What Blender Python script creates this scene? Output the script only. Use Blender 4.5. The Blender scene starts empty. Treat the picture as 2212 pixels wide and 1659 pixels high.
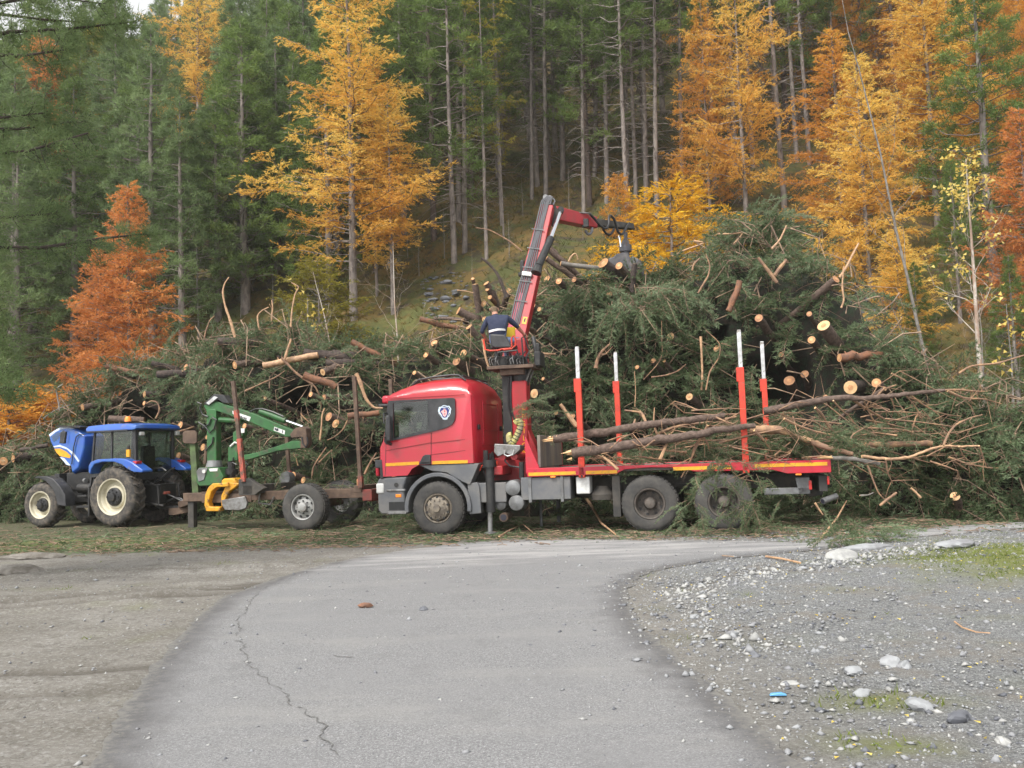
import bpy, math, random
import numpy as np
from mathutils import Vector, Matrix
rad = math.radians
rng = np.random.default_rng(11)
random.seed(5)
sc = bpy.context.scene
COL = sc.collection

# ---------------- camera, world, sun, exposure ----------------
FPX = 2000.0; CAMH = 1.55
_p = rad(4.22); _r = rad(2.0)
CP = np.array([0, 0, CAMH])
CF = np.array([0, math.cos(_p), math.sin(_p)])
_U0 = np.array([0, -math.sin(_p), math.cos(_p)]); _R0 = np.array([1.0, 0, 0])
CR = math.cos(_r) * _R0 - math.sin(_r) * _U0
CU = math.sin(_r) * _R0 + math.cos(_r) * _U0
cam_d = bpy.data.cameras.new('camera'); cam = bpy.data.objects.new('camera', cam_d); COL.objects.link(cam)
cam_d.sensor_width = 36; cam_d.lens = 36 * FPX / 2212; cam_d.clip_start = .1; cam_d.clip_end = 2000
cam.matrix_world = Matrix(((CR[0], CU[0], -CF[0], CP[0]), (CR[1], CU[1], -CF[1], CP[1]), (CR[2], CU[2], -CF[2], CP[2]), (0, 0, 0, 1)))
sc.camera = cam
SUN_EL, SUN_AZ = 52, 215          # azimuth measured from +Y clockwise: behind the camera, to its left
w = bpy.data.worlds.new('World'); sc.world = w; w.use_nodes = True
nt = w.node_tree; nt.nodes.clear()
sky = nt.nodes.new('ShaderNodeTexSky'); sky.sky_type = 'NISHITA'; sky.sun_disc = False
sky.sun_elevation = rad(SUN_EL); sky.sun_rotation = rad(SUN_AZ); sky.air_density = 1.0; sky.dust_density = 4.0; sky.altitude = 900
hs = nt.nodes.new('ShaderNodeHueSaturation'); hs.inputs['Saturation'].default_value = .06
bg = nt.nodes.new('ShaderNodeBackground'); bg.inputs[1].default_value = .15
wo = nt.nodes.new('ShaderNodeOutputWorld')
nt.links.new(sky.outputs[0], hs.inputs['Color']); nt.links.new(hs.outputs[0], bg.inputs[0]); nt.links.new(bg.outputs[0], wo.inputs[0])
sun_d = bpy.data.lights.new('sun', 'SUN'); sun_d.energy = 1.5; sun_d.angle = rad(14); sun_d.color = (1, .95, .87)
sun = bpy.data.objects.new('sun', sun_d); COL.objects.link(sun)
_az = rad(SUN_AZ)
_sd = Vector((math.sin(_az) * math.cos(rad(SUN_EL)), math.cos(_az) * math.cos(rad(SUN_EL)), math.sin(rad(SUN_EL))))
sun.rotation_euler = _sd.to_track_quat('Z', 'Y').to_euler()
sc.view_settings.view_transform = 'Standard'; sc.view_settings.look = 'None'
sc.view_settings.exposure = 1.2; sc.view_settings.gamma = 1
sc.render.engine = 'CYCLES'
sc.cycles.use_denoising = True
sc.cycles.max_bounces = 6; sc.cycles.diffuse_bounces = 3; sc.cycles.glossy_bounces = 3; sc.cycles.transmission_bounces = 5
sc.cycles.transparent_max_bounces = 8; sc.cycles.caustics_reflective = False; sc.cycles.caustics_refractive = False

# ---------------- geometry of the view (a surveyor's helper: pixel of the photo at a known distance -> metres) ----------------
def ray(u, v): return CF + CR * (u - 1106) / FPX + CU * (829.5 - v) / FPX
def at(u, v, y):
    d = ray(u, v); return CP + d * (y / d[1])
def gnd(u, v, z=0.0):
    d = ray(u, v); return CP + d * ((z - CP[2]) / d[2])
def Zm(s, ox, oy): return lambda x, y: ((ox + x * s) * .6371, (oy + y * s) * .6371)
z1 = Zm(700 / 1936, 0, 1300); z2 = Zm(750 / 2074, 600, 1250); z3 = Zm(700 / 1787, 1200, 1200)
z4 = Zm(700 / 2212, 1700, 1350); z5 = Zm(700 / 1452, 2300, 1050); z6 = Zm(700 / 1659, 1550, 630)
z7 = Zm(1300 / 2212, 1700, 700); z8 = Zm(1100 / 2212, 200, 900); z9 = Zm(250 / 1382, 1600, 1000); z10 = Zm(972 / 2212, 2500, 1200)
class Frame:
    def __init__(s, ox, oy, yaw):
        s.yaw = yaw; Y = rad(yaw); s.o = np.array([ox, oy, 0.0])
        s.f = np.array([-math.cos(Y), math.sin(Y), 0]); s.l = np.array([-math.sin(Y), -math.cos(Y), 0])
    def side(s, uv, ly):
        d = ray(*uv); t = ((s.o + s.l * ly - CP) @ s.l) / (d @ s.l); P = CP + d * t - s.o
        return float(P @ s.f), float(P[2])
    def pt(s, uv, ly):
        a = s.side(uv, ly); return (a[0], ly, a[1])
    def poly(s, zf, pts, ly): return [s.side(zf(*q), ly) for q in pts]
    def loc(s, P):
        P = np.array(P) - s.o; return (float(P @ s.f), float(P @ s.l), float(P[2]))
    def wld(s, x, y, z): return s.o + s.f * x + s.l * y + np.array([0, 0, z])

# ---------------- object helpers ----------------
def tag(o, label=None, cat=None, group=None, kind=None):
    if label: o['label'] = label
    if cat: o['category'] = cat
    if group: o['group'] = group
    if kind: o['kind'] = kind
    return o
def empty(name, loc=(0, 0, 0), rz=0, parent=None):
    o = bpy.data.objects.new(name, None); COL.objects.link(o); o.location = loc; o.rotation_euler = (0, 0, rz)
    o.empty_display_size = .2
    if parent: o.parent = parent
    return o
def link(name, me, parent=None):
    o = bpy.data.objects.new(name, me); COL.objects.link(o)
    if parent: o.parent = parent
    return o
def copy_tree(o, parent=None):
    c = o.copy(); COL.objects.link(c); c.parent = parent
    for ch in list(o.children): copy_tree(ch, c)
    return c

def tube_np(pts, r, n=6, cap=True):
    pts = np.asarray(pts, float); k = len(pts); r = np.broadcast_to(np.asarray(r, float), (k,))
    T = np.gradient(pts, axis=0); T /= np.linalg.norm(T, axis=1)[:, None] + 1e-9
    a = np.array([0, 0, 1.0]) if abs(T[0][2]) < .9 else np.array([1.0, 0, 0])
    N = np.cross(T, a); bad = np.linalg.norm(N, axis=1) < .15
    if bad.any(): N[bad] = np.cross(T[bad], np.array([0.3, 1.0, .2]))
    for i in range(1, k):   # transport for smooth frames
        N[i] = N[i - 1] - T[i] * (N[i - 1] @ T[i])
    N /= np.linalg.norm(N, axis=1)[:, None] + 1e-9
    B = np.cross(T, N)
    ang = np.arange(n) * 2 * math.pi / n
    V = pts[:, None, :] + r[:, None, None] * (N[:, None, :] * np.cos(ang)[None, :, None] + B[:, None, :] * np.sin(ang)[None, :, None])
    V = V.reshape(-1, 3)
    i = np.arange(k - 1)[:, None] * n; j = np.arange(n)[None, :]; j2 = (j + 1) % n
    q = np.stack([i + j, i + j2, i + n + j2, i + n + j], -1).reshape(-1, 4)
    return V, q.tolist(), ([list(range(n))[::-1], [(k - 1) * n + x for x in range(n)]] if cap else [])

class MB:
    def __init__(s): s.v = []; s.f = []; s.m = []
    def add(s, V, F, mi=0):
        o = len(s.v); s.v.extend([tuple(map(float, a)) for a in V])
        s.f.extend([[i + o for i in q] for q in F]); s.m.extend([mi] * len(F)); return s
    def box(s, c, d, mi=0, R=None):
        c = np.array(c, float); h = np.array(d, float) / 2
        V = np.array([[x, y, z] for x in (-1, 1) for y in (-1, 1) for z in (-1, 1)]) * h
        if R is not None: V = V @ np.array(R).T
        return s.add(V + c, [[0, 1, 3, 2], [4, 6, 7, 5], [0, 4, 5, 1], [2, 3, 7, 6], [0, 2, 6, 4], [1, 5, 7, 3]], mi)
    def bx(s, x0, x1, y0, y1, z0, z1, mi=0):
        return s.box(((x0 + x1) / 2, (y0 + y1) / 2, (z0 + z1) / 2), (abs(x1 - x0), abs(y1 - y0), abs(z1 - z0)), mi)
    def prism(s, poly, y0, y1, mi=0):
        n = len(poly); V = [(x, y0, z) for x, z in poly] + [(x, y1, z) for x, z in poly]
        F = [[i, (i + 1) % n, n + (i + 1) % n, n + i] for i in range(n)] + [list(range(n))[::-1], [n + i for i in range(n)]]
        return s.add(V, F, mi)
    def tube(s, pts, r, n=8, mi=0, capmi=None):
        V, q, c = tube_np(pts, r, n); o = len(s.v)
        s.v.extend([tuple(map(float, a)) for a in V])
        s.f.extend([[i + o for i in k] for k in q + c]); s.m.extend([mi] * len(q) + [mi if capmi is None else capmi] * len(c)); return s
    def beam(s, p0, p1, w0, h0, w1=None, h1=None, side=(0, 1, 0), mi=0):
        w1 = w0 if w1 is None else w1; h1 = h0 if h1 is None else h1
        p0 = np.array(p0, float); p1 = np.array(p1, float); d = p1 - p0; d /= np.linalg.norm(d)
        sd = np.array(side, float); sd -= d * (sd @ d); sd /= np.linalg.norm(sd); up = np.cross(d, sd)
        V = []
        for p, w_, h_ in ((p0, w0, h0), (p1, w1, h1)):
            for a, b in ((-1, -1), (1, -1), (1, 1), (-1, 1)): V.append(p + sd * a * w_ / 2 + up * b * h_ / 2)
        return s.add(V, [[0, 1, 5, 4], [1, 2, 6, 5], [2, 3, 7, 6], [3, 0, 4, 7], [3, 2, 1, 0], [4, 5, 6, 7]], mi)
    def lathe(s, prof, c=(0, 0, 0), n=32, mi=0, axis='y', closed=False):
        V = []
        for i in range(n):
            a = 2 * math.pi * i / n
            for r_, t in prof:
                x, z = r_ * math.cos(a), r_ * math.sin(a)
                V.append((c[0] + x, c[1] + t, c[2] + z) if axis == 'y' else (c[0] + x, c[1] + z, c[2] + t))
        k = len(prof); F = []
        for i in range(n):
            j = (i + 1) % n
            for q in range(k if closed else k - 1):
                q2 = (q + 1) % k
                F.append([i * k + q, i * k + q2, j * k + q2, j * k + q])
        return s.add(V, F, mi)
    def build(s, name, mats, parent=None, smooth=35, bevel=0, seg=2):
        me = bpy.data.meshes.new(name); me.from_pydata(s.v, [], s.f)
        for m in (mats if isinstance(mats, (list, tuple)) else [mats]): me.materials.append(m)
        me.polygons.foreach_set('material_index', s.m)
        import bmesh
        bm = bmesh.new(); bm.from_mesh(me); bmesh.ops.recalc_face_normals(bm, faces=bm.faces); bm.to_mesh(me); bm.free()
        if smooth:
            me.shade_smooth()
            try: me.set_sharp_from_angle(angle=rad(smooth))
            except Exception: pass
        o = link(name, me, parent)
        if bevel:
            b = o.modifiers.new('edge', 'BEVEL'); b.width = bevel; b.segments = seg; b.limit_method = 'ANGLE'; b.angle_limit = rad(35); b.harden_normals = False
        return o
def npmesh(name, V, T, mats, mi=None, tint=None, smooth=False):
    me = bpy.data.meshes.new(name); V = np.asarray(V, np.float32); T = np.asarray(T, np.int32); k = T.shape[1]
    me.vertices.add(len(V)); me.vertices.foreach_set('co', V.ravel())
    me.loops.add(T.size); me.loops.foreach_set('vertex_index', T.ravel())
    me.polygons.add(len(T)); me.polygons.foreach_set('loop_start', np.arange(0, T.size, k, dtype=np.int32))
    for m in (mats if isinstance(mats, (list, tuple)) else [mats]): me.materials.append(m)
    if mi is not None: me.polygons.foreach_set('material_index', np.asarray(mi, np.int32))
    if tint is not None:
        a = me.attributes.new('tint', 'FLOAT', 'POINT'); a.data.foreach_set('value', np.asarray(tint, np.float32))
    me.update(calc_edges=True)
    if smooth: me.shade_smooth()
    return me
class NP:   # numpy triangle collector
    def __init__(s): s.V = []; s.T = []; s.M = []; s.t = []; s.n = 0
    def add(s, V, T, mi=0, tint=.5):
        V = np.asarray(V, float).reshape(-1, 3); T = np.asarray(T).reshape(-1, 3)
        s.V.append(V); s.T.append(T + s.n); s.n += len(V); s.M.append(np.full(len(T), mi)); s.t.append(np.broadcast_to(np.asarray(tint, float), (len(V),)))
    def tube(s, pts, r, n=4, mi=0, tint=.5):
        V, q, c = tube_np(pts, r, n, False); q = np.array(q); s.add(V, np.concatenate([q[:, :3], q[:, [0, 2, 3]]]), mi, tint)
    def blades(s, P, D, L, W, mi=0, tint=.5):
        n = len(P); D = D / (np.linalg.norm(D, axis=1)[:, None] + 1e-9)
        S = np.cross(D, rng.normal(size=(n, 3))); S /= np.linalg.norm(S, axis=1)[:, None] + 1e-9
        L = np.broadcast_to(L, (n,))[:, None]; W = np.broadcast_to(W, (n,))[:, None]
        V = np.stack([P - S * W * .5, P + S * W * .5, P + D * L], 1).reshape(-1, 3)
        tt = np.repeat(np.broadcast_to(tint, (n,)), 3)
        s.add(V, np.arange(3 * n).reshape(-1, 3), mi, tt)
    def arrays(s): return np.concatenate(s.V), np.concatenate(s.T), np.concatenate(s.M), np.concatenate(s.t)
    def mesh(s, name, mats, smooth=False):
        V, T, M, t = s.arrays(); return npmesh(name, V, T, mats, M, t, smooth)

# ---------------- materials ----------------
def mat(name, col, rough=.6, metal=0, col2=None, ns=4.0, nd=4, bump=0, bs=None, spec=.5, coat=0, lo=.4, hi=.62, col3=None, ns3=1.0, lo3=.5, hi3=.6, stretch=None, trans=0, emit=None):
    m = bpy.data.materials.new(name); m.use_nodes = True; n = m.node_tree; b = n.nodes['Principled BSDF']
    b.inputs['Roughness'].default_value = rough; b.inputs['Metallic'].default_value = metal
    b.inputs['Specular IOR Level'].default_value = spec; b.inputs['Coat Weight'].default_value = coat; b.inputs['Coat Roughness'].default_value = .08
    b.inputs['Base Color'].default_value = (*col, 1)
    tc = n.nodes.new('ShaderNodeTexCoord'); src = tc.outputs['Object']
    if stretch:
        mp = n.nodes.new('ShaderNodeMapping'); mp.inputs['Scale'].default_value = stretch; n.links.new(src, mp.inputs[0]); src = mp.outputs[0]
    def noise(scale, det):
        t = n.nodes.new('ShaderNodeTexNoise'); t.inputs['Scale'].default_value = scale; t.inputs['Detail'].default_value = det; t.inputs['Roughness'].default_value = .62; n.links.new(src, t.inputs['Vector']); return t.outputs['Fac']
    def ramp(fac, a, b_):
        r_ = n.nodes.new('ShaderNodeMapRange'); r_.inputs[1].default_value = a; r_.inputs[2].default_value = b_; n.links.new(fac, r_.inputs[0]); return r_.outputs[0]
    def mix(fac, A, B):
        x = n.nodes.new('ShaderNodeMix'); x.data_type = 'RGBA'; n.links.new(fac, x.inputs[0])
        for s_, v_ in ((6, A), (7, B)):
            if isinstance(v_, tuple): x.inputs[s_].default_value = (*v_, 1)
            else: n.links.new(v_, x.inputs[s_])
        return x.outputs[2]
    out = None
    if col2 is not None: out = mix(ramp(noise(ns, nd), lo, hi), col, col2)
    if col3 is not None: out = mix(ramp(noise(ns3, 6), lo3, hi3), out if out is not None else col, col3)
    if out is not None: n.links.new(out, b.inputs['Base Color'])
    if bump:
        bp = n.nodes.new('ShaderNodeBump'); bp.inputs['Strength'].default_value = bump; bp.inputs['Distance'].default_value = .02; n.links.new(noise(bs or ns * 3, 5), bp.inputs['Height']); n.links.new(bp.outputs[0], b.inputs['Normal'])
    if trans: b.inputs['Transmission Weight'].default_value = trans; b.inputs['IOR'].default_value = 1.05
    if emit: b.inputs['Emission Color'].default_value = (*emit, 1); b.inputs['Emission Strength'].default_value = 1
    return m
def leafmat(name, stops, tr=.3, rough=.55, ns=.35, mixn=.45, ns2=None):
    """leaf colour: spread by the leaf clump's own tint attribute plus a slow patchy variation of hue"""
    m = bpy.data.materials.new(name); m.use_nodes = True; n = m.node_tree; n.nodes.clear()
    o = n.nodes.new('ShaderNodeOutputMaterial'); at_ = n.nodes.new('ShaderNodeAttribute'); at_.attribute_name = 'tint'
    tc = n.nodes.new('ShaderNodeTexCoord'); nz = n.nodes.new('ShaderNodeTexNoise'); nz.inputs['Scale'].default_value = ns; nz.inputs['Detail'].default_value = 3
    n.links.new(tc.outputs['Object'], nz.inputs['Vector'])
    oi = n.nodes.new('ShaderNodeObjectInfo')
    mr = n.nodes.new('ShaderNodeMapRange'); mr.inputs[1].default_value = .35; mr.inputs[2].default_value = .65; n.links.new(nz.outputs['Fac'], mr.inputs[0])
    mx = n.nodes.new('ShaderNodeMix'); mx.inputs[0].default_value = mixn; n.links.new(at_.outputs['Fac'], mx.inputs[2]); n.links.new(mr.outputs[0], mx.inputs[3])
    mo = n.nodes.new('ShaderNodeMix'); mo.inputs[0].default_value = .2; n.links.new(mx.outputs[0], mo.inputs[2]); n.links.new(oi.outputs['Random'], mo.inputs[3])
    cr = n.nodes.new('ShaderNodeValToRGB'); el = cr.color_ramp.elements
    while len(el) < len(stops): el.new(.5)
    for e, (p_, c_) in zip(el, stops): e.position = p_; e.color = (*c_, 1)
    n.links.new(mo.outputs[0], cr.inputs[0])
    d = n.nodes.new('ShaderNodeBsdfPrincipled'); d.inputs['Roughness'].default_value = rough; d.inputs['Specular IOR Level'].default_value = .3
    t = n.nodes.new('ShaderNodeBsdfTranslucent'); ms = n.nodes.new('ShaderNodeMixShader'); ms.inputs[0].default_value = tr
    n.links.new(cr.outputs[0], d.inputs['Base Color']); n.links.new(cr.outputs[0], t.inputs['Color'])
    n.links.new(d.outputs[0], ms.inputs[1]); n.links.new(t.outputs[0], ms.inputs[2]); n.links.new(ms.outputs[0], o.inputs[0])
    return m
M = {}
M['red'] = mat('red_paint', (.49, .008, .032), .36, col2=(.42, .016, .024), ns=1.5, coat=.35, col3=(.27, .05, .045), ns3=3.5, lo3=.56, hi3=.82)
M['redcrane'] = mat('crane_red', (.38, .014, .022), .45, col2=(.3, .02, .022), ns=5, col3=(.12, .05, .04), ns3=9, lo3=.62, hi3=.72)
M['redstake'] = mat('stake_red', (.64, .05, .022), .55, col2=(.46, .04, .022), ns=7, col3=(.17, .09, .06), ns3=11, lo3=.57, hi3=.68)
M['fadedred'] = mat('faded_red', (.42, .09, .06), .7, col2=(.12, .07, .05), ns=6, lo=.45, hi=.6, bump=.2)
M['alu'] = mat('aluminium', (.58, .59, .60), .45, .5, col2=(.42, .42, .41), ns=8, col3=(.26, .24, .21), ns3=14, lo3=.57, hi3=.66)
M['yellow'] = mat('yellow_tape', (.80, .38, .01), .45, col2=(.62, .30, .02), ns=9, col3=(.33, .19, .05), ns3=13, lo3=.58, hi3=.7)
M['yellowgr'] = mat('grapple_yellow', (.70, .34, .015), .5, col2=(.5, .24, .02), ns=6, col3=(.16, .09, .04), ns3=8, lo3=.55, hi3=.66)
M['blackpl'] = mat('black_plastic', (.022, .023, .026), .5, col2=(.045, .045, .048), ns=5)
M['black'] = mat('black_metal', (.016, .016, .017), .55, col2=(.05, .045, .04), ns=6, lo=.5, hi=.75)
M['hose'] = mat('hose_rubber', (.02, .02, .022), .42)
M['hosegrey'] = mat('hose_grey', (.13, .13, .14), .45)
M['greypl'] = mat('grey_plastic', (.115, .12, .13), .5, col2=(.17, .165, .16), ns=3, bump=.08)
M['greymet'] = mat('grey_metal', (.2, .205, .21), .5, .2, col2=(.12, .12, .12), ns=5)
M['chassis'] = mat('chassis', (.03, .029, .028), .7, col2=(.075, .066, .056), ns=3)
M['tyre'] = mat('tyre', (.035, .035, .036), .85, col2=(.10, .092, .082), ns=5, lo=.3, hi=.8, bump=.3, bs=30)
M['tyremud'] = mat('tyre_mud', (.04, .038, .036), .88, col2=(.15, .125, .10), ns=7, lo=.42, hi=.7, bump=.4, bs=25)
M['rimtan'] = mat('rim_tan', (.26, .22, .17), .6, .1, col2=(.13, .11, .09), ns=8)
M['rimdark'] = mat('rim_dark', (.07, .062, .055), .7, .1, col2=(.12, .10, .085), ns=8)
M['rimgrey'] = mat('rim_grey', (.33, .33, .32), .5, .2, col2=(.22, .2, .18), ns=9, lo=.5, hi=.7)
M['rimcream'] = mat('rim_cream', (.55, .51, .39), .5, col2=(.33, .28, .2), ns=5, lo=.5, hi=.75)
M['blue'] = mat('blue_paint', (.022, .10, .46), .32, col2=(.03, .12, .38), ns=3, coat=.4, col3=(.12, .13, .18), ns3=5, lo3=.56, hi3=.72)
M['bluewhite'] = mat('pale_decal', (.55, .62, .75), .35)
M['green'] = mat('loader_green', (.03, .13, .035), .5, col2=(.028, .085, .03), ns=4, col3=(.09, .08, .05), ns3=6, lo3=.55, hi3=.7)
M['greenold'] = mat('old_green', (.09, .14, .05), .7, col2=(.06, .08, .035), ns=5, bump=.15)
M['rust'] = mat('rusty_steel', (.09, .06, .045), .8, .1, col2=(.15, .10, .07), ns=6, bump=.2)
M['rustred'] = mat('red_end', (.26, .04, .03), .6, col2=(.14, .05, .04), ns=6)
M['white'] = mat('white_plate', (.72, .72, .7), .45, col2=(.55, .55, .53), ns=8)
M['ink'] = mat('ink', (.02, .02, .035), .6)
M['chrome'] = mat('chrome', (.75, .78, .82), .12, .95)
M['ironlight'] = mat('worn_iron', (.28, .28, .28), .45, .5, col2=(.15, .14, .13), ns=7)
M['grapgrey'] = mat('grapple_grey', (.085, .085, .10), .5, .3, col2=(.16, .15, .15), ns=6, col3=(.10, .06, .04), ns3=9, lo3=.58, hi3=.68)
M['orange'] = mat('orange_lens', (.95, .25, .01), .25, coat=.6)
M['redlens'] = mat('red_lens', (.5, .02, .015), .25, coat=.5)
M['clearlens'] = mat('lens', (.6, .6, .58), .15, coat=.5)
M['plywood'] = mat('worn_board', (.12, .11, .105), .75, col2=(.22, .19, .15), ns=2.5, col3=(.3, .19, .06), ns3=3, lo3=.6, hi3=.7, stretch=(1, 1, .3))
M['skin'] = mat('skin', (.52, .27, .19), .55, col2=(.45, .22, .15), ns=20)
M['hair'] = mat('hair', (.20, .14, .085), .85, col2=(.13, .09, .055), ns=40, bump=.4)
M['navy'] = mat('navy_cloth', (.018, .026, .06), .85, col2=(.03, .038, .075), ns=12, bump=.25)
M['denim'] = mat('denim', (.10, .14, .24), .85, col2=(.16, .20, .31), ns=9, bump=.25)
M['whitecloth'] = mat('white_cloth', (.72, .72, .72), .8)
M['boot'] = mat('boot', (.03, .03, .03), .6)
M['bark'] = mat('bark', (.085, .058, .045), .92, col2=(.15, .105, .085), ns=14, bump=.9, bs=24, stretch=(1, 1, 1))
M['barkdark'] = mat('bark_dark', (.045, .034, .03), .92, col2=(.085, .062, .052), ns=12, bump=.9, bs=20)
M['barkred'] = mat('bark_red', (.24, .11, .06), .85, col2=(.14, .075, .05), ns=9, bump=.5)
M['cut'] = mat('cut_wood', (.58, .32, .15), .75, col2=(.42, .2, .085), ns=14, nd=2, lo=.35, hi=.7, bump=.1)
M['cutpale'] = mat('cut_wood_pale', (.68, .45, .24), .75, col2=(.54, .33, .155), ns=10, lo=.35, hi=.7)
M['cutdull'] = mat('cut_wood_dull', (.42, .22, .11), .75, col2=(.33, .16, .08), ns=10)
M['peeled'] = mat('peeled_wood', (.52, .32, .18), .65, col2=(.30, .18, .11), ns=10, lo=.4, hi=.65, bump=.3)
M['peeledbrown'] = mat('branch_bark', (.22, .13, .085), .8, col2=(.4, .24, .13), ns=7, lo=.45, hi=.65, bump=.3)
M['twig'] = mat('twig', (.16, .11, .08), .9, col2=(.36, .25, .165), ns=5)
M['trunkgrey'] = mat('trunk_grey', (.25, .215, .19), .92, col2=(.13, .11, .10), ns=7, bump=.8, bs=12, stretch=(1, 1, .35))
M['trunkbrown'] = mat('trunk_brown', (.12, .085, .07), .92, col2=(.07, .052, .045), ns=7, bump=.8, bs=12, stretch=(1, 1, .35))
M['birch'] = mat('birch_bark', (.52, .47, .41), .8, col2=(.34, .24, .18), ns=3.5, lo=.45, hi=.55, stretch=(1, 1, .5), col3=(.06, .05, .045), ns3=9, lo3=.64, hi3=.68)
M['bareGrey'] = mat('bare_bark', (.26, .24, .215), .9, col2=(.15, .135, .12), ns=6)
M['stone'] = mat('stone', (.30, .31, .32), .8, col2=(.2, .2, .21), ns=5, bump=.4, bs=14)
M['stonepale'] = mat('stone_pale', (.40, .40, .385), .8, col2=(.27, .27, .265), ns=7, bump=.3)
M['mudlump'] = mat('dried_mud', (.21, .195, .175), .95, col2=(.12, .108, .092), ns=6, bump=.8, bs=16)
M['slate'] = mat('slate', (.10, .105, .12), .7, col2=(.17, .175, .19), ns=3, bump=.5, bs=9)

G = (.018, .050, .022)
M['brush'] = leafmat('brush_needles', [(0, (.034, .050, .022)), (.28, (.085, .125, .055)), (.5, (.135, .19, .092)), (.7, (.205, .275, .155)), (.9, (.28, .34, .21))], tr=.38, ns=.7)
M['pine'] = leafmat('pine_needles', [(0, (.026, .040, .013)), (.3, (.095, .150, .040)), (.65, (.18, .26, .068)), (1, (.29, .34, .10))], tr=.48, ns=.25)
M['pineblue'] = leafmat('pine_needles_bluish', [(0, (.034, .052, .024)), (.3, (.12, .18, .072)), (.65, (.22, .30, .125)), (1, (.32, .38, .18))], tr=.48, ns=.25)
M['larchgold'] = leafmat('larch_gold', [(0, (.56, .26, .05)), (.3, (.76, .43, .08)), (.6, (.86, .60, .14)), (1, (.76, .60, .16))], tr=.42, ns=.3, mixn=.55)
M['larchorange'] = leafmat('larch_orange', [(0, (.46, .19, .04)), (.35, (.66, .32, .055)), (.7, (.80, .46, .08)), (1, (.80, .54, .12))], tr=.42, ns=.3, mixn=.55)
M['larchrust'] = leafmat('larch_rust', [(0, (.40, .16, .05)), (.4, (.60, .24, .07)), (.75, (.72, .33, .09)), (1, (.74, .40, .12))], tr=.42, ns=.3, mixn=.5)
M['larchyellow'] = leafmat('larch_yellow', [(0, (.50, .25, .015)), (.4, (.70, .40, .025)), (.8, (.80, .52, .04)), (1, (.70, .5, .07))], tr=.45, ns=.4, mixn=.5)
M['larchlime'] = leafmat('larch_lime', [(0, (.14, .14, .02)), (.5, (.32, .28, .035)), (1, (.45, .38, .05))], tr=.42, ns=.4, mixn=.5)
M['birchleaf'] = leafmat('birch_leaf', [(0, (.55, .36, .05)), (.5, (.75, .58, .14)), (1, (.82, .70, .30))], tr=.4, ns=1)
M['grass'] = leafmat('grass_blades', [(0, (.07, .085, .02)), (.45, (.13, .17, .035)), (.75, (.20, .24, .05)), (1, (.30, .27, .09))], tr=.3, ns=.8)
M['hillgrass'] = leafmat('hill_grass', [(0, (.055, .065, .02)), (.4, (.10, .11, .03)), (.62, (.15, .125, .035)), (.85, (.27, .15, .04)), (1, (.34, .20, .06))], tr=.3, ns=.16, mixn=.7)
def glass(name, tint, alpha_dark):
    m = bpy.data.materials.new(name); m.use_nodes = True; n = m.node_tree; n.nodes.clear()
    o = n.nodes.new('ShaderNodeOutputMaterial'); g = n.nodes.new('ShaderNodeBsdfGlossy'); g.inputs['Roughness'].default_value = .03
    t = n.nodes.new('ShaderNodeBsdfTransparent'); t.inputs[0].default_value = (*tint, 1)
    f = n.nodes.new('ShaderNodeLayerWeight'); f.inputs[0].default_value = .5
    mx = n.nodes.new('ShaderNodeMixShader'); ad = n.nodes.new('ShaderNodeMath'); ad.operation = 'ADD'; ad.inputs[1].default_value = alpha_dark
    pw = n.nodes.new('ShaderNodeMath'); pw.operation = 'POWER'; pw.inputs[1].default_value = 4; n.links.new(f.outputs['Facing'], pw.inputs[0]); n.links.new(pw.outputs[0], ad.inputs[0]); n.links.new(ad.outputs[0], mx.inputs[0]); n.links.new(t.outputs[0], mx.inputs[1]); n.links.new(g.outputs[0], mx.inputs[2]); n.links.new(mx.outputs[0], o.inputs[0])
    return m
M['glass'] = glass('window_glass', (.86, .90, .88), .04)
M['glassdark'] = glass('tinted_glass', (.62, .68, .65), .06)
# ---------------- terrain ----------------
def vnoise(x, y, s=1.0, seed=0):
    r_ = np.random.default_rng(seed); t = 0
    for i in range(7):
        a = r_.uniform(0, 2 * math.pi); k = s * (1.0 + .55 * i); ph = r_.uniform(0, 7)
        t = t + np.sin((x * math.cos(a) + y * math.sin(a)) * k + ph) / (1 + .35 * i)
    return t / 3.2
def foot(x): return np.where(x < 0, 26.0 - .32 * x, 26.0 - .12 * x)
def H(x, y):
    x = np.asarray(x, float); y = np.asarray(y, float)
    s = y - foot(x)
    sp = np.maximum(s + 2, 0)
    z = .66 * (np.sqrt(sp * sp + 9) - 3)
    z = z + np.clip(sp / 8, 0, 1) * (.45 * vnoise(x, y, .55, 3) + .9 * vnoise(x, y, .14, 4))
    cap = 43 + 20 / (1 + np.exp(-(x + 34) / 6.0)) + 40 / (1 + np.exp(-(x + 5) / 10.0))
    z = np.where(z > cap - 6, cap - 6 * np.exp(-np.maximum(z - cap + 6, 0) / 6), z)
    return z
def hit(u, v):
    d = ray(u, v); prev = 20
    for y in np.arange(22, 160, .25):
        P = CP + d * (y / d[1])
        if P[2] < H(P[0], P[1]): return P
    return CP + d * (120 / d[1])
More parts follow.
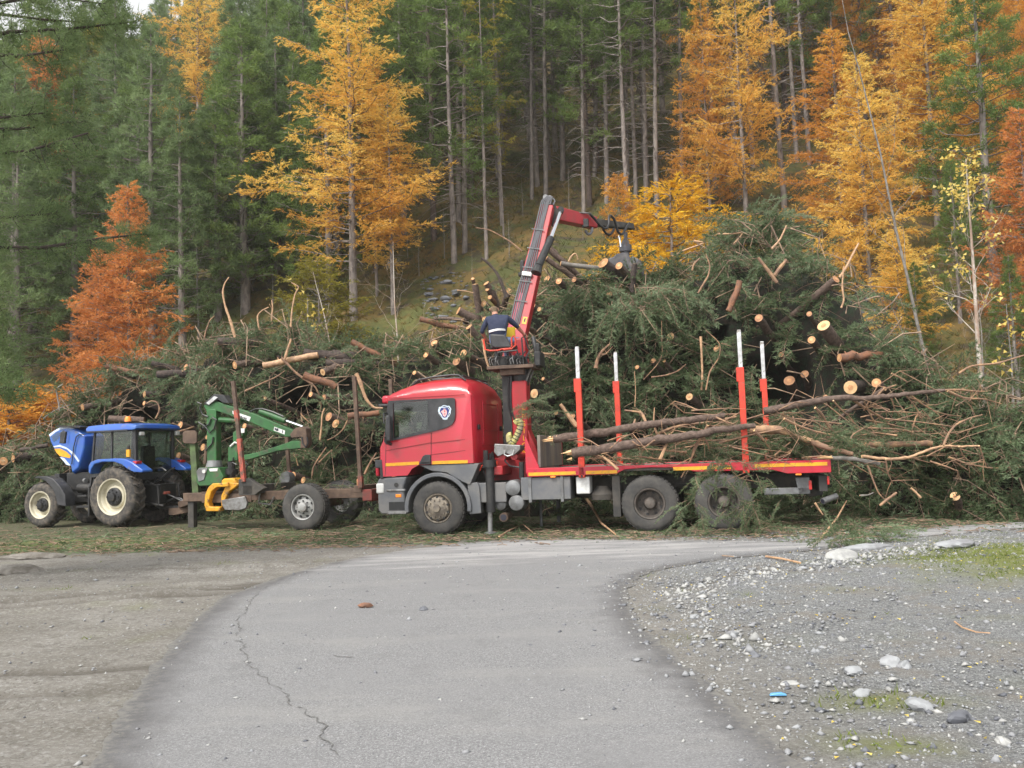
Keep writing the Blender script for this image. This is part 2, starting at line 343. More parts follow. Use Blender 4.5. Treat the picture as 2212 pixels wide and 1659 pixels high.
_edge_px = [(150, 1720), (190, 1659), (250, 1560), (312, 1462), (372, 1390), (430, 1330), (482, 1290), (560, 1262), (640, 1236), (720, 1215), (800, 1200), (880, 1188), (960, 1178), (1040, 1171), (1120, 1167), (1250, 1166), (1400, 1168), (1550, 1168), (1700, 1170), (1790, 1164), (1860, 1157), (1950, 1147), (2050, 1138), (2212, 1128), (2500, 1112),
            (2500, 1128), (2212, 1142), (2100, 1150), (2000, 1158), (1930, 1166), (1850, 1177), (1760, 1189), (1650, 1199), (1550, 1210), (1470, 1222), (1405, 1236), (1370, 1252), (1358, 1275), (1362, 1310), (1385, 1350), (1430, 1392), (1490, 1440), (1560, 1500), (1650, 1580), (1740, 1659), (1790, 1720)]
_e = np.array([gnd(u, v)[:2] for u, v in _edge_px])
_pp = []
for i in range(len(_e)):
    a, b = _e[i], _e[(i + 1) % len(_e)]; L = np.linalg.norm(b - a); k = max(1, int(L / .12)); k = min(k, 60)
    for j in range(k):
        q = a + (b - a) * j / k; amp = .018
        if i == len(_e) - 1: amp = 0
        _pp.append(q + rng.normal(size=2) * amp)
ROADP = np.array(_pp)
ROADP = np.concatenate([ROADP, [[ROADP[-1][0], -6], [ROADP[0][0], -6]]])
def inpoly(x, y, P):
    x = np.asarray(x, float); y = np.asarray(y, float); c = np.zeros(x.shape, bool); n = len(P)
    for i in range(n):
        x0, y0 = P[i]; x1, y1 = P[(i + 1) % n]
        if y0 == y1: continue
        k = ((y0 > y) != (y1 > y)) & (x < (x1 - x0) * (y - y0) / (y1 - y0) + x0); c ^= k
    return c
def dpoly(x, y, P):
    x = np.asarray(x, float); y = np.asarray(y, float); d = np.full(x.shape, 1e9); n = len(P)
    for i in range(n):
        a = P[i]; b = P[(i + 1) % n]; e = b - a; L = max(e @ e, 1e-9)
        t = np.clip(((x - a[0]) * e[0] + (y - a[1]) * e[1]) / L, 0, 1)
        d = np.minimum(d, (x - a[0] - t * e[0]) ** 2 + (y - a[1] - t * e[1]) ** 2)
    return np.sqrt(d)
def axis_(fine0, fine1, st, lo, hi, g=1.07):
    a = list(np.arange(fine0, fine1, st)); s = st
    while a[-1] < hi: s = min(s * g, 2.5); a.append(a[-1] + s)
    s = st; b = [fine0]
    while b[-1] > lo: s = min(s * g, 2.5); b.append(b[-1] - s)
    return np.array(b[::-1][:-1] + a)
_xs = axis_(-11, 11, .11, -170, 170); _ys = axis_(3, 18, .10, -12, 300)
GX, GY = np.meshgrid(_xs, _ys)
_eP = np.concatenate([_e, [[_e[-1][0], -6], [_e[0][0], -6]]])
_in = inpoly(GX, GY, _eP); _d = dpoly(GX, GY, _eP); _sd_ = np.where(_in, -_d, _d)
GZ = H(GX, GY)
_flat = np.clip(1 - GZ / .6, 0, 1)
_leftd = _flat * np.clip((-GX - 1.5) / 2, 0, 1)
_rel = (.018 * vnoise(GX, GY, 2.6, 8) + .012 * vnoise(GX * 1.3, GY * 1.1, 7, 9)) * np.clip(_sd_ / .5, 0, 1)
# wheel ruts pressed into the mud, sweeping from the left towards the trailer
_rut = GY - (8.6 + .0 * GX + .30 * (GX + 12)); _rut2 = GY - (10.6 + .14 * (GX + 10)); _rut3 = GY - (13.6 + .02 * (GX + 10))
for q, dep in ((_rut, .07), (_rut - .45, .06), (_rut2, .07), (_rut2 - .4, .05), (_rut3, .08), (_rut3 - .5, .06), (GY - 6.2 - .12 * (GX + 6), .06), (GY - 7.1 - .05 * (GX + 6) , .05)):
    _rel = _rel - dep * np.exp(-(q / .13) ** 2) * _leftd * np.clip(_sd_ / .8, 0, 1) + dep * .7 * np.exp(-((q + .28) / .12) ** 2) * _leftd * np.clip(_sd_ / .8, 0, 1)
_bank = np.clip((GX - 5.5) / 5, 0, 1) * np.clip(_sd_ / 2.5, 0, 1) * np.clip((14.5 - GY) / 2, 0, 1) * .22
GZ = GZ + np.where(_in, -.03 * np.clip(_d / .12, .12, 1), _rel * _flat + _bank)
_ny, _nx = GX.shape
V = np.stack([GX, GY, GZ], -1).reshape(-1, 3)
_i = (np.arange(_ny - 1)[:, None] * _nx + np.arange(_nx - 1)[None]).ravel()
Q = np.stack([_i, _i + 1, _i + _nx + 1, _i + _nx], -1)
gme = npmesh('ground', V, Q, [], smooth=True)
def pattr(me, n, val):
    a = me.attributes.new(n, 'FLOAT', 'POINT'); a.data.foreach_set('value', np.asarray(val, np.float32).ravel())
HILLM = np.clip((GZ - .25) / .8, 0, 1)
GRAV = np.clip((GX - 1.0) / 1.2, 0, 1) * np.clip((15.8 - GY) / .8, 0, 1)
_rd = sum(np.exp(-((q + .03 * vnoise(GX, GY, 5, 2)) / .13) ** 2) for q in (_rut, _rut - .45, _rut2, _rut2 - .4, _rut3, _rut3 - .5, GY - 6.2 - .12 * (GX + 6), GY - 7.1 - .05 * (GX + 6))) * np.clip(.75 + .8 * vnoise(GX, GY, 1.7, 14), 0, 1) * _leftd
pattr(gme, 'rut', np.clip(_rd, 0, .85)); pattr(gme, 'hill', HILLM); pattr(gme, 'gravel', GRAV)
def grassmask(x, y):
    a = 1.3 * np.exp(-(((x - 6.6) / 1.7) ** 2 + ((y - 11.6) / 1.9) ** 2)) + .75 * np.exp(-(((x + 9.5) / 5.5) ** 2 + ((y - 19.0) / 1.5) ** 2)) + .75 * np.exp(-(((x - 2.1) / .35) ** 2 + ((y - 5.6) / .2) ** 2)) + .75 * np.exp(-(((x - 1.9) / .25) ** 2 + ((y - 4.8) / .2) ** 2))
    return np.clip(a * 1.1 + .35 * vnoise(x, y, 3.1, 21) - .12, 0, 1)
pattr(gme, 'grassy', grassmask(GX, GY) * _flat)
pattr(gme, 'litter', np.clip((GY - 16.2) / 1.2, 0, 1) * _flat)
def ground_mat():
    m = bpy.data.materials.new('ground_earth'); m.use_nodes = True; n = m.node_tree; b = n.nodes['Principled BSDF']; b.inputs['Roughness'].default_value = .92; b.inputs['Specular IOR Level'].default_value = .25
    tc = n.nodes.new('ShaderNodeTexCoord')
    def noise(s, det=5, rgh=.6, src=None):
        t = n.nodes.new('ShaderNodeTexNoise'); t.inputs['Scale'].default_value = s; t.inputs['Detail'].default_value = det; t.inputs['Roughness'].default_value = rgh; n.links.new(src or tc.outputs['Object'], t.inputs['Vector']); return t.outputs['Fac']
    def mr(f, a, c):
        r_ = n.nodes.new('ShaderNodeMapRange'); r_.inputs[1].default_value = a; r_.inputs[2].default_value = c; n.links.new(f, r_.inputs[0]); return r_.outputs[0]
    def mix(f, A, B):
        x = n.nodes.new('ShaderNodeMix'); x.data_type = 'RGBA'; n.links.new(f, x.inputs[0])
        for s_, v_ in ((6, A), (7, B)):
            if isinstance(v_, tuple): x.inputs[s_].default_value = (*v_, 1)
            else: n.links.new(v_, x.inputs[s_])
        return x.outputs[2]
    def attr(k): a = n.nodes.new('ShaderNodeAttribute'); a.attribute_name = k; return a.outputs['Fac']
    mp = n.nodes.new('ShaderNodeMapping'); mp.inputs['Scale'].default_value = (.8, 1.25, 1); mp.inputs['Rotation'].default_value = (0, 0, -.5); n.links.new(tc.outputs['Object'], mp.inputs[0])
    dirt = mix(mr(noise(1.2, 8, .7, mp.outputs[0]), .40, .62), (.225, .213, .193), (.16, .148, .128))
    dirt = mix(mr(noise(4.5, 8, .8), .48, .66), dirt, (.13, .12, .105)); dirt = mix(mr(noise(26, 4, .7), .5, .72), dirt, (.33, .325, .31))
    dirt = mix(mr(noise(40, 3, .6), .6, .7), dirt, (.09, .08, .07))
    dirt = mix(attr('rut'), dirt, (.085, .075, .062))  # rut colour: moist mud, with the shade of the grooves painted in as well
    grav = mix(mr(noise(55, 3, .75), .42, .58), (.115, .12, .122), (.27, .275, .275)); grav = mix(mr(noise(16, 6, .8), .47, .62), grav, (.11, .112, .112))
    grav = mix(mr(noise(1.1, 6, .65), .5, .66), grav, (.18, .165, .145))
    grav = mix(mr(noise(90, 2, .5), .62, .68), grav, (.45, .45, .44))
    c = mix(attr('gravel'), dirt, grav)
    lit = mix(mr(noise(12, 6, .75), .42, .6), (.10, .085, .058), (.075, .085, .04))
    c = mix(attr('litter'), c, lit)
    gr = mix(mr(noise(7, 5, .7), .4, .6), (.14, .15, .055), (.17, .19, .06))
    c = mix(attr('grassy'), c, gr)
    h = mix(mr(noise(.5, 8, .75), .44, .56), (.065, .072, .024), (.135, .09, .03))
    h = mix(mr(noise(.9, 6, .75), .5, .62), h, (.05, .04, .026))
    h = mix(mr(noise(.22, 6, .7), .58, .66), h, (.11, .12, .04))
    c = mix(attr('hill'), c, h)
    n.links.new(c, b.inputs['Base Color'])
    bp = n.nodes.new('ShaderNodeBump'); bp.inputs['Strength'].default_value = .9; bp.inputs['Distance'].default_value = .03; n.links.new(noise(9, 8, .8), bp.inputs['Height']); n.links.new(bp.outputs[0], b.inputs['Normal'])
    return m
gme.materials.append(ground_mat())
ground = link('ground', gme); tag(ground, kind='structure')

# asphalt: a sheet 4 mm above
def asphalt_mat():
    m = bpy.data.materials.new('worn_asphalt'); m.use_nodes = True; n = m.node_tree; b = n.nodes['Principled BSDF']; b.inputs['Roughness'].default_value = .82; b.inputs['Specular IOR Level'].default_value = .35
    tc = n.nodes.new('ShaderNodeTexCoord')
    def noise(s, det=5, rgh=.6, sc_=None):
        t = n.nodes.new('ShaderNodeTexNoise'); t.inputs['Scale'].default_value = s; t.inputs['Detail'].default_value = det; t.inputs['Roughness'].default_value = rgh
        src = tc.outputs['Object']
        if sc_: mp = n.nodes.new('ShaderNodeMapping'); mp.inputs['Scale'].default_value = sc_; n.links.new(src, mp.inputs[0]); src = mp.outputs[0]
        n.links.new(src, t.inputs['Vector']); return t.outputs['Fac']
    def mr(f, a, c):
        r_ = n.nodes.new('ShaderNodeMapRange'); r_.inputs[1].default_value = a; r_.inputs[2].default_value = c; n.links.new(f, r_.inputs[0]); return r_.outputs[0]
    def mix(f, A, B):
        x = n.nodes.new('ShaderNodeMix'); x.data_type = 'RGBA'; n.links.new(f, x.inputs[0])
        for s_, v_ in ((6, A), (7, B)):
            if isinstance(v_, tuple): x.inputs[s_].default_value = (*v_, 1)
            else: n.links.new(v_, x.inputs[s_])
        return x.outputs[2]
    c = mix(mr(noise(70, 3, .8), .38, .62), (.135, .136, .14), (.25, .25, .254))
    c = mix(mr(noise(140, 2, .6), .63, .70), c, (.50, .50, .50))
    c = mix(mr(noise(60, 2, .6), .64, .72), c, (.07, .07, .075))
    c = mix(mr(noise(.6, 5, .6), .45, .75), c, (.20, .20, .204))
    e_ = n.nodes.new('ShaderNodeAttribute'); e_.attribute_name = 'edge'
    c = mix(mr(noise(2.0, 9, .8, (1, .6, 1)), .54, .80), c, (.14, .14, .142)); c = mix(mr(noise(.9, 8, .75, (.5, 1.3, 1)), .5, .8), c, (.25, .247, .24))
    def edge(lo, hi, wn, sc):
        me_ = n.nodes.new('ShaderNodeMath'); me_.operation = 'MULTIPLY_ADD'; n.links.new(noise(sc, 6, .75), me_.inputs[0]); me_.inputs[1].default_value = wn; n.links.new(e_.outputs['Fac'], me_.inputs[2]); return mr(me_.outputs[0], lo, hi)
    c = mix(edge(.75, 1.25, 1.0, 3), c, (.105, .103, .105)); c = mix(edge(1.5, 1.9, 1.6, 16), c, (.185, .18, .165))
    # pale dried mud dragged on to the lane near the trucks
    a = n.nodes.new('ShaderNodeAttribute'); a.attribute_name = 'dust'
    md = n.nodes.new('ShaderNodeMath'); md.operation = 'MULTIPLY_ADD'; n.links.new(noise(1.1, 8, .7, (.45, 2.2, 1)), md.inputs[0]); md.inputs[1].default_value = 1.3; n.links.new(a.outputs['Fac'], md.inputs[2])
    c = mix(mr(md.outputs[0], 1.05, 1.5), c, (.42, .41, .40))
    n.links.new(c, b.inputs['Base Color'])
    bp = n.nodes.new('ShaderNodeBump'); bp.inputs['Strength'].default_value = .55; bp.inputs['Distance'].default_value = .008; n.links.new(noise(75, 4, .8), bp.inputs['Height']); n.links.new(bp.outputs[0], b.inputs['Normal'])
    return m
import bmesh
_bm = bmesh.new(); _vs = [_bm.verts.new((p_[0], p_[1], .004)) for p_ in ROADP]; _bm.faces.new(_vs); bmesh.ops.recalc_face_normals(_bm, faces=_bm.faces)
for yy in np.arange(3.4, 17.5, .25): bmesh.ops.bisect_plane(_bm, geom=_bm.verts[:] + _bm.edges[:] + _bm.faces[:], plane_co=(0, yy, 0), plane_no=(0, 1, 0))
for xx in np.arange(-6, 12, .25): bmesh.ops.bisect_plane(_bm, geom=_bm.verts[:] + _bm.edges[:] + _bm.faces[:], plane_co=(xx, 0, 0), plane_no=(1, 0, 0))
for f_ in _bm.faces:
    if f_.normal.z < 0: f_.normal_flip()
_me = bpy.data.meshes.new('asphalt_road'); _bm.to_mesh(_me); _bm.free(); _me.materials.append(asphalt_mat())
_co = np.empty(len(_me.vertices) * 3); _me.vertices.foreach_get('co', _co); _co = _co.reshape(-1, 3)
pattr(_me, 'dust', np.clip((_co[:, 1] - 10.8) / 3.4, 0, 1) * .55)
pattr(_me, 'edge', np.exp(-dpoly(_co[:, 0], _co[:, 1], _eP) / .28))
tag(link('asphalt_road', _me), kind='structure')

# cracks and pressed marks in the asphalt
def ribbon(pts, w0, name, m, z=.009, parent=None):
    mb = MB(); pts = [gnd(*q)[:2] for q in pts]; out = []
    for i in range(len(pts) - 1):
        a, b = pts[i], pts[i + 1]; k = max(2, int(np.linalg.norm(b - a) / .06))
        for j in range(k): out.append(a + (b - a) * j / k + rng.normal(size=2) * .018)
    out = np.array(out); T = np.gradient(out, axis=0); T /= np.linalg.norm(T, axis=1)[:, None] + 1e-9; N = np.stack([-T[:, 1], T[:, 0]], -1)
    ww = w0 * rng.uniform(.15, 1, len(out))[:, None]; L = out - N * ww; R_ = out + N * ww; n_ = len(out)
    mb.add([(*p_, z) for p_ in L] + [(*p_, z) for p_ in R_], [[i, i + 1, n_ + i + 1, n_ + i] for i in range(n_ - 1)])
    return mb.build(name, m, parent, smooth=0)
M['crack'] = mat('crack_dirt', (.09, .088, .085), .95, col2=(.17, .17, .165), ns=30)
for cr in ([(600, 1262), (560, 1275), (535, 1310), (512, 1345), (520, 1400), (545, 1440), (575, 1475), (612, 1500), (640, 1530)], [(640, 1530), (690, 1560), (700, 1600), (740, 1640)], [(720, 1418), (745, 1421), (775, 1424)], [(230, 1585), (260, 1592), (300, 1600)]):
    tag(ribbon(cr, .007, 'road_crack', M['crack']), kind='structure')

# loose stones (uncountable grit) and the stones one can pick out
def rockV(r_, sub=1, flat=.5, seed=None):
    bm = bmesh.new(); bmesh.ops.create_icosphere(bm, subdivisions=sub, radius=1); q = np.array([v_.co[:] for v_ in bm.verts]); F = [[v_.index for v_ in f_.verts] for f_ in bm.faces]; bm.free()
    rr = np.random.default_rng(seed); dsp = sum(np.sin(q @ rr.normal(size=3) * k_ + rr.uniform(0, 6)) * .22 / k_ ** .6 for k_ in (1, 1.7, 3.5, 7)) if sub > 1 else .28 * rr.normal(size=len(q)).clip(-1.2, 1.2); q = q * (1 + dsp[:, None]) * np.array([1, rr.uniform(.55, .9), flat]); return q * r_, F
def gscatter(n, xr, yr, dens, size, name, mats, zoff=0.0, tin=True):
    x = rng.uniform(*xr, n * 3); y = rng.uniform(*yr, n * 3); k = rng.uniform(size=n * 3) < dens(x, y); x = x[k][:n]; y = y[k][:n]; n = len(x)
    c = NP(); pass
    base = []
    for s_ in range(8):
        r8 = np.random.default_rng(s_); base.append((np.array([[1, 0, 0], [0, 1, 0], [-1, 0, 0], [0, -1, 0], [.1, .1, 1], [0, 0, -1]]) * r8.uniform(.6, 1.25, (6, 1)) * [1, r8.uniform(.6, 1), .55] + r8.normal(size=(6, 3)) * .12,))
    F = np.array([[0, 1, 4], [1, 2, 4], [2, 3, 4], [3, 0, 4], [1, 0, 5], [2, 1, 5], [3, 2, 5], [0, 3, 5]])
    s = size(n); a = rng.uniform(0, 6.28, n); z = np.interp(0, [0], [0]) + np.where(inpoly(x, y, _eP), .004, .0)
    B = np.stack([b_[0] for b_ in base])[rng.integers(0, 8, n)] * s[:, None, None]
    ca, sa = np.cos(a)[:, None], np.sin(a)[:, None]
    V = np.stack([B[..., 0] * ca - B[..., 1] * sa + x[:, None], B[..., 0] * sa + B[..., 1] * ca + y[:, None], B[..., 2] + (z + gz(x, y) + s * .12)[:, None]], -1)
    nv = V.shape[1]; T = (F[None] + (np.arange(n) * nv)[:, None, None]).reshape(-1, 3)
    mi = np.repeat(rng.choice(len(mats), n, p=None), len(F))
    return npmesh(name, V.reshape(-1, 3), T, mats, mi)
def gz(x, y):
    """height of the built ground under points near the camera"""
    ix = np.clip(np.searchsorted(_xs, x) - 1, 0, _nx - 2); iy = np.clip(np.searchsorted(_ys, y) - 1, 0, _ny - 2)
    fx = (x - _xs[ix]) / (_xs[ix + 1] - _xs[ix]); fy = (y - _ys[iy]) / (_ys[iy + 1] - _ys[iy])
    z = GZ[iy, ix] * (1 - fx) * (1 - fy) + GZ[iy, ix + 1] * fx * (1 - fy) + GZ[iy + 1, ix] * (1 - fx) * fy + GZ[iy + 1, ix + 1] * fx * fy
    return np.maximum(z, 0) if True else z
def dens_g(x, y):
    o = ~inpoly(x, y, _eP); d = dpoly(x, y, _eP)
    return np.where(o & (x > 0), .35 + .65 * np.exp(-((d - .8) / .9) ** 2), np.where(o, .035, .03 + .5 * np.exp(-d / .22) * (x > 0)))
tag(link('gravel', gscatter(34000, (-7, 10), (3.2, 16), dens_g, lambda n: rng.lognormal(-4.75, .6, n).clip(.003, .04), 'gravel', [M['stone'], M['stonepale'], M['slate'], M['stone']])), kind='stuff')
def strip(x, y):   # the washed-out line of bigger stones along the lane's inner edge
    p_ = np.array([gnd(*q)[:2] for q in ((2010, 1180), (1900, 1200), (1800, 1215), (1690, 1235), (1560, 1262), (1450, 1290), (1520, 1350), (1640, 1400))])
    d = np.full(x.shape, 9.0)
    for a, b in zip(p_[:-1], p_[1:]):
        e = b - a; t = np.clip(((x - a[0]) * e[0] + (y - a[1]) * e[1]) / (e @ e), 0, 1); d = np.minimum(d, np.hypot(x - a[0] - t * e[0], y - a[1] - t * e[1]))
    return np.exp(-(d / .28) ** 2)
tag(link('washed_gravel', gscatter(2600, (1.5, 8), (7, 15), strip, lambda n: rng.lognormal(-3.85, .5, n).clip(.008, .07), 'washed_gravel', [M['stonepale'], M['stone'], M['stonepale']])), kind='stuff')
def rock(u, v, r_, label, m='stone', flat=.5, sx=1.0, group=None, y=None, name='rock', rz=None):
    P = gnd(u, v) if y is None else y
    q, F = rockV(r_, 3, flat, int(u * 7 + v)); q[:, 0] *= sx
    mb = MB(); mb.add(q, F); o = mb.build(name, M[m], smooth=22); o.location = (P[0], P[1], float(gz(P[0], P[1])) + r_ * flat * .25 if y is None else P[2]); o.rotation_euler[2] = rz if rz is not None else rng.uniform(0, 6)
    return tag(o, label, 'rock', group)
rock(1885, 1187, .24, 'long flat pale rock slab lying beside the fallen pine branch at the lane edge', 'stone', .3, 2.0, rz=.1)
rock(1812, 1207, .17, 'flat cream stone just before the long pale rock slab', 'stonepale', .5, 1.1, rz=.1)
rock(2060, 1182, .22, 'dark grey ledge of rock beside the grassy bank, right of the pale slab', 'stone', .4, 1.8, rz=.2)
rock(1862, 1500, .05, 'upright grey stone low on the gravel near the camera', 'stone', .8)
rock(1925, 1438, .075, 'rounded grey stone, larger of a pair on the gravel', 'stone', .65)
rock(1955, 1441, .055, 'rounded grey stone, smaller of a pair on the gravel', 'stone', .6)
rock(1845, 1452, .05, 'squat brownish stone in a row of small stones on the gravel', 'stone', .6)
rock(1707, 1476, .045, 'pointed white flat stone alone at the asphalt edge', 'stonepale', .3, 1.4)
rock(1632, 1420, .045, 'small round dark pebble stone lying on bare asphalt', 'slate', .7)
rock(2170, 1605, .05, 'rounded pale stone near the lower frame corner on gravel', 'stonepale', .6)
rock(2075, 1560, .07, 'dark jagged clod of rock among black gravel', 'slate', .6)
rock(1985, 1528, .07, 'grey angular stone close to dark clod on the gravel', 'stone', .5)
rock(60, 1208, .24, 'pale cracked lump of dried mud beside the rutted track', 'mudlump', .28, 1.9, rz=.1)
rock(30, 1240, .22, 'dark clod of churned mud in front of the pale lump', 'mudlump', .4, 2.0, rz=.2)
rock(915, 1318, .06, 'brown stone on the road edge beside the mud', 'slate', .6)
mb = MB(); mb.prism([(-.05, 0), (.05, 0), (.055, .008), (.02, .02), (-.04, .014)], -.016, .016); o = mb.build('litter_wrapper', mat('blue_wrapper', (.12, .35, .62), .35), bevel=.006)
P = gnd(1680, 1504); o.location = (P[0], P[1], float(gz(P[0], P[1])) + .004); o.rotation_euler[2] = -.1; tag(o, 'small crumpled blue and white plastic wrapper on the gravel', 'litter')
mb = MB(); mb.add(*rockV(.07, 2, .35, 5)); o = mb.build('bark_chunk', M['barkred'], smooth=30); P = gnd(787, 1313); o.location = (P[0], P[1], .025); tag(o, 'single brown chunk of bark lying on bare asphalt', 'bark')

# grass blades on the near ground, hill grass beyond, needle litter below the trucks
def grass_np(n, xr, yr, dens, h, name, m, zf, spread=.5, per=4):
    x = rng.uniform(*xr, n * 4); y = rng.uniform(*yr, n * 4); k = rng.uniform(size=n * 4) < dens(x, y); x = x[k][:n]; y = y[k][:n]; n = len(x)
    z = zf(x, y); c = NP(); t = np.clip(rng.normal(.5, .22, n), 0, 1)
    for i in range(per):
        P = np.stack([x + rng.normal(size=n) * .03, y + rng.normal(size=n) * .03, z - .005], -1); D = np.stack([rng.normal(size=n) * spread, rng.normal(size=n) * spread, np.ones(n)], -1)
        c.blades(P, D, h * rng.uniform(.5, 1.3, n), h * .09 + .005, 0, t)
    return link(name, c.mesh(name, [m]))
tag(grass_np(12000, (-14, 12), (3.5, 19), lambda x, y: np.where(inpoly(x, y, _eP), 0, grassmask(x, y) ** 1.5), .06, 'grass', M['grass'], gz, .8), kind='stuff')
tag(grass_np(45000, (-42, 34), (25, 72), lambda x, y: np.clip((H(x, y) - .5), 0, 1) * (.25 + .75 * (vnoise(x, y, .8, 5) > -.2)), .30, 'hill_grass', M['hillgrass'], lambda x, y: H(x, y), 1.1, 3), kind='stuff')
_c = NP(); _n = 15000
x = rng.uniform(-15, 13, _n); y = 15.6 + rng.gamma(2.2, 1.2, _n) + np.clip(-x * .12, -.6, 2); k = ~(inpoly(x, y, _eP) & (rng.uniform(size=_n) > .10)); x = x[k]; y = y[k]; n = len(x)
z = gz(x, y) + .012; D = np.stack([rng.normal(size=n), rng.normal(size=n) * .8, rng.uniform(-.05, .35, n)], -1)
_c.blades(np.stack([x, y, z], -1), D, rng.uniform(.05, .2, n), rng.uniform(.01, .03, n), rng.choice(2) * 0, np.clip(rng.normal(.5, .25, n), 0, 1))
tag(link('needle_litter', _c.mesh('needle_litter', [M['brush']])), kind='stuff')
_c = NP(); _n = 2600
x = rng.uniform(-14, 12, _n); y = 15.2 + rng.gamma(2.2, 1.2, _n) + np.clip(-x * .12, -.6, 2); k = ~(inpoly(x, y, _eP) & (rng.uniform(size=_n) > .25)); x = x[k]; y = y[k]
for a, b in zip(x, y):
    an = rng.uniform(0, 6.28); L = rng.uniform(.08, .45); z0 = float(gz(a, b)) + .012
    _c.tube([(a, b, z0), (a + math.cos(an) * L * .5, b + math.sin(an) * L * .5, z0 + rng.uniform(0, .04)), (a + math.cos(an + .4) * L, b + math.sin(an + .4) * L, z0 + .005)], rng.uniform(.004, .009), 3)
tag(link('twig_litter', _c.mesh('twig_litter', [M['twig']])), kind='stuff')
# fallen larch needles and yellow leaves on the gravel
_c = NP(); n = 500; x = rng.uniform(1.2, 7, n); y = rng.uniform(3.6, 14, n); k = ~inpoly(x, y, _eP); x = x[k]; y = y[k]; n = len(x)
_c.blades(np.stack([x, y, gz(x, y) + .014], -1), np.stack([rng.normal(size=n), rng.normal(size=n), rng.uniform(0, .3, n)], -1), rng.uniform(.012, .035, n), .014, 0, rng.uniform(0, 1, n))
tag(link('fallen_leaves', _c.mesh('fallen_leaves', [M['birchleaf']])), kind='stuff')
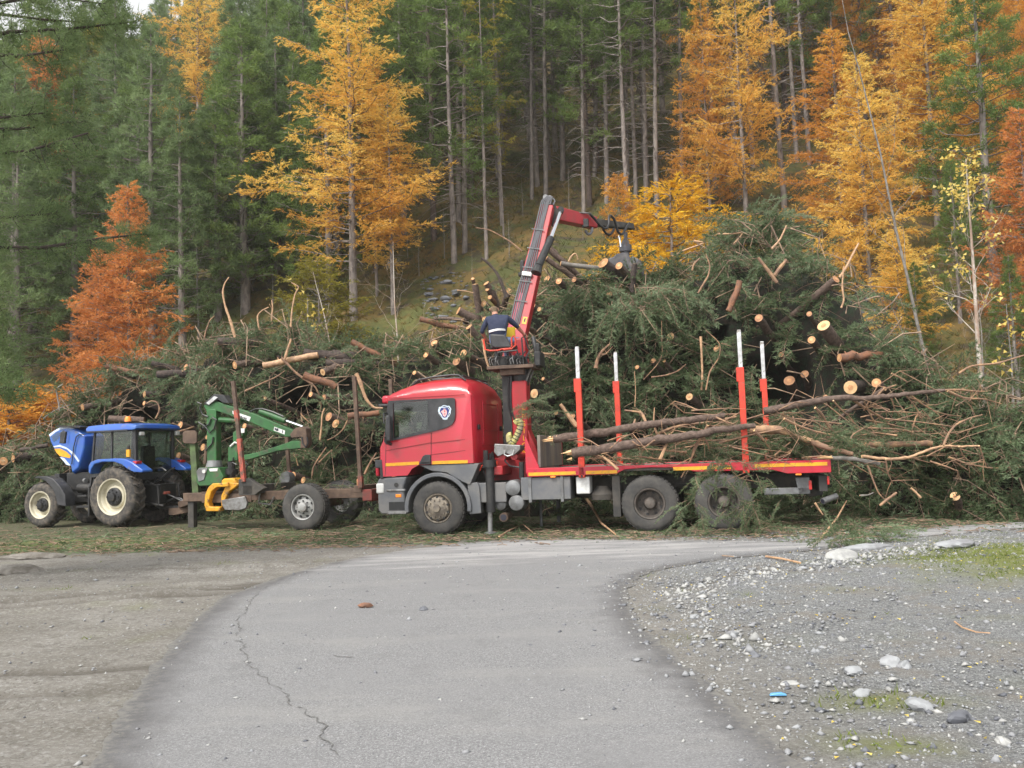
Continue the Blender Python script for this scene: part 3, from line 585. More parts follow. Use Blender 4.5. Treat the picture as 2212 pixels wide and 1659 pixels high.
# ---------------- trees ----------------
def unit(a): a = np.asarray(a, float); return a / (np.linalg.norm(a, axis=-1, keepdims=True) + 1e-9)
def tree_mesh(seed, h, kind, base=.3, rmax=2.5, nb=60, r0=.16, dead=18, dens=1.0, topr=.12, lean=0.0, prof=None):
    """returns (trunk mesh, crown mesh): a tapered bent trunk with its limbs, and needles set along twigs"""
    R = np.random.default_rng(seed); W = NP(); C = NP(); B = [[], [], [], [], []]
    k = 14; t = np.linspace(0, 1, k); wob = np.cumsum(R.normal(size=(k, 2)) * .012 * h / 14, axis=0); wob[:, 0] += lean * t * h
    sp = np.stack([wob[:, 0], wob[:, 1], t * h - .4], -1); W.tube(sp, r0 * (1 - t * .93) + .004, 7)
    def spine(q): return np.array([np.interp(q, t, sp[:, i]) for i in range(3)])
    for i in range(dead):
        q = R.uniform(.12, base + .12); p0 = spine(q); a = R.uniform(0, 6.28); L = R.uniform(.35, 1.3) * (1.2 if kind == 'pine' else .8)
        d = np.array([math.cos(a), math.sin(a), R.uniform(-.35, .2)]); m_ = p0 + d * L * .5 + [0, 0, .03]; e = p0 + d * L + [0, 0, -.12 * L + R.normal() * .1]
        W.tube([p0, m_, e], [.022, .014, .005], 3)
        if R.uniform() < .6: W.tube([m_, m_ + unit(d + R.normal(size=3) * .7) * L * .35], [.008, .003], 3)
    for i in range(nb):
        f = (i + R.uniform()) / nb; q = base + (1 - base) * (f ** .9) * .985; p0 = spine(q); a = i * 2.4 + R.normal() * .4
        rr = (prof(f) if prof else (1 - f) ** .8 * (.35 + .65 * min(1, f * 5 + .25))) * rmax + topr * 1.5
        L = rr * R.uniform(.6, 1.15)
        hd = np.array([math.cos(a), math.sin(a), 0])
        if kind == 'pine': up0, up1 = R.uniform(-.1, .35), R.uniform(.1, .5)
        elif kind == 'spruce': up0, up1 = R.uniform(-.25, .1), R.uniform(-.3, .15)
        else: up0, up1 = R.uniform(-.05, .4), R.uniform(-.1, .5) + (.3 if f > .8 else 0)
        s_ = np.linspace(0, 1, 5); bp = p0 + hd * (s_ * L)[:, None] + np.array([0, 0, 1]) * (L * (up0 * s_ + (up1 - up0) * s_ ** 2 * .5))[:, None]
        bp[1:] += R.normal(size=(4, 3)) * .04 * L; W.tube(bp, np.linspace(.02 + .02 * (1 - f) * h / 14, .006, 5), 3)
        def bpt(s): return np.array([np.interp(s, s_, bp[:, j]) for j in range(3)])
        side = np.cross(hd, [0, 0, 1])
        tint_b = R.uniform(.15, .85)
        if kind == 'pine':
            nt_ = int((3 + L * 5.0) * dens)
            for j in range(nt_):
                s = 1 - R.uniform(0, .62) ** 1.3; o_ = side * R.normal() * .28 * L * (1.15 - s + .3) + np.array([0, 0, R.normal() * .10 + .05]); c = bpt(s) + o_
                if R.uniform() < .5: W.tube([bpt(max(0, s - .15)), c], [.008, .004], 3)
                n = int(R.integers(16, 24)); D = R.normal(size=(n, 3)); D = unit(D) + hd * .35 + [0, 0, .55]
                B[0].append(c + R.normal(size=(n, 3)) * .07); B[1].append(D); B[2].append(R.uniform(.15, .28, n)); B[3].append(np.full(n, .034)); B[4].append(np.clip(tint_b * .6 + R.uniform(-.05, .5) + R.normal(size=n) * .1, 0, 1))
        elif kind == 'spruce':
            nt_ = int((4 + L * 8) * dens)
            for j in range(nt_):
                s = R.uniform(.12, 1); tl = (.35 + .5 * (1 - s)) * min(1, L * .6) + .12; sd = side * (1 if j % 2 else -1); d = unit(hd * .6 + sd * .7 + [0, 0, R.uniform(-.5, -.05)]); p_ = bpt(s)
                n = int(tl * 34); ss = R.uniform(0, 1, n)
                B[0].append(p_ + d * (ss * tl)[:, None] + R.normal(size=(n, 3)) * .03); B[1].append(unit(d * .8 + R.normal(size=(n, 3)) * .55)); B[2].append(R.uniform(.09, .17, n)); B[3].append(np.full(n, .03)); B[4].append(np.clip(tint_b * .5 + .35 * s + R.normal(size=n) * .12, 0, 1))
        else:
            nt_ = int((3 + L * 7.5) * dens)
            for j in range(nt_):
                s = R.uniform(.1, 1.0); p_ = bpt(s); tl = R.uniform(.25, .75) * (1.25 - .5 * s) * min(1.1, .4 + .25 * L)
                d0 = unit(hd * R.uniform(.2, .9) + side * R.normal() * .8 + [0, 0, R.uniform(-.15, .55)]); q1 = p_ + d0 * tl * .6; q2 = q1 + unit(d0 + [0, 0, R.uniform(-1.5, .3)]) * tl * .6
                n = int(6 + tl * 34); ss = R.uniform(0, 1, n)[:, None]; P = np.where(ss < .5, p_ + (q1 - p_) * ss * 2, q1 + (q2 - q1) * (ss - .5) * 2); dd = unit(q2 - p_)
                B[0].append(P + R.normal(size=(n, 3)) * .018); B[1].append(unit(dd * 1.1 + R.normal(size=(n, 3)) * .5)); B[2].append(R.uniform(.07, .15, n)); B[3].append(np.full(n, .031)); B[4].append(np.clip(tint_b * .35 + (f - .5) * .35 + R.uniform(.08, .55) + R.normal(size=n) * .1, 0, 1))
                if R.uniform() < .25: W.tube([p_, q1, q2], [.006, .004, .002], 3)
    C.blades(np.concatenate(B[0]), np.concatenate(B[1]), np.concatenate(B[2]), np.concatenate(B[3]), 0, np.concatenate(B[4]))
    return W.mesh('trunk', [M['trunkgrey']]), C.mesh('crown', [M['pine']])
def broadleaf(seed, h, r0, leaves=0, spread=.32, nb=22, base=.2):
    R = np.random.default_rng(seed); W = NP(); C = NP(); k = 12; t = np.linspace(0, 1, k)
    wob = np.cumsum(R.normal(size=(k, 2)) * .02 * h / 8, axis=0); sp = np.stack([wob[:, 0], wob[:, 1], t * h - .3], -1); W.tube(sp, r0 * (1 - t * .92) + .003, 6); LP = []
    def grow(p0, d, L, r_, lv):
        n = 4; pts = [p0]; dd = d.copy()
        for i in range(n): dd = unit(dd + R.normal(size=3) * .16 + [0, 0, .07]); pts.append(pts[-1] + dd * L / n)
        W.tube(pts, np.linspace(r_, r_ * .35, n + 1), 3)
        if lv > 0:
            for i in range(3 if lv > 1 else 3): j = R.integers(1, n + 1); grow(pts[j], unit(dd + R.normal(size=3) * .65), L * R.uniform(.4, .65), r_ * .5, lv - 1)
        if lv <= 1: LP.extend(pts[1:])
    for i in range(nb):
        q = base + (1 - base) * (i + .5) / nb; p0 = np.array([np.interp(q, t, sp[:, j]) for j in range(3)]); a = i * 2.4 + R.normal() * .5
        grow(p0, unit([math.cos(a) * .75, math.sin(a) * .75, .8]), h * spread * (1.05 - q * .8) * R.uniform(.6, 1.1), r0 * .32 * (1.1 - q), 2)
    if leaves:
        LP = np.array(LP); zz = LP[:, 2] / h; pr = np.clip((zz - .45) * 3, .03, 1); pr /= pr.sum(); P = LP[R.choice(len(LP), leaves, p=pr)] + R.normal(size=(leaves, 3)) * .05
        C.blades(P, R.normal(size=(leaves, 3)) + [0, 0, -.3], R.uniform(.06, .1, leaves), .07, 0, R.uniform(0, 1, leaves)); return W.mesh('trunk', [M['bareGrey']]), C.mesh('crown', [M['birchleaf']])
    return W.mesh('trunk', [M['bareGrey']]), None
def prep(f, pr=None):   # shared meshes, their materials live on the objects
    return f
TV = {}
for i in range(3): TV['tall%d' % i] = tree_mesh(40 + i, 19, 'pine', base=.40, rmax=1.7, nb=60, r0=.115, dead=80)
for i in range(3): TV['mid%d' % i] = tree_mesh(50 + i, 15, 'pine', base=.20, rmax=1.9, nb=60, r0=.105, dead=34)
for i in range(3): TV['full%d' % i] = tree_mesh(60 + i, 13, 'pine', base=.10, rmax=2.5, nb=90, r0=.17, dead=10, dens=1.1)
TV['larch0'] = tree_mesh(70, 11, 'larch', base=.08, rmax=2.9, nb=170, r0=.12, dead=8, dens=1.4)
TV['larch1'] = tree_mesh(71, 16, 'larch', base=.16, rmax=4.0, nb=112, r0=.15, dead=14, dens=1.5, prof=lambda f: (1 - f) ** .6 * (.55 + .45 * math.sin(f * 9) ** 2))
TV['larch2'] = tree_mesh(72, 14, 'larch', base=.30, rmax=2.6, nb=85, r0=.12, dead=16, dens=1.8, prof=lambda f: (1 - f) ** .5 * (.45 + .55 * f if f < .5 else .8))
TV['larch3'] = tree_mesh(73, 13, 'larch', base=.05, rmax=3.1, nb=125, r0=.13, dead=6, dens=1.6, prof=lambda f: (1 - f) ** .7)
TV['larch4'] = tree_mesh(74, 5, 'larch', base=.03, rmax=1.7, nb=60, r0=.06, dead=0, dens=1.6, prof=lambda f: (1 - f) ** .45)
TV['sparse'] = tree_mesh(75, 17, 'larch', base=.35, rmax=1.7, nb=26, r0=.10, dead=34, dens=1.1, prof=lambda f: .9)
TV['bare0'] = broadleaf(80, 13, .055, nb=16, base=.35, spread=.2); TV['bare1'] = broadleaf(81, 6, .05, nb=16); TV['bare2'] = broadleaf(82, 5, .035, nb=12, base=.3)
TV['birch'] = broadleaf(83, 6.6, .07, leaves=420, nb=20, base=.42, spread=.24); TV['twiggy'] = broadleaf(84, 3.6, .03, leaves=60, nb=12)
TVH = dict(tall0=19, tall1=19, tall2=19, mid0=15, mid1=15, mid2=15, full0=13, full1=13, full2=13, larch0=11, larch1=16, larch2=14, larch3=13, larch4=5, sparse=17, bare0=13, bare1=6, bare2=5, birch=6.6, twiggy=3.6)
ntree = 0
def tree(kind, P, h, label, crown=None, name='pine_tree', group=None, wide=1.0, trunk=None, lean=(0, 0), cat='tree'):
    global ntree; ntree += 1
    s = h / TVH[kind]; e = empty(name, (P[0], P[1], float(H(P[0], P[1])))); e.scale = (s * wide, s * wide, s); e.rotation_euler = (lean[1], lean[0], (ntree * 2.399) % 6.283)
    if lean != (0, 0): e.rotation_mode = 'ZYX'; e.rotation_euler = (lean[1], lean[0], 0)
    for nm, me in zip(('trunk', 'crown'), TV[kind]):
        if me is None: continue
        o = link(nm, me, e); mt = (trunk or ('bareGrey' if kind[:4] in ('bare', 'twig') else 'trunkgrey')) if nm == 'trunk' else crown
        if mt: o.material_slots[0].link = 'OBJECT'; o.material_slots[0].material = M[mt]
    return tag(e, label, cat, group)
def tree_px(kind, u, vb, vt, label, crown=None, D=None, **k):
    P = hit(u, vb) if D is None else at(u, vb, D)
    zt = (at(u, vt, P[1]))[2]; h = zt - float(H(P[0], P[1])); return tree(kind, P, h, label, crown, **k)
# the larches one can point at
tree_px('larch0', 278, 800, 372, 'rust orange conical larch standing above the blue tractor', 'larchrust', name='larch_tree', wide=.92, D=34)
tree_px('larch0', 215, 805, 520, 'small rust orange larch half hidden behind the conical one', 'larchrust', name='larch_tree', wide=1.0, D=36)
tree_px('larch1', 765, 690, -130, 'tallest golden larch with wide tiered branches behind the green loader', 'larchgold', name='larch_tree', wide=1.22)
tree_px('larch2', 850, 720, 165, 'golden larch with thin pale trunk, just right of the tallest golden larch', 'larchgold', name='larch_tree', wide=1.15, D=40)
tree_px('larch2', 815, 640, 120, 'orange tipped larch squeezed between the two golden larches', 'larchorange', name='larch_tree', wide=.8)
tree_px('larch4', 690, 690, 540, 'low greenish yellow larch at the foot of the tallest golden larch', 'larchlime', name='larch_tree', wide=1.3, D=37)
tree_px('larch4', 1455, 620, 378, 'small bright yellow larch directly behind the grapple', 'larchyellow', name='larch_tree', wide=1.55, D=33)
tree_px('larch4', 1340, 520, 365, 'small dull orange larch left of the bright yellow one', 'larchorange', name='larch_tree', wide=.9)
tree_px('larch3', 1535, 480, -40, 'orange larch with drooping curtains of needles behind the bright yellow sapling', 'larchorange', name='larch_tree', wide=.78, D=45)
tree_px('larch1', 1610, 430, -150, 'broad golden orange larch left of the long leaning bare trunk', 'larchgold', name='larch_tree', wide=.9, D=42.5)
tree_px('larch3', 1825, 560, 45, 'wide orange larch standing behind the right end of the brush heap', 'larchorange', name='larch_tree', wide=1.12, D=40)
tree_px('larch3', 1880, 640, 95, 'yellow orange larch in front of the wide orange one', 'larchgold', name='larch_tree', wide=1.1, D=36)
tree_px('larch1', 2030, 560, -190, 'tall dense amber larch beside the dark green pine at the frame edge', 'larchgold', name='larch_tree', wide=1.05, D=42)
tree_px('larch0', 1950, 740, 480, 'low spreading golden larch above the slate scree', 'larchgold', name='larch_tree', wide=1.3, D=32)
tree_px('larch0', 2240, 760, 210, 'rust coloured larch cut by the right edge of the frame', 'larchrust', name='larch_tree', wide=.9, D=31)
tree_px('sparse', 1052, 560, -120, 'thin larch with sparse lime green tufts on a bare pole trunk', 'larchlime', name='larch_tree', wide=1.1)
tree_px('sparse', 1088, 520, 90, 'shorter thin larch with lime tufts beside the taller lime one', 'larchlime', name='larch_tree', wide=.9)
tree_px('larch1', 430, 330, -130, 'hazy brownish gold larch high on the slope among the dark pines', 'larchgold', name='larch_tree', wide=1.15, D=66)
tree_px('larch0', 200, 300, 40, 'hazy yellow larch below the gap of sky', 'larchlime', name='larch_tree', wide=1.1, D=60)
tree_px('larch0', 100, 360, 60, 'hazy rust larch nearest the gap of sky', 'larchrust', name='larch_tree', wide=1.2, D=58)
# pines one can point at
for u, vb, vt, kd, lb, cr, wd, dd in (
    (600, 560, 40, 'full0', 'bluish green pine immediately left of the tallest golden larch', 'pineblue', 1.15, 48),
    (470, 640, 190, 'full1', 'dense bluish pine between the rust larch and the golden larch', 'pineblue', 1.35, 44),
    (395, 700, 190, 'full2', 'dense bluish pine with pointed top just behind the rust larch', 'pineblue', 1.2, 42),
    (300, 690, 90, 'full0', 'mid green pine rising over the tip of the rust larch', 'pine', 1.2, 50),
    (160, 760, 150, 'full1', 'dark pine left of the rust larch', 'pine', 1.2, 45),
    (40, 800, 250, 'full2', 'dark pine at the left frame edge behind the drooping boughs', 'pineblue', 1.3, 41),
    (-60, 900, 330, 'full0', 'shaded pine cut by the left frame edge', 'pineblue', 1.3, 36),
    (90, 560, -60, 'full0', 'tall dark pine under the gap of sky', 'pine', 1.1, 60),
    (250, 420, -60, 'full1', 'upper slope pine with rounded top left of the hazy gold larch', 'pine', 1.2, 66),
    (560, 420, 10, 'full2', 'upper slope pine right of the hazy gold larch', 'pineblue', 1.1, 62),
    (2150, 640, -120, 'full1', 'big dark green pine in the upper corner beside the amber larch', 'pine', 1.25, 37),
    (2080, 780, 330, 'full2', 'low shaded pine behind the birch', 'pine', 1.0, 34),
    (1990, 820, 560, 'full0', 'small dark pine sapling left of the birch stem', 'pine', 1.1, 31),
    (2200, 860, 540, 'full1', 'small shaded pine right of the birch stem', 'pine', 1.2, 29),
    (930, 470, -160, 'mid0', 'dark green pine right behind the golden larches', 'pine', 1.2, 54),
    (1010, 400, -100, 'mid1', 'dark pine with high crown behind the lime larches', 'pine', 1.2, 60)):
    tree_px(kd, u, vb, vt, lb, cr, D=dd, wide=wd)
tall_px = [(1150, 430, 'thickest pale grey pine trunk directly above the crane elbow', 0), (1180, 430, 'straight grey pine trunk touching the crane elbow on its right', 0), (1215, 390, 'thin reddish pine pole two trunks right of the crane elbow', 0),
           (1262, 470, 'grey pine trunk halfway along the red jib', 0), (1312, 440, 'forked looking pine trunk above the black jib extension', 0), (1354, 400, 'thin dark pine above the hanging grapple', 0), (1375, 430, 'crooked pale pine just right of the grapple line', -.02),
           (1397, 440, 'dark barked pine behind the bright yellow larch', 0), (1418, 470, 'straight pale pine trunk at the left rim of the bright yellow larch', 0), (1475, 420, 'slim pine among the orange larch needles', 0), (1285, 380, 'slender leaning pine between the two jib trunks', .03),
           (1695, 465, 'long bare tapering trunk leaning left, right of the golden orange larch', -.05), (1722, 350, 'thin grey trunk closely behind the long leaning one', -.03), (1750, 360, 'dark trunk rightmost of the leaning bare group', -.04), (1590, 380, 'pale pole trunk left of the long leaning one', -.03), (1545, 400, 'brownish trunk in the gap between two orange larches', -.02), (1005, 545, 'bare grey trunk left of the lime larches', 0), (990, 480, 'dark thin trunk at the right flank of the golden larch', 0)]
for i, (u, vb, lb, ln) in enumerate(tall_px):
    P = hit(u, vb); tree('tall%d' % (i % 3), P, 20 + (i * 37 % 5) * .8, lb, 'pine', wide=.95 + .1 * (i % 3), lean=(ln + .035, 0) if True else (0, 0))
for u, vb, vt, ln, lb in ((597, 600, 330, .10, 'slanting dark trunk below the bluish pine left of the golden larch'), (545, 630, 300, -.33, 'strongly leaning scaly trunk left of the golden larch foot'), (625, 590, 380, .06, 'short slim trunk beside the slanting dark one')):
    P = hit(u, vb); tree('mid%d' % (ntree % 3), P, 12, lb, 'pine', wide=.9, lean=(ln, 0))
# bare broadleaves and the birch
tree_px('birch', 2118, 790, 310, 'slender white birch keeping a few pale yellow leaves at its top', 'birchleaf', name='birch_tree', trunk='birch', D=24.5)
tree_px('bare0', 2030, 790, -60, 'tall leafless grey tree leaning left in front of the amber larch', name='bare_tree', D=27, lean=(-.16, 0))
tree_px('bare1', 2060, 800, 600, 'leafless shrub tree with arching stems left of the birch', name='bare_tree', D=25.5, lean=(-.35, 0))
tree_px('bare1', 430, 740, 440, 'leafless many branched tree between rust larch and leaning trunk', name='bare_tree')
tree_px('bare2', 860, 730, 500, 'thin leafless sapling with pale stem below the second golden larch', name='bare_tree', trunk='birch', D=33)
tree_px('bare2', 742, 740, 560, 'bent leafless sapling left of the pale stemmed one', name='bare_tree', trunk='birch', D=33, lean=(-.2, 0))
tree_px('twiggy', 660, 760, 610, 'twiggy bush with few yellow leaves above the left brush heap', 'birchleaf', name='bare_tree', D=30)
tree_px('bare2', 1765, 640, 500, 'tiny leafless sapling poking up behind the right brush heap', name='bare_tree', D=29)
tree_px('twiggy', 2190, 900, 620, 'twiggy bush with scattered yellow leaves at the right frame edge', 'birchleaf', name='bare_tree', D=23)
tree_px('bare1', 2130, 900, 620, 'leafless bush tangled in front of the birch foot', name='bare_tree', D=23.5)
for i, (u, v_, hh) in enumerate(((700, 640, 90), (905, 600, 110), (960, 560, 120), (1020, 610, 80), (880, 560, 90), (1100, 560, 100), (1230, 470, 120), (1330, 500, 90), (520, 690, 120), (590, 680, 100), (640, 640, 90), (1130, 470, 90), (1260, 520, 70), (1780, 540, 130), (1840, 600, 120), (380, 700, 150))):
    tree_px(['bare2', 'twiggy', 'bare1'][i % 3], u, v_, v_ - hh, 'thin leafless sapling among the grass of the slope', 'birchleaf' if i % 3 == 1 else None, name='sapling', group='leafless saplings on the slope')
# the stand behind: pines nothing tells apart
R2 = np.random.default_rng(77); pts = []
tries = 0
while len(pts) < 290 and tries < 15000:
    tries += 1; y = 43 + 67 * R2.uniform() ** 1.35; x = R2.uniform(-.64, .62) * y
    u_ = 1106 + 2000 * x / y
    if (355 < u_ < 510 and y < 67) or (70 < u_ < 235 and y < 57) or (1440 < u_ < 2060 and y < 51): continue
    if all((x - a) ** 2 + (y - b) ** 2 > 2.5 ** 2 for a, b in pts): pts.append((x, y))
for i, (x, y) in enumerate(pts):
    ux = x / y
    if ux < -.16: tree('full%d' % (i % 3), (x, y), R2.uniform(12, 16), 'hazy green pine in the closed stand covering the upper left slope', 'pineblue' if i % 2 else 'pine', group='pines of the upper left slope', wide=R2.uniform(1.05, 1.35))
    elif ux < .17 or i % 5 < 2 or .295 < ux < .335: tree('tall%d' % (i % 3) if i % 3 == 0 else 'mid%d' % (i % 3), (x, y), R2.uniform(17, 23), 'slim grey stemmed pine in the dense dark stand above the crane', 'pine', group='slim pines of the dark stand', wide=R2.uniform(1.0, 1.35), trunk='trunkbrown' if i % 4 == 0 else None)
    else: tree('larch3' if i % 2 else 'larch2', (x, y), R2.uniform(12, 17), 'golden larch deep in the stand on the upper right slope', ['larchgold', 'larchorange'][i % 2], name='larch_tree', group='larches of the upper right slope', wide=R2.uniform(.8, 1.0))
# understory shrubs at the slope foot, left
for i, (u, v_, hh, cr) in enumerate(((60, 930, 2.2, 'larchrust'), (150, 900, 1.6, 'larchorange'), (20, 880, 2.4, 'larchorange'))):
    tree_px('larch4', u, v_, v_ - 70, ['rusty low larch scrub at the left foot of the slope', 'small orange larch scrub right of the rusty scrub', 'orange larch scrub at the left frame edge'][i], cr, name='larch_scrub', D=34 - i, wide=2.2)
# near pine whose boughs hang into the frame from the left
def near_boughs():
    R = np.random.default_rng(9); W = NP(); C = NP(); e = empty('overhanging_pine', (-9.2, 12.0, 0))
    W.tube([(0, 0, -.3), (.1, .1, 4), (0, .2, 9), (.2, 0, 13)], [.22, .18, .13, .08], 9)
    B = [[], [], [], [], []]
    for i in range(34):
        z0 = R.uniform(2.2, 10.5); a = R.normal() * .5 + .15; L = R.uniform(2.6, 4.6) * (.72 if z0 < 4.6 else 1.05); d = np.array([math.cos(a), math.sin(a), 0]); s_ = np.linspace(0, 1, 6)
        up = R.uniform(-.12, .18); bp = np.array([0, 0, z0]) + d * (s_ * L)[:, None] + np.array([0, 0, 1]) * (L * (up * s_ + .12 * s_ ** 2))[:, None] + R.normal(size=(6, 3)) * .06; W.tube(bp, np.linspace(.05, .012, 6), 5)
        sd = np.cross(d, [0, 0, 1])
        for j in range(int(L * 13)):
            s = 1 - R.uniform(0, .8) ** 1.4; c0 = np.array([np.interp(s, s_, bp[:, q]) for q in range(3)]); c = c0 + sd * R.normal() * .38 * (1.35 - s) + d * R.uniform(0, .2) + [0, 0, R.normal() * .12 - .05]
            W.tube([c0, (c0 + c) / 2 - [0, 0, .03], c], [.006, .005, .003], 3)
            n = 56; D = unit(R.normal(size=(n, 3))) + unit(c - c0 + 1e-3) * .6 + [0, 0, .35]; tl = R.uniform(.15, .9)
            B[0].append(c + R.normal(size=(n, 3)) * .06); B[1].append(D); B[2].append(R.uniform(.08, .15, n)); B[3].append(np.full(n, .013)); B[4].append(np.clip(tl + R.normal(size=n) * .1, 0, 1))
    C.blades(*[np.concatenate(b_) for b_ in B[:4]], 0, np.concatenate(B[4]))
    link('trunk', W.mesh('trunk', [M['barkdark']]), e); link('crown', C.mesh('crown', [M['pineblue']]), e)
    tag(e, 'near pine standing outside the frame whose dark boughs hang in from the left', 'tree')
near_boughs()
# slate scree patches
for i, (u, v_, r_) in enumerate(((1860, 640, .3), (1885, 655, .35), (1912, 668, .45), (1940, 655, .38), (1900, 690, .4), (1960, 690, .35), (1875, 700, .3), (1925, 712, .36), (940, 672, .28), (965, 615, .22), (955, 690, .25), (985, 640, .2), (925, 640, .22))):
    P = hit(u, v_); o = rock(u, v_, r_, 'angular dark slate block on the scree above the right brush heap' if i < 8 else 'angular dark slate block on the bare patch above the middle of the brush', 'slate', .4, 1.3, 'slate blocks on the slope', y=(P[0], P[1], P[2] + .1), name='slate_block')
def scree(us, vs, n, nm):
    c = NP(); V0, F0 = rockV(1, 1, .4, 3)
    for i in range(n):
        P = hit(R2.uniform(*us), R2.uniform(*vs)); q, F = rockV(R2.lognormal(-2.3, .5), 1, .4, 100 + i % 9); a = R2.uniform(0, 6.28); q = np.stack([q[:, 0] * math.cos(a) - q[:, 1] * math.sin(a), q[:, 0] * math.sin(a) + q[:, 1] * math.cos(a), q[:, 2]], -1); c.add(q + P + [0, 0, .04], F)
    tag(link(nm, c.mesh(nm, [M['slate']])), kind='stuff')
scree((1830, 1990), (610, 730), 260, 'scree'); scree((910, 1010), (590, 710), 110, 'scree')
# ---------------- the brush heaps ----------------
_prof = [(-200, 1050, 30), (-30, 1000, 29), (60, 950, 28.5), (130, 888, 28.3), (200, 832, 28.2), (330, 775, 28), (450, 737, 27.5), (560, 712, 27.2), (640, 705, 27), (700, 748, 26.5), (760, 762, 26.3), (850, 742, 26), (950, 728, 25.5), (1015, 700, 25), (1100, 668, 24.8), (1170, 612, 24.5), (1250, 605, 24.3), (1340, 612, 24), (1400, 600, 24), (1450, 590, 24), (1530, 552, 23.8), (1590, 515, 23.6), (1630, 500, 23.6), (1680, 512, 23.4), (1740, 560, 23), (1800, 612, 22.5), (1860, 690, 21.5), (1900, 745, 20.5), (2000, 800, 19.5), (2100, 830, 19), (2212, 860, 18.5), (2500, 900, 18)]
_pt = np.array([at(*q) for q in _prof]); PXT, PYT, PZT = _pt[:, 0], _pt[:, 1], _pt[:, 2]
_fx = np.array([-22, -16, -12, -9, -4, 0, 3, 6.3, 7.6, 9.0, 12, 18]); _fy = np.array([28.5, 27.6, 27.0, 25.9, 23.7, 21.9, 20.9, 20.2, 18.6, 16.9, 16.2, 15.8])
def pile_z(x, y):
    yt = np.interp(x, PXT, PYT); zt = np.interp(x, PXT, PZT); yf = np.interp(x, _fx, _fy)
    q = np.clip((y - yf) / np.maximum(yt - yf, .6), 0, None); qq = np.minimum(q, 1)
    z = zt * (1 - (1 - qq) ** 2.4) ** (1 / 2.0)
    z = z - np.maximum(q - 1, 0) * .5
    return np.where(y < yf, -1, z)
def pile_hit(u, v):
    d = ray(u, v)
    for y in np.arange(15, 30, .05):
        P = CP + d * (y / d[1])
        if P[2] < pile_z(P[0], P[1]): return P
    yt = 25
    for _ in range(4): P = at(u, v, yt); yt = float(np.interp(P[0], PXT, PYT))
    return at(u, v, yt)
HOLES = [(at(1700, 800, 20.8), 1.05), (at(1130, 840, 22.5), .45), (at(930, 880, 23.8), .6), (at(1300, 720, 21.6), .6), (at(640, 850, 25.3), .8), (at(290, 880, 27), .7), (at(1560, 700, 21.5), .4), (at(820, 950, 24), .5)]
def hole_d(P):
    m = np.zeros(len(P))
    for c, r_ in HOLES: m = np.maximum(m, np.clip(1.25 - np.linalg.norm((P - c) * [1, .7, 1.25], axis=1) / r_, 0, 1))
    return m
def bough(seed, L, needle=True, nt_=22, tl=.34):
    R = np.random.default_rng(seed); W = []; s_ = np.linspace(0, 1, 5); bp = np.stack([s_ * L, R.normal() * .15 * s_ ** 2 * L, -.30 * s_ ** 2 * L], -1)
    W.append((bp, np.linspace(.014, .004, 5))); B = [[], [], [], []]
    for j in range(nt_):
        s = (j + R.uniform()) / nt_ * .92 + .08; p_ = np.array([np.interp(s, s_, bp[:, q]) for q in range(3)]); t_ = tl * (1.25 - .75 * s) * R.uniform(.7, 1.2)
        d = unit(np.array([.75, (1 if j % 2 else -1) * R.uniform(.5, 1), R.uniform(-.55, .15)])); W.append((np.array([p_, p_ + d * t_]), [.005, .002]))
        n = int(t_ * 54); ss = R.uniform(.1, 1.05, n)[:, None]
        B[0].append(p_ + d * ss * t_ + R.normal(size=(n, 3)) * .008); B[1].append(unit(d * .9 + unit(R.normal(size=(n, 3))) * .75)); B[2].append(R.uniform(.08, .14, n)); B[3].append(np.full(n, .027))
    w = NP()
    for p_, r_ in W: w.tube(p_, r_, 3)
    Vw, Tw, _, _ = w.arrays(); c = NP()
    if needle: c.blades(*[np.concatenate(b_) for b_ in B]); Vc, Tc, _, _ = c.arrays()
    else: Vc = np.zeros((0, 3)); Tc = np.zeros((0, 3), int)
    return Vw, Tw, Vc, Tc
BOUGHS = [bough(200 + i, 1.15 + .15 * i, True, 18 + i * 2) for i in range(5)]
BAREB = [bough(220 + i, 1.2, False, 10, .4) for i in range(2)]
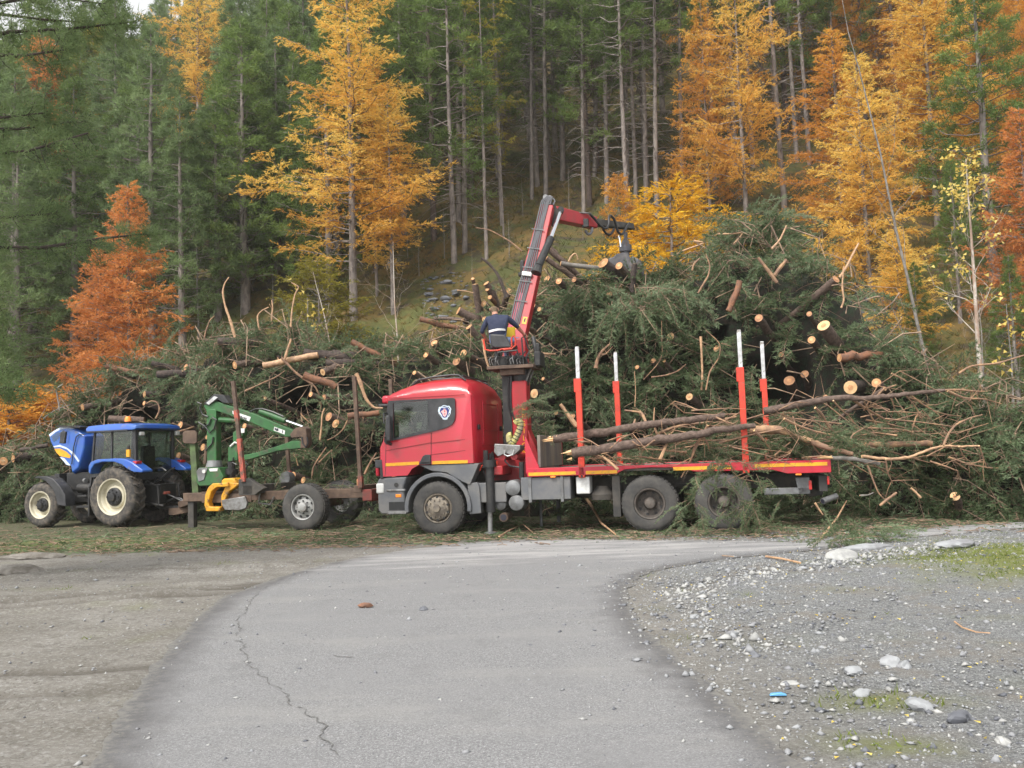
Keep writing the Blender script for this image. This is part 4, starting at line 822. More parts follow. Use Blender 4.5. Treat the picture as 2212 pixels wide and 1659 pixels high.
def place_boughs(name, P, D, S, T, bare, core=None, extra=None, parent=None):
    """one heap: every bough a transformed copy of a few bough shapes, joined"""
    Vs, Ts, Ms, ts = [], [], [], []; n0 = 0; kind = np.where(bare, 5 + rng.integers(0, 2, len(P)), rng.integers(0, 5, len(P)))
    X = unit(D); up = np.tile([0, 0, 1.0], (len(P), 1)) + rng.normal(size=(len(P), 3)) * .45; Y = unit(np.cross(up, X)); Z = np.cross(X, Y); RM = np.stack([X, Y, Z], -1) * S[:, None, None]
    for k in range(7):
        idx = np.where(kind == k)[0]
        if not len(idx): continue
        Vw, Tw, Vc, Tc = (BOUGHS + BAREB)[k]
        for V_, T_, mi in ((Vw, Tw, 1), (Vc, Tc, 0)):
            if not len(V_): continue
            A = np.einsum('nij,vj->nvi', RM[idx], V_) + P[idx][:, None, :]; m = len(idx); nv = len(V_)
            Vs.append(A.reshape(-1, 3)); Ts.append((T_[None] + (np.arange(m) * nv)[:, None, None]).reshape(-1, 3) + n0); n0 += m * nv; Ms.append(np.full(m * len(T_), mi))
            jit = rng.normal(size=(m, nv // 3 + 1)) * .07; ts.append(np.clip(T[idx][:, None] + np.repeat(jit, 3, 1)[:, :nv], 0, 1).ravel())
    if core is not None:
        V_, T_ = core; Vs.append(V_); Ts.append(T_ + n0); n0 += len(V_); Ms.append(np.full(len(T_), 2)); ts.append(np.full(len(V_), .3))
    if extra is not None:
        V_, T_, _, t_ = extra.arrays(); Vs.append(V_); Ts.append(T_ + n0); n0 += len(V_); Ms.append(np.full(len(T_), 1)); ts.append(t_)
    me = npmesh(name, np.concatenate(Vs), np.concatenate(Ts), [M['brush'], M['twig'], M['core']], np.concatenate(Ms), np.concatenate(ts))
    return link(name, me, parent)
M['core'] = mat('heap_core_shade', (.012, .014, .009), .95, col2=(.03, .02, .014), ns=9, col3=(.018, .03, .015), ns3=5, bump=1)  # core sheet under the boughs: the heap's inner shade put into a near-black colour
def surf(x, q):
    yt = np.interp(x, PXT, PYT); zt = np.interp(x, PXT, PZT); yf = np.interp(x, _fx, _fy); qq = np.minimum(q, 1)
    y = yf + (yt - yf) * q; z = zt * (1 - (1 - qq) ** 2.4) ** (1 / 2.0) - np.maximum(q - 1, 0) * .5
    return np.stack([x, y, z], -1)
def heap(name, x0, x1, n, cov=1.0):
    gx = np.linspace(x0 - .2, x1 + .2, int((x1 - x0) * 6)); gq = np.concatenate([np.linspace(0, .3, 8), np.linspace(.35, 1, 9), np.linspace(1.2, 2.2, 4)]); A, B_ = np.meshgrid(gx, gq)
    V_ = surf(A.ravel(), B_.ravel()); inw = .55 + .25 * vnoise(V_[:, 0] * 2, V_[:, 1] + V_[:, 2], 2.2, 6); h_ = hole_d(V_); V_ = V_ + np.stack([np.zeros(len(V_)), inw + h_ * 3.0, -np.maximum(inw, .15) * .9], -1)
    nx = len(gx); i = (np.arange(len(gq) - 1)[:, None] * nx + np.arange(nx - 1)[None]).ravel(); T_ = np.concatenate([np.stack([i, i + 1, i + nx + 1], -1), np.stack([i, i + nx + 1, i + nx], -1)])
    x = rng.uniform(x0, x1, n); _s = rng.uniform(0, 1, n); q = np.where(rng.uniform(size=n) < .84, 1 - (1 - _s ** 2) ** (1 / 2.4), rng.uniform(.5, 1.5, n)); P = surf(x, q)
    # clumps: brush lies in lobes with dark gaps between
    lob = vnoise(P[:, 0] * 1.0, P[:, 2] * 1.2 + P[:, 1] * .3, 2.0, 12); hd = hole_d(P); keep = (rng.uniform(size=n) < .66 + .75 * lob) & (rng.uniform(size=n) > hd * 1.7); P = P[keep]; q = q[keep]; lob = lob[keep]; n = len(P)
    nrm = np.stack([rng.normal(size=n) * .75, -1.05 + .9 * q * rng.uniform(.3, 1, n), .15 + .5 * q + rng.normal(size=n) * .5 - .35 * (q < .8)], -1)
    P = P + np.stack([rng.normal(size=n) * .1, rng.normal(size=n) * .14 + .28, rng.normal(size=n) * .12], -1) - unit(nrm) * .35 + np.stack([0 * lob, -lob * .22, 0 * lob], -1)
    S = rng.uniform(.42, .95, n) * np.where(q > .8, .85, 1); T = np.clip(.53 + .34 * vnoise(P[:, 0], P[:, 2] * 1.2, 1.6, 31) + rng.normal(size=n) * .17 + .12 * (q > .8), .02, .98)
    bare = rng.uniform(size=n) < (.08 if x0 > 0 else .19)
    ex = NP()
    for k in range(int((x1 - x0) * 34)):
        xx = rng.uniform(x0, x1); qq = rng.uniform(0, 1.1) ** 1.3; p_ = surf(np.array([xx]), np.array([qq]))[0] + [0, rng.uniform(-.25, .15), 0]; d = unit(np.array([rng.normal(), -.35 + rng.normal() * .4, rng.normal() * .8 + .25 * (qq > .7)])); L = rng.uniform(.4, 1.5); c_ = rng.normal(size=3) * .18 * L
        ex.tube([p_ - d * L * .5, p_ + c_, p_ + d * L * .5 + c_ * .3 + [0, 0, -.06]], np.array([1.3, 1, .4]) * rng.uniform(.006, .017), 4)
    return tag(place_boughs(name, P, nrm, S, T, bare, (V_, T_), ex), kind='stuff')
heap('brush_heap', -19, 1.2, 2300); heap('brush_heap', 1.2, 13, 2250)

# low skirt of brush on the ground in front of the right heap, and what hangs down over the lane
def patch(name, pts, n, sz=(.4, .8), flat=True, tint=.45, parent=None, kind='stuff', drop=0):
    pts = np.array(pts); k = rng.integers(0, len(pts), n); P = pts[k][:, :3] + rng.normal(size=(n, 3)) * pts[k][:, 3:4] * np.array([1, .6, .35]); 
    if flat: P[:, 2] = np.maximum(P[:, 2], .05)
    D = np.stack([rng.normal(size=n), rng.normal(size=n) * .7 - (.3 if flat else 0), rng.normal(size=n) * .3 - drop], -1)
    o = place_boughs(name, P, D, rng.uniform(*sz, n), np.clip(tint + rng.normal(size=n) * .14, 0, 1), rng.uniform(size=n) < .15, parent=parent)
    return tag(o, kind=kind) if kind else o
def g4(u, v, r_, z=.12): p_ = gnd(u, v); return (p_[0], p_[1], z, r_)
patch('ground_brush', [g4(1750, 1120, .5), g4(1900, 1110, .6), g4(2050, 1100, .6), g4(2180, 1090, .6), g4(1650, 1140, .35), g4(1600, 1130, .3), g4(1250, 1130, .25), g4(1080, 1145, .15), g4(1000, 1130, .25)], 150, (.2, .5))
patch('ground_brush', [g4(300, 1125, .5), g4(520, 1128, .5), g4(780, 1132, .5), g4(880, 1140, .3), g4(60, 1118, .5)], 90, (.2, .5))

# ---------------- logs: cut stems one can count ----------------
def log(u, v, rpx, tail, label, L=2.0, bark='bark', cut='cut', out=.12, dy=.55, taper=.9, D=None, grp=None):
    """cut end seen at (u,v); tail = direction in which the stem runs away in the picture; dy = how much it runs away in depth"""
    P = pile_hit(u, v) if D is None else at(u, v, D)
    P = P - unit(ray(u, v)) * (out if out < .1 else (.75 if L < 1.6 and 'L' else .5)) if D is None else P - unit(ray(u, v)) * .75
    r_ = rpx * P[1] / FPX; n = unit(np.array(tail, float)); d = unit(CR * n[0] * (1 - dy) - CU * n[1] * (1 - dy) + np.array([0, 1, 0]) * dy)
    mb = MB(); k = 7; s = np.linspace(0, 1, k)[:, None]; pts = d * s * L + np.random.default_rng(int(u * 3 + v)).normal(size=(k, 3)) * .012 * (s > 0); rr = r_ * (1 - s[:, 0] * (1 - taper)); rr[1:] *= 1 + np.random.default_rng(int(u + v)).normal(size=k - 1) * .05
    mb.tube(pts, rr, 14, 0, 1)
    R = np.random.default_rng(int(u * 11 + v))
    for j in range(2):   # stubs of sawn branches
        q = R.uniform(.15, .8); b_ = d * q * L; dd = unit(R.normal(size=3)); mb.tube([b_, b_ + dd * (r_ * 1.5 + .02)], [.22 * r_, .16 * r_], 5, 0, 1)
    o = mb.build('log', [M[bark], M[cut]], smooth=50); o.location = P
    # annual rings and the crack: a slightly proud heartwood disc
    mb = MB(); c_ = -d * .004; mb.tube([c_, c_ - d * .003], [r_ * .42, r_ * .40], 10); h_ = mb.build('heartwood', M['cutpale'] if cut == 'cut' else M['cut'], o, smooth=0)
    return tag(o, label, 'log', grp)
LOGS = [
 # above and around the operator
 (1026, 614, 7.5, (5, 40), 'upright pale ended log, biggest of the bunch left of the crane boom', {'L': 1.3, 'dy': .2}), (1021, 602, 4, (1, 3), 'small log end peeping over the upright one left of the boom', {}),
 (1050, 612, 7, (14, 22), 'orange ended log just right of the upright one', {'dy': .3}), (1052.5, 625, 4.5, (12, 14), 'little log end below the orange one near the boom', {}),
 (1099, 628, 7, (-3, 8), 'yellowish log end touching the left edge of the crane boom', {}), (1045, 656, 7, (14, 8), 'log end directly above the seated man\'s head', {}),
 (1058, 642, 5, (20, 16), 'split pale log lying across the bunch above the man', {'bark': 'barkred'}), (990, 671, 9, (44, 20), 'long dark log pointing left, above and left of the man', {'L': 1.1, 'dy': .15}),
 (1029, 690, 4.5, (-10, -2), 'small round end right of the long dark log', {}), (1046, 689, 6, (8, 4), 'log end hidden partly behind the man\'s shoulder', {}),
 (1013, 706, 8, (26, 30), 'pale ended thick log slanting down behind the man\'s arm', {'L': 1.1, 'dy': .25}), (999, 691, 4, (5, 3), 'small log end between the long dark log and the slanting one', {}),
 (1001, 763, 8.5, (12, 6), 'round orange log end lower left of the operator seat', {}), (986, 780, 10, (8, 5), 'dull brown log end left of the crane platform', {'cut': 'cutdull'}),
 (920, 766, 7, (14, 10), 'pale round log end right above the rear of the cab roof rail', {}), (938, 741, 8, (12, 16), 'orange log stub tilted in green brush above the cab', {'bark': 'barkdark'}),
 (907, 689, 6, (48, 12), 'reddish debarked log pointing left above the cab', {'L': 1.1, 'dy': .1, 'bark': 'barkred'}), (895, 805, 5, (5, 4), 'small bright log end just above the cab roof front', {}),
 # right of the boom
 (1174, 519, 6.5, (30, 30), 'topmost pale log end just right of the crane cylinder', {'L': 1.3, 'dy': .2, 'D': 24.2}), (1186, 540, 6, (34, 26), 'second log from the top right of the crane cylinder', {'L': 1.5, 'dy': .2, 'D': 24.1}),
 (1180, 558, 6, (40, 26), 'third dark log of the fan right of the crane cylinder', {'L': 1.7, 'dy': .2, 'D': 24}), (1211, 569, 5.5, (44, 4), 'greyish log lying level below the fan of logs', {'L': 1.4, 'dy': .15, 'D': 23.9, 'bark': 'bareGrey'}),
 (1181, 603, 9, (26, 16), 'ragged orange log end below the fan of logs', {'bark': 'barkdark', 'dy': .4}), (1207, 607, 7.5, (20, 12), 'round pale log end beside the ragged orange one', {}), (1240, 604, 6, (8, 4), 'dull small log end right of the round pale pair', {'cut': 'cutdull'}),
 (1303, 568, 13, (26, 16), 'thick orange log end just left of the grapple', {'L': 1.0, 'D': 23.2, 'bark': 'barkdark', 'dy': .4}), (1337, 574, 8.5, (12, 8), 'orange log end held right under the grapple', {'D': 23.1, 'L': .8}), (1371, 570, 6, (-2, 22), 'dark upright stub with pale end at the right side of the grapple', {'D': 22.9, 'L': .7, 'bark': 'barkdark', 'dy': .1}),
 (1317, 635, 8.5, (6, 4), 'brown log end in the green brush below the thick orange one', {'cut': 'cutdull'}), (1148, 660, 9, (8, 5), 'weathered log end just right of the boom foot', {}), (1165, 668, 5.5, (4, 3), 'small pale end beside the weathered one at the boom foot', {}), (1137, 706, 6, (4, 2), 'log end behind the operator\'s hand', {}),
 (1448, 727, 9, (5, 2), 'clean oval log end alone in dark brush above the second red stake', {'cut': 'cutpale'}), (1574, 672, 7, (12, -30), 'reddish stick log standing out of the dark brush', {'L': .75, 'bark': 'barkred', 'dy': .1}),
 (1639, 687, 9, (6, 4), 'dull log end under the tangle of dead twigs', {'cut': 'cutdull'}), (1748, 678, 6, (5, 3), 'small dull log end left above the largest pale one', {'cut': 'cutdull'}), (1779, 703, 14, (30, 26), 'largest bright pale log end high on the right of the heap', {'cut': 'cutpale', 'L': 1.3, 'dy': .4}),
 (1753, 734, 8.5, (5, 3), 'oval orange log end below the largest bright one', {}), (1806, 603, 9, (-4, 4), 'dull round log end at the foot of the forked pale branch', {'cut': 'cutdull'}),
 (1813, 773, 9, (40, -4), 'broken splintered log over the dark hollow', {'L': .9, 'dy': .1, 'bark': 'barkred'}), (1705, 822, 12, (3, 3), 'dim large log end deep inside the dark hollow', {'cut': 'cutdull', 'out': -.6}), (1738, 808, 9, (3, 3), 'dim smaller log end deep inside the dark hollow', {'cut': 'cutdull', 'out': -.6}), (1687, 766, 6, (3, 2), 'faint log end at the top of the dark hollow', {'cut': 'cutdull', 'out': -.3}),
 (1837, 837, 14.5, (22, -3), 'big pale yellow log end above the dead branches on the right', {'cut': 'cutpale', 'bark': 'barkdark'}), (1893, 827, 10, (8, 2), 'torn orange log end right of the big pale yellow one', {}), (1911, 839, 5, (-6, 6), 'tiny round log end at the right of the torn orange one', {'cut': 'cutpale'}), (1783, 857, 5, (3, 2), 'small dull log end left below the big pale yellow one', {'cut': 'cutdull'}),
 (1154, 850, 10, (16, 4), 'bright round log end right behind the crane column ladder', {'cut': 'cutpale', 'bark': 'barkdark'}), (1173, 818, 4, (3, 2), 'tiny pale log end above the bright round one by the ladder', {}), (1201, 892, 5, (4, 2), 'small log end left of the leaning bare pole', {}), (1237, 899, 6, (3, 2), 'dull log end beside the top of the first red stake', {'cut': 'cutdull'}),
 (1376, 793, 5, (3, 2), 'small log end near the top of the second white tipped stake', {}), (1411, 779, 6, (3, 2), 'dull log end right of the second white tipped stake', {'cut': 'cutdull'}), (1434, 780, 4, (3, 2), 'tiny pale log end in dark brush right of second stake', {}), (1489, 857, 8, (4, 2), 'tilted pale log end between second and third red stakes', {'cut': 'cutpale'}), (1548, 753, 7, (4, 2), 'brown log end left of the tallest white tipped stake', {'cut': 'cutdull'}), (1312, 930, 5, (4, 2), 'small log end behind the deck between the first two stakes', {}), (1424, 915, 5, (4, 2), 'log end just above the upper trunk on the deck', {'cut': 'cutdull'}),
 # left heap
 (227, 791, 6, (52, 10), 'reddish log sticking out left at the top of the left heap', {'L': 1.0, 'dy': .1, 'bark': 'barkred', 'cut': 'cutpale'}), (232, 799, 5, (20, 6), 'small log end just beneath the reddish protruding one', {}), (328, 784, 6, (26, 6), 'dark short log above the long black one on the left heap', {'L': .8, 'dy': .15, 'bark': 'barkdark', 'cut': 'cutdull'}), (340, 809, 8, (54, -4), 'black log with pale oval end lying level on the left heap', {'L': 1.1, 'dy': .1, 'bark': 'barkdark', 'cut': 'cutpale'}),
 (471, 738, 9, (78, 2), 'thick black log lying on the summit of the left heap', {'L': 1.3, 'dy': .05, 'bark': 'barkdark', 'D': 27.1}), (401, 793, 7.5, (4, 2), 'log end between the level black log and the drooping bough', {'cut': 'cutdull'}), (507, 789, 8.5, (10, -3), 'round log end at the right of the drooping green bough', {}), (568, 790, 7, (86, -17), 'long pale debarked bough log reaching the black logs', {'L': 1.5, 'dy': .05, 'bark': 'peeled'}),
 (657, 764, 12, (60, 5), 'thickest black log on the right shoulder of the left heap', {'L': 1.3, 'dy': .08, 'bark': 'barkdark', 'D': 26.0}), (718, 764, 9.5, (90, 8), 'black log right behind the thickest black one', {'L': 1.4, 'dy': .08, 'bark': 'barkdark', 'D': 26.1}), (704, 785, 9, (60, -2), 'lower black log with round orange end', {'L': 1.2, 'dy': .1, 'bark': 'barkdark', 'D': 25.8}), (741, 782, 8, (70, 4), 'dark log tucked right of the lower orange ended one', {'L': 1.1, 'dy': .1, 'bark': 'barkdark', 'D': 25.9}),
 (656, 810, 8.5, (38, 13), 'reddish log slanting down right below the black logs', {'L': .9, 'dy': .1, 'bark': 'barkred', 'cut': 'cutpale'}), (697, 804, 7.5, (6, -5), 'pale log end under the lower black log', {'cut': 'cutpale'}), (759, 738, 6.5, (68, 34), 'thin reddish log sloping down to the right on the heap', {'L': 1.4, 'dy': .1, 'bark': 'barkred', 'cut': 'cutpale', 'D': 25.9}),
 (312, 852, 7.5, (20, -4), 'log end in the dark pocket above the tractor', {'bark': 'barkdark'}), (311, 871, 5, (4, 2), 'small log end below the dark pocket above the tractor', {}), (402, 861, 4.5, (-6, 8), 'small bright log end right of the dark pocket', {}), (383, 874, 6.5, (22, -12), 'log end with dark stem rising right, above the tractor', {'bark': 'barkdark'}), (178, 880, 7, (22, -6), 'log end at the left flank above the raised bonnet', {}), (389, 918, 8, (4, 2), 'log end just right of the orange beacon', {}), (235, 905, 8, (60, 2), 'dull log right behind the tractor cab roof', {'L': 1.0, 'dy': .1, 'cut': 'cutdull'}),
 (671, 852, 6, (4, 2), 'log end above the green loader boom', {}), (572, 861, 5, (4, 2), 'small log end close to the tip of the leaning rusty stake', {}), (710, 900, 10, (4, 2), 'upper of two stacked brown log ends right of the loader', {'cut': 'cutdull'}), (725, 915, 9.5, (4, 2), 'lower of two stacked brown log ends right of the loader', {}), (751, 899, 7, (36, -4), 'reddish level log right of the stacked pair', {'L': .8, 'dy': .1, 'bark': 'barkred'}), (700, 858, 6, (30, -2), 'half hidden log above the stacked pair', {'cut': 'cutdull'}),
 (632, 1028, 9, (5, 2), 'log end low behind the trailer bunk', {}), (655, 1037, 7, (4, 2), 'smaller log end beside the low one behind the trailer', {}), (497, 849, 0.1, (1, 1), None, {}),
 (385, 985, 8, (4, 2), 'log end just above the far blue mudguard', {}), (394, 1000, 6, (4, 2), 'small log end right of the far blue mudguard', {}), (438, 966, 8, (4, 2), 'cluster log end behind the square brown sign box', {}), (449, 944, 6, (3, 8), 'small upright log end behind the green loader mast foot', {}), (528, 920, 6, (4, 2), 'orange log end behind the green loader mast', {}), (447, 1008, 5, (4, 2), 'log end above the loader pedestal', {}),
 (7, 996, 9, (-3, 1), 'orange log end cut by the left edge of the frame', {}), (28, 989, 10, (22, -4), 'rough orange log end at the far left beside the green brush', {'bark': 'barkdark'}), (45, 972, 5, (34, -6), 'dark log on top of the far left pair', {'L': .8, 'dy': .1, 'bark': 'barkdark', 'cut': 'cutdull'}),
 (2063, 1072, 10, (12, 10), 'broken pale log stump end on the brush at the right', {'cut': 'cutpale', 'L': .5}),
]
for u, v, r_, tl, lb, kw in LOGS:
    if lb: log(u, v, r_, tl, lb, **kw)

# ---------------- bare branches standing out of the heaps ----------------
def stick(pts, w0, w1, label, m='peeled', D=None, lift=.12, forks=(), name='bare_branch', dd=0):
    D0 = (pile_hit(*pts[0])[1] - .7) if D is None else D - .5
    W_ = [at(u, v, D0 + dd * i / len(pts)) for i, (u, v) in enumerate(pts)]
    mb = MB()
    def smooth_(W_):
        W_ = np.array(W_); t = np.linspace(0, 1, len(W_)); tt = np.linspace(0, 1, len(W_) * 3 - 2); A = np.stack([np.interp(tt, t, W_[:, i]) for i in range(3)], -1)
        if len(W_) > 2: B_ = A.copy(); B_[1:-1] = (A[:-2] + A[1:-1] * 2 + A[2:]) / 4; A = B_
        return A
    A = smooth_(W_); s = D0 / FPX; R = np.random.default_rng(int(pts[0][0])); rr = np.linspace(w0, w1, len(A)) * s / 2 * (1 + .12 * R.normal(size=len(A)))
    mb.tube(A, np.maximum(rr, .003), 7, 0, 1)
    for fp in forks:
        F_ = smooth_([at(u, v, D0 + R.normal() * .08) for u, v in fp]); mb.tube(F_, np.maximum(np.linspace(w1 * 1.1, w1 * .5, len(F_)) * s / 2, .003), 5, 0, 1)
    return tag(mb.build(name, [M[m], M['cutpale']], smooth=50), label, 'branch')
Zp = lambda z, L: [z(*q) for q in L]
ST = [
 (Zp(z8, [(1200, 490), (1170, 380), (1130, 270), (1115, 180), (1130, 120), (1160, 80)]), 6, 2.5, 'tall curved pale branch standing up from the left heap', {}),
 (Zp(z8, [(1580, 420), (1590, 290), (1610, 190), (1640, 145), (1585, 118)]), 4, 2, 'tall pale branch with hooked tip behind the left heap summit', {}),
 (Zp(z8, [(1365, 440), (1350, 340), (1385, 305), (1430, 285)]), 4, 2.5, 'short crooked pale branch left of the forked one', {}),
 (Zp(z8, [(1455, 400), (1448, 360), (1458, 290), (1450, 235)]), 4, 2.5, 'short forked pale branch on the left heap summit', {'forks': [Zp(z8, [(1455, 300), (1435, 265)])]}),
 (Zp(z8, [(990, 500), (1000, 450), (1030, 370), (1060, 345)]), 3.5, 2, 'thin twisted branch left of the tall curved one', {'m': 'peeledbrown'}),
 (Zp(z8, [(1540, 640), (1560, 570), (1585, 500)]), 6, 5, 'straight pale stub rising between the black logs', {}),
 (Zp(z8, [(1520, 630), (1620, 740), (1760, 830), (1790, 960), (1780, 1000)]), 6, 3, 'long brown branch sagging over the face of the left heap', {'m': 'peeledbrown'}),
 (Zp(z2, [(1680, 45), (1720, 130), (1760, 260), (1790, 310), (1850, 370), (1930, 370)]), 10, 4, 'bent peeled branch in front of the heap left of the cab mirror', {'m': 'peeled', 'D': 22.3, 'lift': 0}),
 (Zp(z2, [(1340, 670), (1355, 560), (1360, 430), (1385, 370)]), 5, 3, 'upright pale twig right of the green loader', {}),
 (Zp(z2, [(1600, 480), (1560, 570), (1480, 640), (1410, 670)]), 3.5, 2, 'curved thin branch below the reddish level log', {'m': 'peeledbrown'}),
 (Zp(z2, [(1265, 1040), (1275, 930), (1320, 850), (1400, 740)]), 4, 3, 'slanting twig behind the trailer tail', {'m': 'peeledbrown'}),
 (Zp(z2, [(1330, 880), (1430, 780), (1455, 765)]), 4, 3, 'short twig crossing behind the trailer stake', {'m': 'peeledbrown'}),
 (Zp(z2, [(1090, 790), (1120, 850), (1135, 910)]), 4, 2, 'bright peeled twig below the loader elbow', {}),
 (Zp(z2, [(640, 210), (790, 140), (930, 80), (1010, 20)]), 4, 2, 'long thin branch above the green loader boom', {'m': 'peeledbrown'}),
 (Zp(z2, [(1160, 420), (1190, 460), (1260, 520)]), 3, 2, 'thin twig above the loader cylinder rod', {'m': 'peeledbrown'}),
 (Zp(z2, [(1760, 990), (1800, 900), (1870, 790)]), 5, 4, 'reddish branch leaning on the truck cab front', {'m': 'peeledbrown', 'D': 21.6}),
 (Zp(z1, [(410, 330), (470, 280), (560, 230), (700, 190)]), 3, 2, 'grey arching branch above the raised blue bonnet', {'m': 'bareGrey'}),
 (Zp(z1, [(560, 260), (540, 130), (525, 50), (590, 5)]), 3.5, 2, 'thin upright grey branch left of the left heap', {'m': 'bareGrey'}),
 (Zp(z1, [(1460, 330), (1500, 250), (1480, 180), (1420, 160), (1370, 190)]), 4, 2, 'looped thin branch above the tractor beacon', {'m': 'peeledbrown'}),
 (Zp(z1, [(640, 80), (760, 85), (830, 140)]), 4, 2, 'thin branch fan at the left flank of the heap', {'m': 'peeledbrown'}),
 (Zp(z1, [(1650, 460), (1720, 440), (1820, 405)]), 5, 4, 'orange brown pole behind the square sign box', {'m': 'peeledbrown'}),
 (Zp(z6, [(400, 900), (360, 790), (320, 700), (250, 620), (195, 580)]), 9, 6, 'dark bowed stem rising left of the crane boom', {'m': 'barkdark', 'D': 24.2}),
 (Zp(z6, [(520, 525), (430, 450), (330, 390), (250, 350), (150, 337)]), 4, 2, 'long thin arching branch reaching left of the crane boom', {'m': 'peeledbrown', 'D': 24.4}),
 (Zp(z6, [(0, 840), (70, 845), (130, 860)]), 3, 2, 'thin pale stick left of the upright log bunch', {'D': 24.3}),
 (Zp(z6, [(895, 610), (920, 560), (955, 540), (970, 590)]), 5, 3, 'bent peeled branch above the level grey log', {'D': 23.9}),
 (Zp(z6, [(1115, 1465), (1130, 1380), (1170, 1320), (1230, 1270)]), 8, 4, 'forked reddish branch behind the second white tipped stake', {'m': 'peeledbrown', 'forks': [Zp(z6, [(1150, 1350), (1190, 1360), (1250, 1290)])]}),
 (Zp(z6, [(1140, 870), (1220, 950), (1290, 1030), (1410, 1060)]), 3, 1.5, 'thin brown branch across the dark green brush', {'m': 'peeledbrown'}),
 (Zp(z6, [(690, 1350), (740, 1350), (790, 1352)]), 5, 4, 'short pale stick right of the crane seat controls', {}),
 (Zp(z6, [(205, 1230), (220, 1340), (240, 1420), (260, 1475)]), 6, 4, 'long peeled stick hanging left of the crane seat', {}),
 (Zp(z7, [(1110, 200), (1180, 210), (1060, 250), (980, 290)]), 6, 3, 'pale branch lying along the crest of the right heap', {}),
 (Zp(z7, [(1240, 160), (1330, 158), (1400, 150), (1340, 215)]), 4, 3, 'light splintered branch on the crest near the bushy top', {}),
 (Zp(z7, [(1560, 245), (1610, 190), (1645, 110)]), 5, 3, 'thin pale branch on the bushy top of the right heap', {}),
 (Zp(z7, [(1590, 440), (1540, 370), (1480, 295)]), 9, 6, 'brown Y shaped stem, left arm, on the right heap', {'m': 'peeledbrown'}),
 (Zp(z7, [(1575, 400), (1610, 350), (1645, 310)]), 9, 8, 'brown Y shaped stem, right arm with cut end', {'m': 'peeledbrown'}),
 (Zp(z7, [(1960, 585), (1978, 540), (1965, 470), (1975, 345)]), 4.5, 3, 'pale drooping stick below the forked branch at the heap end', {}),
 (Zp(z7, [(1950, 410), (1985, 360), (2025, 280), (2062, 212)]), 6, 4, 'long straight pale branch pointing up at the right end of the heap', {}),
 (Zp(z7, [(1100, 370), (1110, 330), (1145, 300)]), 5, 4, 'stubby brown branch on the crest above the green bough', {'m': 'peeledbrown'}),
 (Zp(z7, [(1135, 500), (1170, 440), (1195, 400), (1205, 340), (1180, 280)]), 4, 3, 'crooked brown branch below the crest', {'m': 'peeledbrown'}),
 (Zp(z7, [(865, 985), (950, 975), (1020, 950), (1065, 910)]), 4, 2, 'thin curved branch between the second and third stakes', {'m': 'peeledbrown'}),
 (Zp(z7, [(1150, 750), (1155, 850), (1160, 960), (1155, 1060)]), 5.5, 5, 'vertical peeled strip of stem between the stakes', {}),
 (Zp(z7, [(1180, 1060), (1200, 950), (1260, 870), (1265, 790), (1180, 715)]), 3.5, 2, 'forked dead branch left of the tallest stake', {'m': 'peeledbrown', 'forks': [Zp(z7, [(1270, 790), (1330, 808)])]}),
 (Zp(z7, [(770, 1155), (775, 1060), (768, 950)]), 2.5, 1.5, 'thin upright twig between first two stake pairs', {'m': 'peeled'}),
 (Zp(z7, [(435, 1270), (390, 1210), (340, 1140)]), 9, 8, 'peeled pole leaning left against the first red stake', {'m': 'peeled', 'D': 19.8}),
 (Zp(z7, [(820, 1000), (930, 880), (925, 740), (925, 660)]), 2, 1.2, 'very thin hanging twig in the dark middle of the right heap', {'m': 'peeledbrown'}),
 (Zp(z5, [(160, 580), (165, 480), (155, 300), (165, 190)]), 0.1, .1, None, {}),
 (Zp(z10, [(1710, 150), (1800, 90), (2000, 75), (2100, 45), (2212, 10)]), 5, 3, 'long thin bough reaching right past the birch foot', {'m': 'peeledbrown', 'D': 17.8}),
 (Zp(z10, [(1190, 150), (1250, 180), (1310, 215)]), 4, 3, 'short twig above the dead branches', {'m': 'peeledbrown'}),
 (Zp(z10, [(945, 1092), (1010, 1090), (1050, 1070)]), 4, 2.5, 'grey forked twig near the exhaust pipe', {'m': 'bareGrey', 'D': 16.6}),
 (Zp(z10, [(600, 1150), (625, 1190), (660, 1240)]), 5, 3, 'pale broken stick under the truck tail', {'D': 16.9}),
 (Zp(z10, [(1100, 1170), (1160, 1120), (1230, 1070)]), 6, 5, 'reddish stick lying in the brush right of the exhaust pipe', {'m': 'peeledbrown', 'D': 16.3}),
 (Zp(z10, [(1005, 860), (1050, 980), (1090, 1080), (1180, 1160)]), 5, 2.5, 'reddish branch hanging down behind the truck tail', {'m': 'peeledbrown', 'D': 16.9}),
 (Zp(z10, [(1415, 1110), (1370, 1060), (1340, 1035)]), 5, 4, 'short pale stick in brush left of the broken stump', {'D': 16.4}),
]
for p_, a, b, lb, kw in ST:
    if lb: stick(p_, a, b, lb, **kw)
